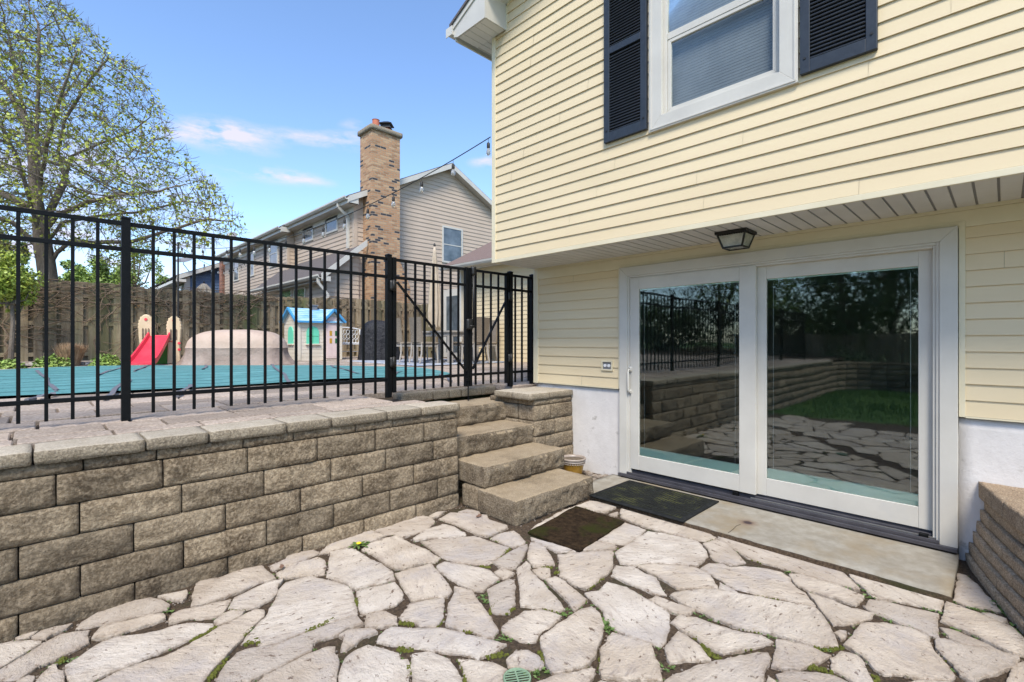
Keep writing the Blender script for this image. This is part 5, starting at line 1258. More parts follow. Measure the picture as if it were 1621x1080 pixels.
# ------------------------------------------------------------------ toddler climber with red slide
def deckP(px, py): return PD(px, py)
sp = Vector((1.95, 12.75, deckz(12.75))); sl_ = thing('toddler_slide', 'plastic toddler climber with red slide and two tan arched side panels', 'slide', sp)
fwd = Vector((CS, SN, 0)); rgt = Vector((SN, -CS, 0))
ydir = (-fwd*.92 + rgt*.42).normalized(); xdir = Vector((-ydir.y, ydir.x, 0)); xdir = xdir if xdir.dot(rgt) > 0 else -xdir     # slide runs towards the viewer, a bit left
def L3(u, v, z): return sp + xdir*u + ydir*v + Vector((0, 0, z))
def tower(u0, u1, v, h, nm='side_panel'):
    mb = MB(); w2 = (u1-u0); n = 14; prof = [(u0-.01, 0), (u1+.01, 0), (u1, h*.42), (u1+.015, h*.56), (u1+.02, h*.72)]
    for i in range(n+1):
        a = math.pi*i/n; prof.append(((u0+u1)/2+math.cos(a)*(w2/2+.02), h*.76+math.sin(a)*h*.24))
    prof += [(u0-.02, h*.72), (u0-.015, h*.56), (u0, h*.42)]
    mb.prism(prof, v-.07, v+.07, lambda a, b, c: L3(a, c, b)); ob = mb.build(nm, M['tan'], sl_, bevel=.02)
    mb = MB()
    for i in range(3): cx_ = u0+w2*(.28+.22*i); mb.prism([(cx_-.016, h*.5), (cx_+.016, h*.5), (cx_+.016, h*.70), (cx_, h*.73), (cx_-.016, h*.70)], v+.071, v+.078, lambda a, b, c: L3(a, c, b))
    mb.build('panel_slot', M['vine'], ob)
    mb = MB()
    for i in range(4):
        z = h*(.72+.06*i); hw = math.sqrt(max(.001, 1-((z+.02-h*.76)/(h*.24))**2)) if z > h*.76 else 1; mb.prism([((u0+u1)/2-(w2/2+.03)*hw, z), ((u0+u1)/2+(w2/2+.03)*hw, z), ((u0+u1)/2+(w2/2+.024)*hw, z+h*.05), ((u0+u1)/2-(w2/2+.024)*hw, z+h*.05)], v-.076, v+.065, lambda a, b, c: L3(a, c, b))
    mb.build('roof_ledge', M['tan'], ob, bevel=.008)
    mb = MB()
    for (uu, zz) in (((u0+u1)/2, h*.90), (u1-.01, h*.43), (u1-.01, h*.30)): mb.lathe((0,0,0), [(.001,0)], 3, cap=False) if False else mb.prism([(uu+.028*math.cos(q*.785), zz+.028*math.sin(q*.785)) for q in range(8)], v+.068, v+.085, lambda a, b, c: L3(a, c, b))
    mb.build('red_knob', M['red'], ob)
tower(-.43, -.20, -.05, 1.07); tower(.07, .29, -.05, 1.05)
mb = MB(); n = 12; vs = []
for i in range(n+1):
    t = i/n; v = .0+.95*t; z = .52*(1-t)**1.25+.07*(1-t)+.03+.035*max(0, t-.85)/.15; ww = .165+.035*t
    for (uu, zz) in ((-ww-.035, .085), (-ww-.005, .085), (-ww+.015, .0), (ww-.015, .0), (ww+.005, .085), (ww+.035, .085), (ww+.035, -.03), (-ww-.035, -.03)): vs.append(L3(-.08+uu-.12*t, v, z+zz))
mb.add(vs, [(i*8+j, i*8+(j+1)%8, (i+1)*8+(j+1)%8, (i+1)*8+j) for i in range(n) for j in range(8)]+[tuple(range(8)), tuple(range(n*8, n*8+8))[::-1]])
mb.build('slide_chute', M['red'], sl_, smooth=False, bevel=.006)
mb = MB(); mb.prism([(-.19, 0), (.06, 0), (.06, .46), (-.19, .46)], -.25, -.02, lambda a, b, c: L3(a, c, b)); mb.build('platform', M['kgreen'], sl_, bevel=.01)
mb = MB(); mb.prism([(-.1, .475), (.2, .475), (.2, .51), (-.1, .51)], -.04, .04, lambda a, b, c: L3(a, c, b)); mb.build('cross_rail', M['terra'], sl_, bevel=.005)

# ------------------------------------------------------------------ covered furniture
def draped(name, c, hx, hy, h, m, m2, label, cat, skirt=.45, seed=0, ang=0, pw=3.0, wk=.05, topn='cover_top', sidn='cover_skirt', fl=.12):
    t = thing(name, label, cat, c); ca, sa = math.cos(ang), math.sin(ang)
    def ring(s, z, wr, f=0):
        out = []; n = 96
        for i in range(n):
            a = 2*math.pi*i/n; cx_, sy_ = math.cos(a), math.sin(a); r_ = 1/((abs(cx_)**pw+abs(sy_)**pw)**(1/pw))
            w_ = 1+wr*(noise.noise(Vector((math.cos(a)*3.3, math.sin(a)*3.3, z*1.2+seed)))+.5*noise.noise(Vector((math.cos(a)*9, math.sin(a)*9, z*.6+seed))))
            x, y = cx_*r_*hx*s*w_, sy_*r_*hy*s*w_; out.append((c.x+x*ca-y*sa, c.y+x*sa+y*ca, c.z+z+.010*noise.noise(Vector((x*3, y*3, seed)))*8*f))
        return out
    n = 96
    def loft(rings, cap):
        mb = MB()
        for r_ in rings: mb.v += r_
        for k in range(len(rings)-1):
            for i in range(n): mb.f.append((k*n+i, k*n+(i+1)%n, (k+1)*n+(i+1)%n, (k+1)*n+i))
        if cap: mb.f.append(tuple((len(rings)-1)*n+i for i in range(n)))
        return mb
    zs = skirt*h
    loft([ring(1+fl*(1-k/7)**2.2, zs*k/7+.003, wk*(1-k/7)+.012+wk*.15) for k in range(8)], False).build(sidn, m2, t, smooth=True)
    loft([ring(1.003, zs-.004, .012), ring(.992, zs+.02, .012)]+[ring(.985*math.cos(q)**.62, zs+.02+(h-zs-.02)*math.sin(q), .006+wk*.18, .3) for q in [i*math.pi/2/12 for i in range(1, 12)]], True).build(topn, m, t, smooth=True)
    return t
cc = PD(385, 576); cc = Vector((3.13, 11.70, deckz(11.75)))
ang = math.atan2(rgt.y, rgt.x)+R(12)
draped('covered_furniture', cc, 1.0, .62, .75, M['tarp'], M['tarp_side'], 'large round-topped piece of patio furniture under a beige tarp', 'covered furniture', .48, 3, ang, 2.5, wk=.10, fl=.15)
gc_ = PD(603, 563.5); draped('covered_grill', Vector((6.55, 11.75, deckz(12.2))), .50, .34, 1.06, M['blackcover'], M['blackcover'], 'barbecue grill under a black fabric cover beside the white bench', 'grill', .62, 9, math.atan2(rgt.y, rgt.x)+R(8), 2.6, wk=.13, fl=.10)

# ------------------------------------------------------------------ playhouse
ph0 = Vector((4.72, 12.55, deckz(12.6))); PW, PDp = 1.13, .98; eh, rh = 1.03, 1.34
ph = thing('playhouse', 'cream plastic playhouse with blue roof, mint shutters and pale pink door', 'playhouse', ph0+Vector((PW/2, PDp/2, 0)))
def Q(x, y, z): return (ph0.x+x, ph0.y+y, ph0.z+z)
mb = MB()
nb = 11; bh = eh/nb
for i in range(nb):
    z0_, z1_ = i*bh, (i+1)*bh-.008; mb.box(Q(0, 0, z0_), Q(PW, PDp, z1_)); mb.box(Q(.01, .01, z1_), Q(PW-.01, PDp-.01, (i+1)*bh))
mb.prism([(0, eh), (PDp, eh), (PDp/2, rh-.03)], 0, PW, lambda u, v, w_: Q(w_, u, v))
mb.prism([(PW-.47, eh), (PW, eh), (PW-.235, rh-.05)], -.012, .4, lambda u, v, w_: Q(u, w_, v)); mb.box(Q(PW-.47, -.012, 0), Q(PW, .02, eh))
mb.build('wall', M['pcream'], ph)
mb = MB(); mb.box(Q(-.02, -.02, 0), Q(.06, .04, eh)); mb.box(Q(PW-.04, -.028, 0), Q(PW+.02, .04, eh)); mb.box(Q(PW-.49, -.026, 0), Q(PW-.44, .02, eh)); mb.build('corner_post', M['pcream'], ph, bevel=.008)
mb = MB(); ov = .07
def rq(mb, a, b, c, d, th=.03): mb.add([a, b, c, d]+[(p[0], p[1], p[2]+th) for p in (a, b, c, d)], [(3,2,1,0),(4,5,6,7),(0,1,5,4),(1,2,6,5),(2,3,7,6),(3,0,4,7)])
rq(mb, Q(-ov, -ov, eh-.05), Q(PW+ov, -ov, eh-.05), Q(PW+ov, PDp/2, rh), Q(-ov, PDp/2, rh)); rq(mb, Q(-ov, PDp/2, rh), Q(PW+ov, PDp/2, rh), Q(PW+ov, PDp+ov, eh-.05), Q(-ov, PDp+ov, eh-.05))
rq(mb, Q(PW-.54, -ov-.03, eh-.04), Q(PW-.235, -ov-.03, rh-.02), Q(PW-.235, PDp/2, rh-.02), Q(PW-.54, .25, eh-.04+.12)); rq(mb, Q(PW-.235, -ov-.03, rh-.02), Q(PW+.07, -ov-.03, eh-.04), Q(PW+.07, .25, eh+.08), Q(PW-.235, PDp/2, rh-.02))
for i in range(1, 7): t_ = i/7; yy = -ov+(PDp/2+ov)*t_; zz = eh-.05+(rh-eh+.05)*t_+.03; mb.box(Q(-ov, yy-.012, zz-.02), Q(PW-.5+.27*t_, yy+.006, zz+.012))
rf_ = mb.build('roof', M['pblue'], ph)
M['pblue2'] = mat('playhouse_trim', (.06,.30,.58), None, 5, .5)
mb = MB()
for (a, b) in ((Q(-ov-.01, -ov, eh-.04), Q(-ov-.01, PDp/2, rh+.02)), (Q(-ov-.01, PDp+ov, eh-.04), Q(-ov-.01, PDp/2, rh+.02)), (Q(-ov, -ov-.01, eh-.035), Q(PW-.52, -ov-.01, eh-.035)), (Q(PW-.55, -ov-.04, eh-.035), Q(PW-.235, -ov-.04, rh-.005)), (Q(PW+.08, -ov-.04, eh-.035), Q(PW-.235, -ov-.04, rh-.005))): mb.bar(a, b, .05, .05)
mb.build('roof_trim', M['pblue2'], ph)
def arch(u0, u1, z0, z1, n=10):
    c = (u0+u1)/2; r_ = (u1-u0)/2; return [(u0, z0), (u1, z0), (u1, z1-r_)]+[(c+r_*math.cos(math.pi*i/n), z1-r_+r_*math.sin(math.pi*i/n)) for i in range(1, n)]+[(u0, z1-r_)]
mb = MB(); mb.prism(arch(.20, .52, .43, .88), -.022, -.002, lambda u, v, w_: Q(u, w_, v)); s1 = mb.build('shutter', M['pgreen'], ph)
mb = MB(); mb.prism(arch(.32, .66, .43, .88), -.022, -.002, lambda u, v, w_: Q(w_, u, v)); mb.build('shutter', M['pgreen'], ph)
mb = MB(); mb.box(Q(.17, -.05, .40), Q(.55, -.002, .43)); mb.build('sill', M['pcream'], ph); mb = MB(); mb.box(Q(-.05, .29, .40), Q(-.002, .69, .43)); mb.build('sill', M['pcream'], ph)
mb = MB(); mb.box(Q(.355, -.026, .44), Q(.362, -.0221, .85)); mb.box(Q(.21, -.026, .62), Q(.51, -.0221, .626)); mb.build('shutter_seam', M['kgreen'], s1)
mb = MB(); mb.prism(arch(PW-.42, PW-.06, .04, 1.15), -.034, -.013, lambda u, v, w_: Q(u, w_, v)); dr = mb.build('door', M['ppink'], ph, bevel=.005)
for j, (uu, zz) in enumerate(((-.335, .64), (-.335, .44), (-.185, .64), (-.185, .44))):
    mb = MB(); mb.box(Q(PW+uu, -.040, zz), Q(PW+uu+.065, -.0345, zz+.13)); mb.build('door_pane', M['pgold'] if j < 2 else M['pdkg'], dr)
for uu in (-.39, -.22): mb = MB(); mb.box(Q(PW+uu, -.038, .08), Q(PW+uu+.12, -.0345, .36)); mb.build('door_panel', M['ppink'], dr, bevel=.003)
mb = MB(); mb.box(Q(.50, PDp/2-.08, rh-.02), Q(.66, PDp/2+.08, rh+.10)); mb.box(Q(.48, PDp/2-.1, rh+.10), Q(.68, PDp/2+.1, rh+.13)); mb.build('chimney', M['grey'], ph, bevel=.01)

# ------------------------------------------------------------------ white cast bench
bp = Vector((6.35, 13.1, deckz(13.1))); bn = thing('garden_bench', 'white cast metal garden bench with openwork back beside the playhouse', 'bench', bp); W2 = .46
def Bq(u, v, z): return Vector((bp.x+u, bp.y+v, bp.z+z))
mb = MB(); n_ = 9
mb.tube([Bq(-W2, .22, .42)] + [Bq(-W2+2*W2*i/8, .28, .84+.05*math.sin(math.pi*i/8)) for i in range(9)] + [Bq(W2, .22, .42)], .018, 6); mb.tube([Bq(-W2, .22, .44), Bq(W2, .22, .44)], .014, 6)
for i in range(9):
    u = -W2+.1+i*(2*W2-.2)/8
    for j in range(3):
        zc = .50+j*.13; mb.tube([Bq(u+.05*math.cos(a), .235+(zc-.44)*.13, zc+.06*math.sin(a)) for a in [q*math.pi/4 for q in range(9)]], .006, 4, cap=False)
mb.build('backrest', M['bwhite'], bn)
mb = MB()
for i in range(9): mb.box(Bq(-W2, -.22+i*.05, .40), Bq(W2, -.22+i*.05+.03, .42))
mb.build('seat', M['bwhite'], bn)
for s in (-1, 1):
    mb = MB(); mb.tube([Bq(s*W2, .22, .60), Bq(s*W2, .05, .66), Bq(s*W2, -.12, .65), Bq(s*W2, -.24, .60), Bq(s*W2, -.25, .50), Bq(s*W2, -.16, .44)], .017, 6); mb.build('armrest', M['bwhite'], bn)
    for v0, v1 in ((-.19, -.25), (.2, .26)):
        mb = MB(); mb.tube([Bq(s*W2, v0, .42), Bq(s*W2, v0+.03, .22), Bq(s*W2, v1, .06), Bq(s*W2, v1-.04*(1 if v1 < 0 else -1), .0)], .016, 6); mb.build('leg', M['bwhite'], bn)
mb = MB(); mb.tube([Bq(-W2, 0, .2), Bq(W2, 0, .2)], .01, 5); mb.tube([Bq(-W2, -.2, .2), Bq(-W2, .2, .2)], .01, 5); mb.tube([Bq(W2, -.2, .2), Bq(W2, .2, .2)], .01, 5); mb.build('stretcher', M['bwhite'], bn)

# ------------------------------------------------------------------ dining set, umbrella, rug
rug0 = Vector((6.9, 9.75, deckz(9.7)+.008))
mb = MB(); mb.rock((5.55, 8.4, rug0.z-.006), (8.25, 11.9, rug0.z+.008), .3, .003, .002, 2); o = mb.build('rug', M['rug'], None, smooth=True); recentre(o); tag(o, 'flat blue and white outdoor rug under the dining set', 'rug')
zt0 = rug0.z+.01
tb = thing('dining_table', 'grey slatted outdoor dining table standing on the blue rug', 'table', (6.95, 9.8, zt0)); tx0, tx1, ty0, ty1 = 6.65, 7.6, 8.8, 10.4
mb = MB()
for i in range(7): mb.box((tx0+i*.1435, ty0, zt0+.70), (tx0+i*.1435+.137, ty1, zt0+.74))
mb.build('tabletop', M['greywood'], tb, bevel=.003); mb = MB(); mb.box((tx0+.04, ty0+.04, zt0+.61), (tx1-.04, ty0+.07, zt0+.698)); mb.box((tx0+.04, ty1-.07, zt0+.61), (tx1-.04, ty1-.04, zt0+.698)); mb.box((tx0+.04, ty0+.071, zt0+.61), (tx0+.07, ty1-.071, zt0+.698)); mb.box((tx1-.07, ty0+.071, zt0+.61), (tx1-.04, ty1-.071, zt0+.698)); mb.build('apron', M['greywood'], tb)
for sx in (tx0+.09, tx1-.09):
    for sy in (ty0+.09, ty1-.09): mb = MB(); mb.box((sx-.05, sy-.05, zt0), (sx+.05, sy+.05, zt0+.609)); mb.build('leg', M['greywood'], tb, bevel=.004)
def make_chair():
    t = bpy.data.objects.new('dining_chair', None); C.objects.link(t)
    mb = MB(); mb.rock((-.23, -.23, .42), (.23, .23, .48), .06, .012, .001, 5); mb.build('seat', M['wicker'], t, smooth=True)
    mb = MB(); q = []
    for i in range(9):
        z = .47+.56*i/8; y = .205+.06*(i/8)**1.5+.0; hw = .225-.01*math.sin(i/8*3)
        q += [(-hw, y-.018+.02*0, z), (0, y-.018+.03, z), (hw, y-.018, z), (hw, y+.018, z), (0, y+.048, z), (-hw, y+.018, z)]
    mb.add(q, [(i*6+j, i*6+(j+1)%6, (i+1)*6+(j+1)%6, (i+1)*6+j) for i in range(8) for j in range(6)]+[tuple(range(6))[::-1], tuple(range(48, 54))]); mb.build('backrest', M['wicker'], t)
    for sx in (-1, 1):
        mb = MB(); mb.tube([(sx*.20, -.20, .42), (sx*.20, -.21, .2), (sx*.205, -.22, 0)], [.024, .02, .017], 6); mb.build('leg', M['greywood'], t)
        mb = MB(); mb.tube([(sx*.20, .21, .46), (sx*.205, .22, .22), (sx*.21, .27, 0)], [.024, .02, .017], 6); mb.build('leg', M['greywood'], t)
    mb = MB(); mb.box((-.19, -.215, .37), (.19, -.195, .418)); mb.box((-.19, .195, .37), (.19, .215, .418)); mb.box((-.215, -.19, .37), (-.195, .19, .418)); mb.box((.195, -.19, .37), (.215, .19, .418)); mb.build('seat_frame', M['greywood'], t)
    return t
ch = make_chair()
spots = [((6.2, 9.95), 90, 'grey wicker dining chair at the far left side of the table, nearest the grill'), ((6.27, 9.22), 90, 'grey wicker dining chair beside the closed patio umbrella, left of the gate centre'),
         ((8.05, 9.2), -90, 'grey wicker dining chair on the house side of the table'), ((7.15, 8.5), 180, 'grey wicker dining chair at the near end of the table, behind the right gate leaf'), ((8.05, 10.1), -90, 'grey wicker dining chair on the far side of the table by the wing')]
for i, ((x, y), a, lab) in enumerate(spots):
    o = ch if i == 0 else copy_tree(ch); o.location = (x, y, zt0); o.rotation_euler.z = R(a); tag(o, lab, 'chair', 'wicker chairs around the dining table')
def umbrella(c, top, r_, lab, zlow, base=True):
    u = thing('patio_umbrella', lab, 'umbrella', c); mb = MB(); mb.tube([c, c+Vector((0,0,top))], .02, 8); mb.build('pole', M['grey'], u)
    mb = MB(); n = 48; rings = []; H_ = top-zlow
    for k in range(12):
        t = k/11; rr = r_*(.16+.84*t**.75)*(1 if t < .82 else 1-.25*(t-.82)/.18); z = c.z+top-.02-H_*t
        rings.append([(c.x+math.cos(q*2*math.pi/n)*rr*(1+.30*math.cos(q*2*math.pi/n*8+t*2)*min(1,t*2)), c.y+math.sin(q*2*math.pi/n)*rr*(1+.30*math.cos(q*2*math.pi/n*8+t*2)*min(1,t*2)), z-.05*t*math.cos(q*2*math.pi/n*8+2)) for q in range(n)])
    for r2 in rings: mb.v += r2
    for k in range(11):
        for i in range(n): mb.f.append((k*n+i, (k+1)*n+i, (k+1)*n+(i+1)%n, k*n+(i+1)%n))
    mb.f.append(tuple(range(n))); mb.build('canopy', M['canvas'], u, smooth=True)
    mb = MB(); mb.lathe(c+Vector((0,0,top)), [(.018,-.01),(.03,.01),(.02,.05),(.005,.07)], 10); mb.build('finial', M['cable'], u)
    mb = MB(); mb.lathe(c, [(.25, 0), (.25, .05), (.05, .09), (.03, .25)], 20); mb.build('base', M['grey'], u)
umbrella(Vector((6.62, 9.33, zt0)), 2.72, .15, 'closed beige patio umbrella standing by the dining table', .88)
p = P(323, 448, Y=18.2); umbrella(Vector((p.x, p.y, .9)), p.z-.9, .42, 'half-open pale umbrella showing above the board fence', p.z-.9-.7)

# ------------------------------------------------------------------ neighbouring taupe house
NY, NX = 15.35, 7.62; NX2 = 7.35; NY2 = 20.7; NYF = 30.0; NE, NP, NXR = 6.28, 8.25, 15.4
nh = thing('neighbor_house', 'taupe two-storey neighbouring house with tan brick chimney and low lean-to', 'house', (11.5, NY, .9)); nxm = (NX+NXR)/2
ntop = lambda x: NE + (NP-NE)*(1-abs(x-nxm)/(nxm-NX))
def nwin(mbx, plane, a0, a1, z0, z1, ax, name='window', grid=(1, 2), gm='farglass', f=.07):
    mb = MB(); s_ = -.03
    for q in ([(a0,z0),(a1,z0),(a1-f,z0+f),(a0+f,z0+f)], [(a1,z0),(a1,z1),(a1-f,z1-f),(a1-f,z0+f)], [(a1,z1),(a0,z1),(a0+f,z1-f),(a1-f,z1-f)], [(a0,z1),(a0,z0),(a0+f,z0+f),(a0+f,z1-f)]):
        mb.prism(q, plane+s_, plane+.01, (lambda u, v, w_: (w_, u, v)) if ax == 0 else (lambda u, v, w_: (u, w_, v)))
    w = mb.build(name, M['white'], nh)
    mb = MB(); x0, x1 = (plane-.012, plane+.005)
    (mb.box((x0, a0+f, z0+f), (x1, a1-f, z1-f)) if ax == 0 else mb.box((a0+f, x0, z0+f), (a1-f, x1, z1-f))); mb.build('pane', M[gm], w)
    mb = MB()
    for i in range(1, grid[1]): z = z0+(z1-z0)*i/grid[1]; (mb.box((x0-.012, a0+f, z-.018), (x0-.002, a1-f, z+.018)) if ax == 0 else mb.box((a0+f, x0-.012, z-.018), (a1-f, x0-.002, z+.018)))
    for i in range(1, grid[0]): a = a0+(a1-a0)*i/grid[0]; (mb.box((x0-.011, a-.015, z0+f), (x0-.002, a+.015, z1-f)) if ax == 0 else mb.box((a-.015, x0-.011, z0+f), (a+.015, x0-.002, z1-f)))
    if mb.v: mb.build('muntin', M['white'], w)
e_ = .152
mb = MB(); siding(mb, 1, NY, -1, NX, NXR, .9, NP+.2, e_, .02, top=lambda x: ntop(x)-.02); mb.build('gable_siding', M['taupe'], nh)
mb = MB(); siding(mb, 0, NX, -1, NY, NY2, .9, NE, e_, .02); siding(mb, 0, NX2, -1, NY2, NYF, .9, NE, e_, .02); siding(mb, 1, NY2, -1, NX2, NX, .9, NE, e_, .02); mb.build('side_siding', M['taupe'], nh)
mb = MB(); mb.prism([(NX+.01, .8), (NXR, .8), (NXR, NE), (nxm, NP-.05), (NX+.01, NE)], NY+.02, NYF, lambda u, v, w_: (u, w_, v)); mb.box((NX2+.01, NY2+.01, .8), (NX+.005, NYF, NE)); mb.build('house_core', M['taupe'], nh)
mb = MB(); mb.box((NX-.03, NY-.03, .9), (NX+.1, NY+.0, NE)); mb.box((NX-.03, NY, .9), (NX-.0, NY+.1, NE)); mb.box((NX2-.03, NY2-.03, .9), (NX2+.08, NY2+.08, NE)); mb.build('corner_trim', M['taupe'], nh)
mb = MB(); o = .35; sp_ = (NP-NE)/(nxm-NX)
slab(mb, NY-o, NYF+.2, 0, 1, 0, 0, 0) if False else None
def roofslab(mb, xa, za, xb, zb, y0, y1, th=.05):
    mb.add([(xa,y0,za),(xb,y0,zb),(xb,y1,zb),(xa,y1,za),(xa,y0,za+th),(xb,y0,zb+th),(xb,y1,zb+th),(xa,y1,za+th)], [(0,3,2,1),(4,5,6,7),(0,1,5,4),(1,2,6,5),(2,3,7,6),(3,0,4,7)])
roofslab(mb, NX-o, NE-o*sp_+.09, nxm, NP+.09, NY-.3, NYF+.2); roofslab(mb, nxm, NP+.09, NXR+o, NE-o*sp_+.09, NY-.3, NYF+.2); roofslab(mb, NX2-o, NE-(o+.27)*sp_+.085, nxm-1, NP-sp_+.085, NY2-.3, NYF+.25)
rf = mb.build('roof', M['shingle'], nh)
mb = MB(); rt = .17
for (xa, xb) in ((NX-o, nxm), (NXR+o, nxm)):
    za = NE-o*sp_; mb.add([(xa,NY-.32,za-.08),(xb,NY-.32,NP-.08),(xb,NY-.32,NP+.11),(xa,NY-.32,za+.11),(xa,NY-.29,za-.08),(xb,NY-.29,NP-.08),(xb,NY-.29,NP+.11),(xa,NY-.29,za+.11)], [(0,1,2,3),(7,6,5,4),(0,4,5,1),(1,5,6,2),(2,6,7,3),(3,7,4,0)])
    mb.add([(xa,NY-.29,za-.06),(xb,NY-.29,NP-.06),(xb,NY-.02,NP-.06),(xa,NY-.02,za-.06)], [(0,1,2,3)])
    mb.box((xa, NY-.35, za+.09), (xa, NY-.3, za+.1))
# eave returns and gutters
for (X_, Y0_, Y1_) in ((NX, NY-.3, NY2-.0), (NX2, NY2-.32, NYF+.2)):
    ze = NE-o*sp_-(.27*sp_ if X_ == NX2 else 0)+.02*0
    mb.box((X_-o, Y0_, ze-.12), (X_-.01, Y1_, ze-.10)); mb.box((X_-o-.02, Y0_, ze-.12), (X_-o, Y1_, ze+.06)); mb.prism([(0,0),(.08,0),(.12,.06),(.12,.11),(.10,.11),(.09,.07),(.06,.02),(0,.02)], Y0_, Y1_, lambda u, v, w_: (X_-o-.022-u, w_, ze-.01+v)); mb.box((X_-o, Y0_-.0, ze-.12), (X_-.0, Y0_+.03, ze+.10))
    mb.box((X_-.05, Y0_+.3, ze-.32), (X_-.02, Y1_-.1, ze-.12))
mb.build('eave_trim', M['white'], nh)
mb = MB(); zd = NE-o*sp_; yd = NY+.35; mb.bar((NX-o-.05, yd, zd-.0), (NX-o-.05, yd, zd-.15), .07, .09); mb.bar((NX-o-.05, yd, zd-.15), (NX-.06, yd, zd-.42), .07, .09); mb.bar((NX-.06, yd, zd-.42), (NX-.06, yd, 4.62), .07, .09); mb.build('downspout', M['white'], nh)
# windows of the gable and side
def g1w(pl, t, r, b, l, ax, **k): pass
def wy(px, X): return P(px, 500, X=X).y
def wz(px, py, X): return P(px, py, X=X).z
def gx_(px): return XY(px, NY)
def gz_(px, py): return P(px, py, Y=NY).z
nwin(None, NY-.02, gx_(699), gx_(731.5), gz_(700, 415), gz_(700, 356.5), 1, grid=(1, 2))
nwin(None, NY-.02, gx_(781), gx_(781)+1.0, gz_(782, 382)-.2, gz_(782, 370), 1)
nwin(None, NX-.02, wy(536, NX), wy(517, NX), wz(517, 371.5, NX), wz(536, 338.6, NX)-.03, 0, grid=(1, 1))
nwin(None, NX-.02, wy(497, NX), wy(481, NX), wz(481, 385.5, NX), wz(497, 355.5, NX)-.03, 0, grid=(1, 1))
nwin(None, NX2-.02, wy(441, NX2), wy(427.5, NX2), wz(428, 424, NX2), wz(441, 377.5, NX2), 0)
nwin(None, NX2-.02, wy(403.5, NX2), wy(397, NX2), wz(397, 438, NX2), wz(403, 395, NX2), 0)
nwin(None, NX2-.02, wy(379, NX2), wy(371, NX2), wz(371, 446, NX2), wz(379, 406, NX2), 0)
# lean-to
LX, LY1 = 6.62, 21.5; lz = 3.72; hz = 4.55
mb = MB(); siding(mb, 0, LX, -1, NY-.1, LY1, .9, lz-.18, e_, .02); siding(mb, 1, NY-.1, -1, LX, NX+.1, .9, hz+.1, e_, .02, top=lambda x: lz+(hz-lz)*(x-LX)/(NX-LX)-.02); mb.build('lean_to_siding', M['taupe'], nh)
mb = MB(); mb.box((LX-.012, NY+.8, lz-.42), (LX-.03, LY1-.3, lz-.12)); mb.build('header_board', M['white'], nh)
mb = MB(); s2 = (hz-lz)/(NX-LX); mb.add([(LX-.3, NY-.4, lz-.3*s2+.02), (NX, NY-.4, hz+.02), (NX, LY1+.2, hz+.02), (LX-.3, LY1+.2, lz-.3*s2+.02), (LX-.3, NY-.4, lz-.3*s2+.07), (NX, NY-.4, hz+.07), (NX, LY1+.2, hz+.07), (LX-.3, LY1+.2, lz-.3*s2+.07)], [(0,3,2,1),(4,5,6,7),(0,1,5,4),(1,2,6,5),(2,3,7,6),(3,0,4,7)]); mb.build('lean_to_roof', M['shingle'], nh)
mb = MB(); a0, a1 = lz-.3*s2, hz; mb.add([(LX-.3,NY-.43,a0-.12),(NX+.25,NY-.43,a1+.25*s2-.12),(NX+.25,NY-.43,a1+.25*s2+.09),(LX-.3,NY-.43,a0+.09),(LX-.3,NY-.40,a0-.12),(NX+.25,NY-.40,a1+.25*s2-.12),(NX+.25,NY-.40,a1+.25*s2+.09),(LX-.3,NY-.40,a0+.09)], [(0,1,2,3),(7,6,5,4),(0,4,5,1),(1,5,6,2),(2,6,7,3),(3,7,4,0)])
mb.prism([(0,0),(.08,0),(.12,.06),(.12,.11),(.10,.11),(.09,.07),(.06,.02),(0,.02)], NY-.42, LY1+.2, lambda u, v, w_: (LX-.3-u, w_, a0-.05+v)); mb.box((LX-.3, NY-.39, a0-.13), (LX, LY1+.2, a0-.11)); mb.box((LX-.3, NY-.42, a0-.13), (LX+.0, NY-.39, a0+.02)); mb.build('lean_to_trim', M['white'], nh)
mb = MB(); mb.bar((LX-.35, NY-.3, a0-.05), (LX-.35, NY-.3, a0-.2), .07, .08); mb.bar((LX-.35, NY-.3, a0-.2), (LX-.04, NY-.28, a0-.55), .07, .08); mb.bar((LX-.04, NY-.28, a0-.55), (LX-.04, NY-.28, 1), .07, .08); mb.build('downspout', M['white'], nh)
nwin(None, LX-.02, wy(485, LX), wy(466, LX), 1.2, wz(485, 453, LX)-.0, 0, gm='fargreen'); nwin(None, LX-.02, wy(463.5, LX), wy(447, LX), 1.2, wz(463, 455, LX), 0, gm='fargreen')
# brick chimney
cx0, cx1, cy0 = 7.93, 8.99, 14.72
chm = MB(); chm.box((cx0, cy0, .8), (cx1, NY+.2, 8.50)); ztc = 4.35
chm.prism([(cx1-.01, .8), (cx1+.42, .8), (cx1+.42, 3.35), (cx1-.01, 4.25)], cy0+.004, NY-.02, lambda u, v, w_: (u, w_, v)); ck = chm.build('chimney', M['brick'], nh)
mb = MB(); mb.rock((cx0-.07, cy0-.07, 8.50), (cx1+.07, NY+.27, 8.66), .08, .012, .005, 6); mb.build('chimney_cap', M['cap'], ck, smooth=True)
mb = MB(); mb.lathe((cx0+.33, cy0+.35, 8.68), [(.13, 0), (.115, .30), (.13, .33)], 14); mb.build('flue_pot', M['terra'], ck)
mb = MB(); mb.lathe((cx1-.32, cy0+.35, 8.68), [(.15, 0), (.14, .14)], 14); mb.build('flue_pot', M['terra'], ck)
mb = MB(); mb.lathe((cx1-.32, cy0+.35, 8.83), [(.24, 0), (.24, .03), (.20, .05), (.20, .10), (.30, .12), (.31, .14), (.10, .24), (.05, .25)], 4); mb.build('spark_arrestor', M['iron'], ck)
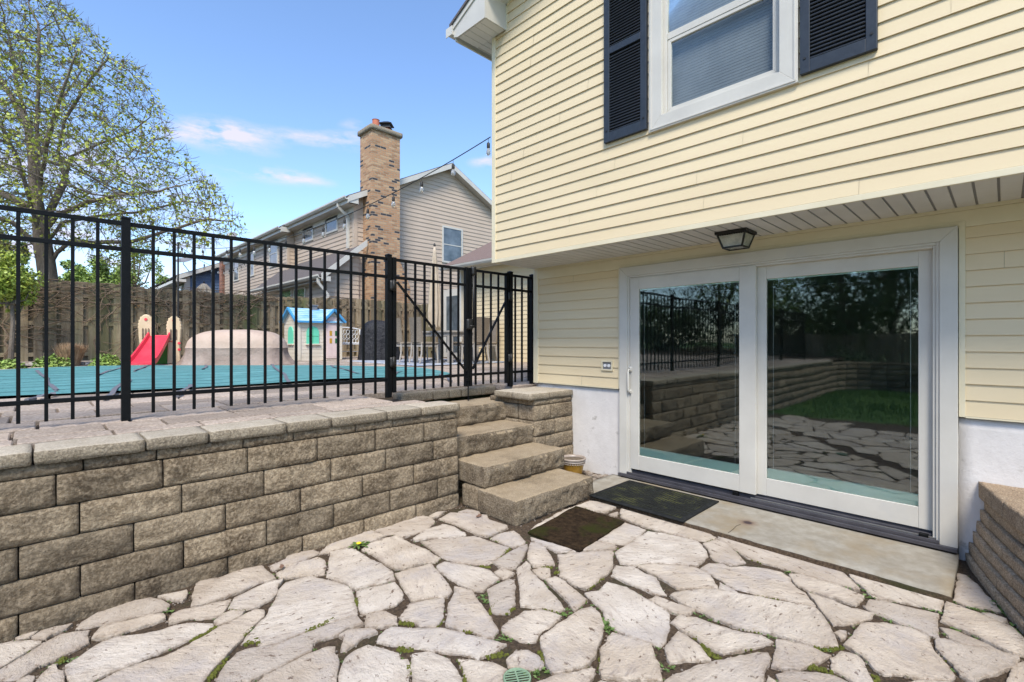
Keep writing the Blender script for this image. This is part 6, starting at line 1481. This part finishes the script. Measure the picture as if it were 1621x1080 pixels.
# dish on the neighbour roof and a flood light
p = P(367, 372, X=8.3); dsh = thing('satellite_dish', 'small dark satellite dish on the far end of the taupe house roof', 'satellite dish', p-Vector((0,0,.8)))
def dish(root, c, r_, nd, m, pole_to):
    mb = MB(); nd = Vector(nd).normalized(); u = nd.cross(Vector((0,0,1))).normalized(); v = u.cross(nd); n = 20; rings = [(1, 0), (.7, -.10), (.35, -.16), (.02, -.18)]
    b = len(mb.v)
    for (q, d) in rings: mb.v += [tuple(Vector(c)+u*math.cos(i*2*math.pi/n)*r_*q+v*math.sin(i*2*math.pi/n)*r_*q*.85+nd*d*r_) for i in range(n)]
    for k in range(3):
        for i in range(n): mb.f.append((k*n+i, k*n+(i+1)%n, (k+1)*n+(i+1)%n, (k+1)*n+i))
    mb.build('reflector', m, root, smooth=True)
    mb = MB(); mb.tube([Vector(c)-v*r_*.8, Vector(c)+nd*r_*.9-v*r_*.45], .012, 5); mb.build('feed_arm', M['grey'], root)
    mb = MB(); mb.tube([Vector(c)-nd*r_*.15, Vector(c)-nd*r_*.4-v*r_*.4, pole_to], .02, 6); mb.build('mast', M['grey'], root)
dish(dsh, p, .30, (-.5, -.7, .5), M['grey'], p-Vector((0,0,.8)))

# ------------------------------------------------------------------ blue house beyond, red brick chimney, dish
BY = 32.0
def bx(px): return XY(px, BY)
def bzz(px, py): return P(px, py, Y=BY).z
bh_ = thing('blue_house', 'blue sided house with white trim far behind the board fence', 'house', (9, BY, .9)); b0 = bx(293); bez = bzz(290, 437); slp = .44
btop = lambda x: bez+slp*(x-b0) if x < b0+4.5 else bez+slp*9-slp*(x-b0)
mb = MB(); siding(mb, 1, BY, -1, b0, b0+9, .9, bez+2.1, .19, .03, top=lambda x: btop(x)-.03); mb.build('gable_siding', M['blue'], bh_)
M['sage'] = mat('sage_siding', (.17,.20,.16), None, 5, .7)
mb = MB(); siding(mb, 0, b0, -1, BY, BY+14, .9, bez-.2, .19, .03); mb.build('side_siding', M['sage'], bh_)
mb = MB(); mb.box((b0-.05, BY-.06, .9), (b0+.22, BY-.03, bez)); mb.add([(b0-.45,BY-.4,bez-.45*slp-.05),(b0+4.5,BY-.4,bez+4.5*slp-.05),(b0+4.5,BY-.4,bez+4.5*slp+.18),(b0-.45,BY-.4,bez-.45*slp+.18),(b0-.45,BY-.3,bez-.45*slp-.05),(b0+4.5,BY-.3,bez+4.5*slp-.05),(b0+4.5,BY-.3,bez+4.5*slp+.18),(b0-.45,BY-.3,bez-.45*slp+.18)], [(0,1,2,3),(7,6,5,4),(0,4,5,1),(1,5,6,2),(2,6,7,3),(3,7,4,0)])
mb.box((b0-.5, BY-.4, bez-.35), (b0-.02, BY+14, bez-.2)); mb.build('white_trim', M['white'], bh_)
mb = MB(); roofslab(mb, b0-.5, bez-.5*slp+.16, b0+4.5, bez+4.5*slp+.16, BY-.38, BY+14); roofslab(mb, b0+4.5, bez+4.5*slp+.16, b0+9.4, bez-.4*slp+.16, BY-.38, BY+14); mb.build('roof', M['shingle'], bh_)
mb = MB(); wv0 = P(288, 450, X=b0).y; mb.box((b0-.05, wv0-.2, 3.0), (b0-.03, wv0+.9, 4.6)); w = mb.build('window', M['white'], bh_); mb = MB(); mb.box((b0-.07, wv0-.08, 3.1), (b0-.052, wv0+.78, 4.5)); mb.build('pane', M['farglass'], w)
p0 = P(351, 465, Y=30.6); p1 = P(360.5, 465, Y=30.6); bc = thing('brick_chimney', 'narrow red brick chimney at the far corner of the taupe house', 'chimney', ((p0.x+p1.x)/2, 30.9, .9))
mb = MB(); mb.box((p0.x, 30.6, .9), (p1.x, 31.1, P(355, 410, Y=30.6).z)); mb.build('stack', M['brick_red'], bc); mb = MB(); zc_ = P(355, 410, Y=30.6).z; mb.box((p0.x-.1, 30.5, zc_), (p1.x+.1, 31.2, zc_+.15)); mb.build('chimney_cap', M['concrete'], bc)
p = P(291, 411, Y=31.6); dsh = thing('satellite_dish', 'large grey satellite dish on a mast above the blue house roof', 'satellite dish', (p.x+.3, p.y, 5.0)); dish(dsh, p, .42, (-.35, -.4, .85), M['grey'], Vector((p.x+.35, p.y+.1, 5.2)))

# ------------------------------------------------------------------ string lights
def string(A, B, sag, sp0, label, n, droop=.16):
    t = thing('string_light', label, 'string lights', A); L_ = (B-A).length
    pt_ = lambda s: A.lerp(B, s)-Vector((0,0,4*sag*s*(1-s)))
    mb = MB(); mb.tube([pt_(i/60) for i in range(61)], .006, 5); mb.build('cable', M['cable'], t)
    prev = None
    for k in range(n):
        s = sp0[0]+sp0[1]*k
        if s > 1: break
        p = pt_(s); mb = MB(); mb.tube([p, p-Vector((0,0,.05))], .0035, 4); mb.lathe(p-Vector((0,0,.05)), [(.012, 0), (.018, -.01), (.019, -.055), (.015, -.065)], 10); so_ = mb.build('socket', M['cable'], t, smooth=True)
        mb = MB(); mb.lathe(p-Vector((0,0,.113)), [(.013, 0), (.02, -.02), (.026, -.045), (.024, -.065), (.012, -.082), (.002, -.087)], 12); mb.build('bulb', M['bulbmix'], so_, smooth=True)
M['bulbmix'] = mat('clear_bulb', (.55,.53,.48), None, 5, .08, coat=.8, alpha=.5); M['bulbmix'].node_tree.nodes['Principled BSDF'].inputs['Transmission Weight'].default_value = .6; M['bulbmix'].node_tree.nodes['Principled BSDF'].inputs['IOR'].default_value = 1.1
A = Vector((3.69, 4.11, 3.78)); B = P(282, 387, T=10.9)
string(A, B, .50, (.0035, .0608), 'black cable of clear bulbs strung from the cream house corner across the pool deck', 17)
string(B, Vector((7.0, 25, 5.2)), .45, (.05, .09), 'second cable of bulbs from the far pole to the taupe house', 12)
pl = thing('light_pole', 'thin black pole behind the pool that carries the string lights', 'pole', (B.x, B.y, .9)); mb = MB(); mb.tube([(B.x, B.y, .9), (B.x, B.y, B.z+.06)], .018, 8); mb.build('shaft', M['cable'], pl); mb = MB(); mb.tube([(B.x-.03, B.y, B.z+.02), (B.x+.06, B.y, B.z+.02)], .01, 6); mb.build('hook', M['cable'], pl)

# ------------------------------------------------------------------ trees
def leafcloud(mb, pts, n_each, spread, size, rn, flat=.6, up=.0):
    for p in pts:
        for _ in range(n_each):
            c = Vector(p)+Vector((rn.gauss(0, spread), rn.gauss(0, spread), rn.gauss(0, spread)*.8)); s = size*rn.uniform(.55, 1.25)
            u = Vector((rn.gauss(0,1), rn.gauss(0,1), rn.gauss(0,1))).normalized(); v = u.cross(Vector((rn.gauss(0,1), rn.gauss(0,1), rn.gauss(0,1)))).normalized()
            mb.add([c-u*s, c+v*s*flat, c+u*s, c-v*s*flat], [(0,1,2,3)])
def colonize(root_pts, attr, step, infl, kill, iters, trop=(0,0,0)):
    nodes_ = [np.array(tuple(p), float) for p, _ in root_pts]; par = [q for _, q in root_pts]; A_ = np.array(attr); trop = np.array(tuple(trop)); rs = np.random.RandomState(5)
    N0 = np.array(nodes_); d = np.sqrt(((A_[:, None, :]-N0[None])**2).sum(2)); near = d.argmin(1); dm = d.min(1)
    cell = {}
    for p in nodes_: cell.setdefault(tuple((p/step/.5).astype(int)), 1)
    for it in range(iters):
        ok = dm < infl
        if not ok.any(): break
        v = A_-np.array(nodes_)[near]; v /= np.maximum(dm, 1e-6)[:, None]; new = []
        idx = near[ok]; vv = v[ok]; order = np.argsort(idx); idx = idx[order]; vv = vv[order]; u, st = np.unique(idx, return_index=True); S_ = np.add.reduceat(vv, st, axis=0)
        for ni, s in zip(u, S_):
            s = s/max(1e-6, np.linalg.norm(s)) + trop + rs.normal(0, .13, 3); c = nodes_[ni]+s/np.linalg.norm(s)*step; key = tuple((c/step/.5).astype(int))
            if key in cell: continue
            cell[key] = 1; new.append((c, int(ni)))
        if not new: break
        b = len(nodes_); nodes_ += [c for c, _ in new]; par += [q for _, q in new]
        Nn = np.array([c for c, _ in new]); d = np.sqrt(((A_[:, None, :]-Nn[None])**2).sum(2)); dn = d.min(1); an = d.argmin(1)+b; m_ = dn < dm
        dm = np.where(m_, dn, dm); near = np.where(m_, an, near); k_ = dm > kill; A_ = A_[k_]; dm = dm[k_]; near = near[k_]
        if len(A_) == 0: break
    return np.array(nodes_), par
def skeleton_mesh(nodes_, par, rtip, expo, rmax):
    n = len(nodes_); kids = [[] for _ in range(n)]
    for i, q in enumerate(par):
        if q is not None and q >= 0: kids[q].append(i)
    rad = [0]*n
    order = []; st = [0]
    while st: i = st.pop(); order.append(i); st += kids[i]
    for i in reversed(order):
        rad[i] = rtip if not kids[i] else sum(rad[k]**expo for k in kids[i])**(1/expo)
        rad[i] = min(rad[i], rmax)
    mb = MB(); tips = [i for i in order if not kids[i]]
    done = set()
    for i in order:                       # chains
        for k in kids[i]:
            if not (i == 0 or k != max(kids[i], key=lambda q: rad[q])): continue
            ch_ = [i, k]; 
            while kids[ch_[-1]]: ch_.append(max(kids[ch_[-1]], key=lambda q: rad[q]))
            rr = [min(rad[ch_[0]], rad[k]*1.15)]+[rad[c] for c in ch_[1:]]
            mb.tube([nodes_[c] for c in ch_], rr, 10 if rr[0] > .1 else 6 if rr[0] > .03 else 4 if rr[0] > .012 else 3, cap=False)
    return mb, tips, rad, kids
# the big tree behind the fence, crown following its real outline (seen side-on)
TB = P(76, 540, Y=16.6); TB.z = .85; TT = (TB.x*CS+TB.y*SN)
def crown_pt(px, py, dep): return P(px, py, T=TT+dep)
OUT = [(-170, 460), (-260, 330), (-240, 160), (-170, 50), (-70, -35), (20, -50), (75, -15), (150, 40), (168, 75), (232, 108), (245, 150), (262, 185), (285, 232), (322, 268), (368, 322), (388, 350), (386, 372), (330, 392), (258, 398), (215, 420), (178, 430), (130, 398), (60, 392), (0, 420)]
rs_ = np.random.RandomState(12); attr = []
xs_ = [p[0] for p in OUT]; ys_ = [p[1] for p in OUT]
while len(attr) < 8000:
    px, py = rs_.uniform(min(xs_), max(xs_)), rs_.uniform(min(ys_), max(ys_))
    if not inside(px, py, OUT): continue
    dd = min(math.hypot(px-a, py-b) for a, b in OUT); half = min(3.4, .35+dd*TT/F*1.1)
    if px > 250 and rs_.rand() < .15: continue
    attr.append(tuple(crown_pt(px, py, rs_.uniform(-1, 1)*half)))
roots = [(TB, None)]
def add_chain(pxs, start=None):
    p0 = crown_pt(*pxs[0]); q = start
    if q is None: q = min(range(len(roots)), key=lambda k_: (roots[k_][0]-p0).length)
    for (px, py, dp) in pxs:
        p = crown_pt(px, py, dp); a = Vector(roots[q][0]); m_ = max(1, int((p-a).length/.25))
        for i in range(1, m_+1):
            r_ = a.lerp(p, i/m_) + (noise.noise_vector(p*3.1+Vector((i*.9, 0, 0)))*.035 if i < m_ else Vector((0,0,0))); roots.append((r_, q)); q = len(roots)-1
    return q
add_chain([(78, 470, 0), (76, 440, 0), (72, 410, 0), (66, 375, 0), (64, 345, 0)], 0)
for ch_ in ([(64, 345, 0), (54, 300, .2), (50, 245, .4), (44, 195, .6), (25, 125, .9), (15, 60, 1.0)], [(66, 350, 0), (62, 290, -.2), (58, 200, -.4), (60, 125, -.5), (62, 50, -.6)], [(66, 385, 0), (50, 330, -.3), (28, 250, -.8), (0, 195, -1.2), (-40, 120, -1.5)],
            [(66, 360, 0), (86, 320, .2), (104, 283, .4), (110, 248, .5), (160, 226, .8), (208, 208, 1.0), (238, 185, 1.1)], [(66, 372, 0), (92, 338, -.3), (140, 319, -.6), (190, 308, -.9), (250, 303, -1.1), (300, 290, -1.2)],
            [(70, 392, 0), (98, 352, .4), (160, 341, .9), (217, 336, 1.2), (290, 318, 1.4), (340, 325, 1.4)], [(76, 425, 0), (90, 400, .1), (112, 381, .1), (150, 384, 0), (208, 382, -.1), (283, 360, -.1), (330, 346, 0), (368, 350, 0)],
            [(104, 283, .4), (92, 240, .2), (102, 190, 0), (140, 130, -.2), (172, 92, -.3)], [(62, 300, 0), (76, 220, -.8), (100, 140, -1.3), (122, 80, -1.5)], [(56, 330, .2), (0, 305, .8), (-60, 280, 1.4), (-130, 250, 1.8)],
            [(70, 400, 0), (20, 352, -.4), (-40, 330, -.9), (-130, 335, -1.3)], [(104, 283, .4), (150, 258, -.2), (200, 250, -.6), (246, 240, -.9)], [(62, 250, 0), (90, 170, 1.0), (130, 110, 1.6)], [(44, 195, .6), (-20, 90, 1.4), (-60, 20, 1.6)]):
    add_chain(ch_)
nd, pr = colonize(roots, attr, .15, 2.5, .21, 190, (0, 0, .08))
mb, tips, rad, kids = skeleton_mesh(nd, pr, .0055, 2.12, .27)
big = thing('tree', 'large spreading tree with small new yellow-green leaves behind the board fence', 'tree', TB)
# trunk flare
mb.tube([TB-Vector((0,0,.2)), Vector(roots[2][0]), Vector(roots[4][0])], [.30, .24, .235], 12, cap=False)
rn = random.Random(14)
for i in tips + [j for j in range(len(nd)) if rad[j] < .011]:        # fine twigs
    for _ in range(2 if rad[i] < .008 else 1):
        p = Vector(nd[i]); q = Vector(nd[pr[i]]) if pr[i] is not None else p; d = (p-q).normalized() if (p-q).length > 0 else Vector((0,0,1)); d = (d+Vector((rn.gauss(0,.6), rn.gauss(0,.6), rn.gauss(0,.45)))).normalized(); m1 = p+d*rn.uniform(.08, .16); m2_ = m1+(d+Vector((0,0,.25))).normalized()*rn.uniform(.06, .16)
        mb.tube([p, m1, m2_], [.0052, .004, .0025], 3, cap=False)
print('TREE', len(nd), len(tips), max(rad)); mb.build('trunk', M['bark'], big, smooth=True)
mb = MB(); lp = [nd[i] for i in range(len(nd)) if rad[i] < .013]
print('LP', len(lp)); lp = list(lp); rn.shuffle(lp); leafcloud(mb, lp[:4900], 5, .075, .040, rn, .66); mb.build('crown', M['leafy'], big)

def bushy(name, c, rx, ry, rz, h0, m, label, n=1500, leaf=.10, seed=0, trunk=.12, cone=False, clumps=26):
    """tree with a trunk and a crown made of leaf clumps; c = foot, h0 = height of the crown's centre"""
    t = thing(name, label, 'tree', c, 'trees standing behind the gardens'); rn = random.Random(seed); c = Vector(c); mb = MB(); cl = []
    for k in range(clumps):
        d = Vector((rn.gauss(0,1), rn.gauss(0,1), rn.gauss(0,1))).normalized(); q = rn.uniform(.25, .9)
        if cone: z = rn.uniform(-1, .95); w_ = (1-(z+1)/2)*.9+.06; a = rn.uniform(0, 6.28); pos = Vector((math.cos(a)*rx*w_*rn.uniform(.4,1), math.sin(a)*ry*w_*rn.uniform(.4,1), z*rz)); sz = .30*w_+.10
        else: pos = Vector((d.x*rx*q, d.y*ry*q, d.z*rz*q)); sz = rn.uniform(.22, .40)
        cl.append((c+Vector((0,0,h0))+pos, sz))
    for _ in range(n):
        cc_, sz = rn.choice(cl); d = Vector((rn.gauss(0,1), rn.gauss(0,1), rn.gauss(0,1))).normalized()*rn.uniform(.55, 1.0); p = cc_+Vector((d.x*rx*sz, d.y*ry*sz, d.z*min(rz, rx*1.1)*sz)); s = leaf*rn.uniform(.5, 1.2); u = Vector((rn.gauss(0,1), rn.gauss(0,1), rn.gauss(0,1))).normalized(); v = u.cross(d+Vector((.01,.02,.03))).normalized()
        mb.add([p-u*s, p+v*s*.55, p+u*s, p-v*s*.55], [(0,1,2,3)])
    mb.build('crown', m, t)
    mb = MB(); mb.tube([c, c+Vector((.05,0,h0*.6)), c+Vector((0,.05,h0+rz*.4))], [trunk, trunk*.7, trunk*.25], 8)
    for (p, sz) in cl[:14]: mb.tube([c+Vector((0,0,max(.2, h0-rz*.6))), c.lerp(p, .6)+Vector((0,0,h0*.2)), p], [trunk*.4, trunk*.25, .01], 5)
    mb.build('trunk', M['bark'], t)
def behind(px, ytop, ybot, Y, wpx, m, label, seed, **k):
    p = P(px, 500, Y=Y); t_ = (p.x*CS+p.y*SN); u = t_/F; zt_2 = H+(CY-ytop)*u; zb_2 = H+(CY-ybot)*u; rz = (zt_2-zb_2)/2; bushy('tree', Vector((p.x, p.y, .7)), wpx/2*u, wpx/2*u, rz, (zt_2+zb_2)/2-.7, m, label, seed=seed, **k)
behind(15, 402, 500, 14.1, 86, M['leafl'], 'bright lime green young tree overhanging the left end of the board fence', 1, n=4200, leaf=.043, trunk=.05)
behind(118, 412, 470, 34, 62, M['leafg'], 'rounded bright green tree beyond the fence right of the big trunk', 2, n=5200, leaf=.085)
behind(165, 398, 480, 30, 76, M['leafg'], 'darker green tree beyond the fence left of the tall black post', 3, n=5200, leaf=.075)
behind(212, 362, 480, 26, 82, M['leafg'], 'light airy green tree beyond the fence left of the blue house', 4, n=2600, leaf=.06)
behind(35, 385, 480, 40, 50, M['leafd'], 'dark conifer seen behind the big trunk', 5, n=2500, leaf=.16, cone=True)
behind(-60, 330, 480, 30, 180, M['leafd'], 'dark tree mass past the left edge of the frame', 6, n=3000, leaf=.16)
behind(262, 425, 480, 44, 40, M['leafg'], 'small green tree between the airy tree and the blue house', 7, n=900, leaf=.16)

# ------------------------------------------------------------------ what the glass door mirrors: garden behind the camera
gf = thing('wooden_fence', 'tall board fence at the end of the lawn, mirrored in the glass door', 'fence', (-13.5, 0, -.05)); mb = MB(); rn = random.Random(88); y = -8
while y < 8.5:
    mb.box((-13.52, y, -.05), (-13.5, y+.14, 1.75+rn.uniform(-.02, .02))); y += .15
mb.build('board', M['wood'], gf); mb = MB(); mb.box((-13.56, -8, .4), (-13.522, 8.5, .5)); mb.box((-13.56, -8, 1.4), (-13.522, 8.5, 1.5)); mb.build('stringer', M['wood'], gf)
rn = random.Random(55); k = 0
for (x, y, r_, h_, m) in [(-15.5, -3.5, 2.8, 6.0, 'leafd'), (-16.5, 1.0, 3.0, 8.0, 'leafd'), (-15.2, 4.8, 2.5, 6.2, 'leafd'), (-18, 8.5, 3.6, 8.4, 'leafg'), (-22, 4, 4.2, 10.5, 'leafd'), (-23, 13, 4.2, 9.0, 'leafd'), (-20, -8, 3.6, 8.6, 'leafd'), (-10.6, 3.6, 1.0, 1.2, 'leafd'), (-19, 19, 4.0, 9.2, 'leafd')]:
    lab = ['dark broad tree over the garden fence behind the photographer', 'tall dark tree in the middle of the mirrored garden', 'dark tree at the pool side of the garden fence', 'green tree beyond the pool end mirrored in the door', 'tallest dark tree far behind the lawn', 'distant dark tree beyond the neighbour roof', 'far dark tree at the shaded end of the lawn', 'dark rounded bush at the curved end of the block wall', 'dark tree beyond the far end of the pool deck'][k]
    bushy('tree', Vector((x, y, -.05)), r_, r_, h_*.62, h_*.62, M[m], lab, n=7500 if h_ > 2 else 1500, leaf=.10 if h_ > 2 else .05, seed=90+k, trunk=.2, clumps=55); k += 1
for q_, (x, y, r_) in enumerate([(-19, 15, 4.5), (-24, 7, 5.0), (-16, 24, 4.5), (-24, -2, 5)]):
    bushy('tree', Vector((x, y, -.05)), r_, r_, 2.2, 2.2, M['leafd'], ['low wide dark evergreen by the far pool corner', 'low wide dark evergreen behind the garden fence', 'low wide dark evergreen next to the red roof house', 'low wide dark evergreen at the shaded lawn corner'][q_], n=4500, leaf=.14, seed=300+q_, trunk=.15, clumps=60)  # low bushes added to close off the bright horizon in the door's reflection
rh_ = thing('red_roof_house', 'low white house with dark red roof beyond the pool, mirrored in the glass', 'house', (-16, 22, .9)); mb = MB(); mb.box((-20.9, 18.1, .8), (-12.1, 27.9, 3.4)); mb.build('wall', M['white'], rh_)
M['redroof'] = mat('red_roof', (.16,.03,.025), (.22,.05,.04), 9, .9); mb = MB(); roofslab(mb, -21.4, 3.35, -16.5, 5.6, 17.7, 28.3); roofslab(mb, -16.5, 5.6, -11.6, 3.35, 17.7, 28.3); mb.prism([(-20.9, 3.4), (-12.1, 3.4), (-16.5, 5.4)], 18.12, 18.2, lambda u, v, w_: (u, w_, v)); mb.build('roof', M['redroof'], rh_)
mb = MB(); mb.box((-12.08, 19, 1.2), (-12.05, 21, 2.8)); mb.box((-12.08, 23, 1.2), (-12.05, 25, 2.8)); mb.build('window', M['farglass'], rh_)
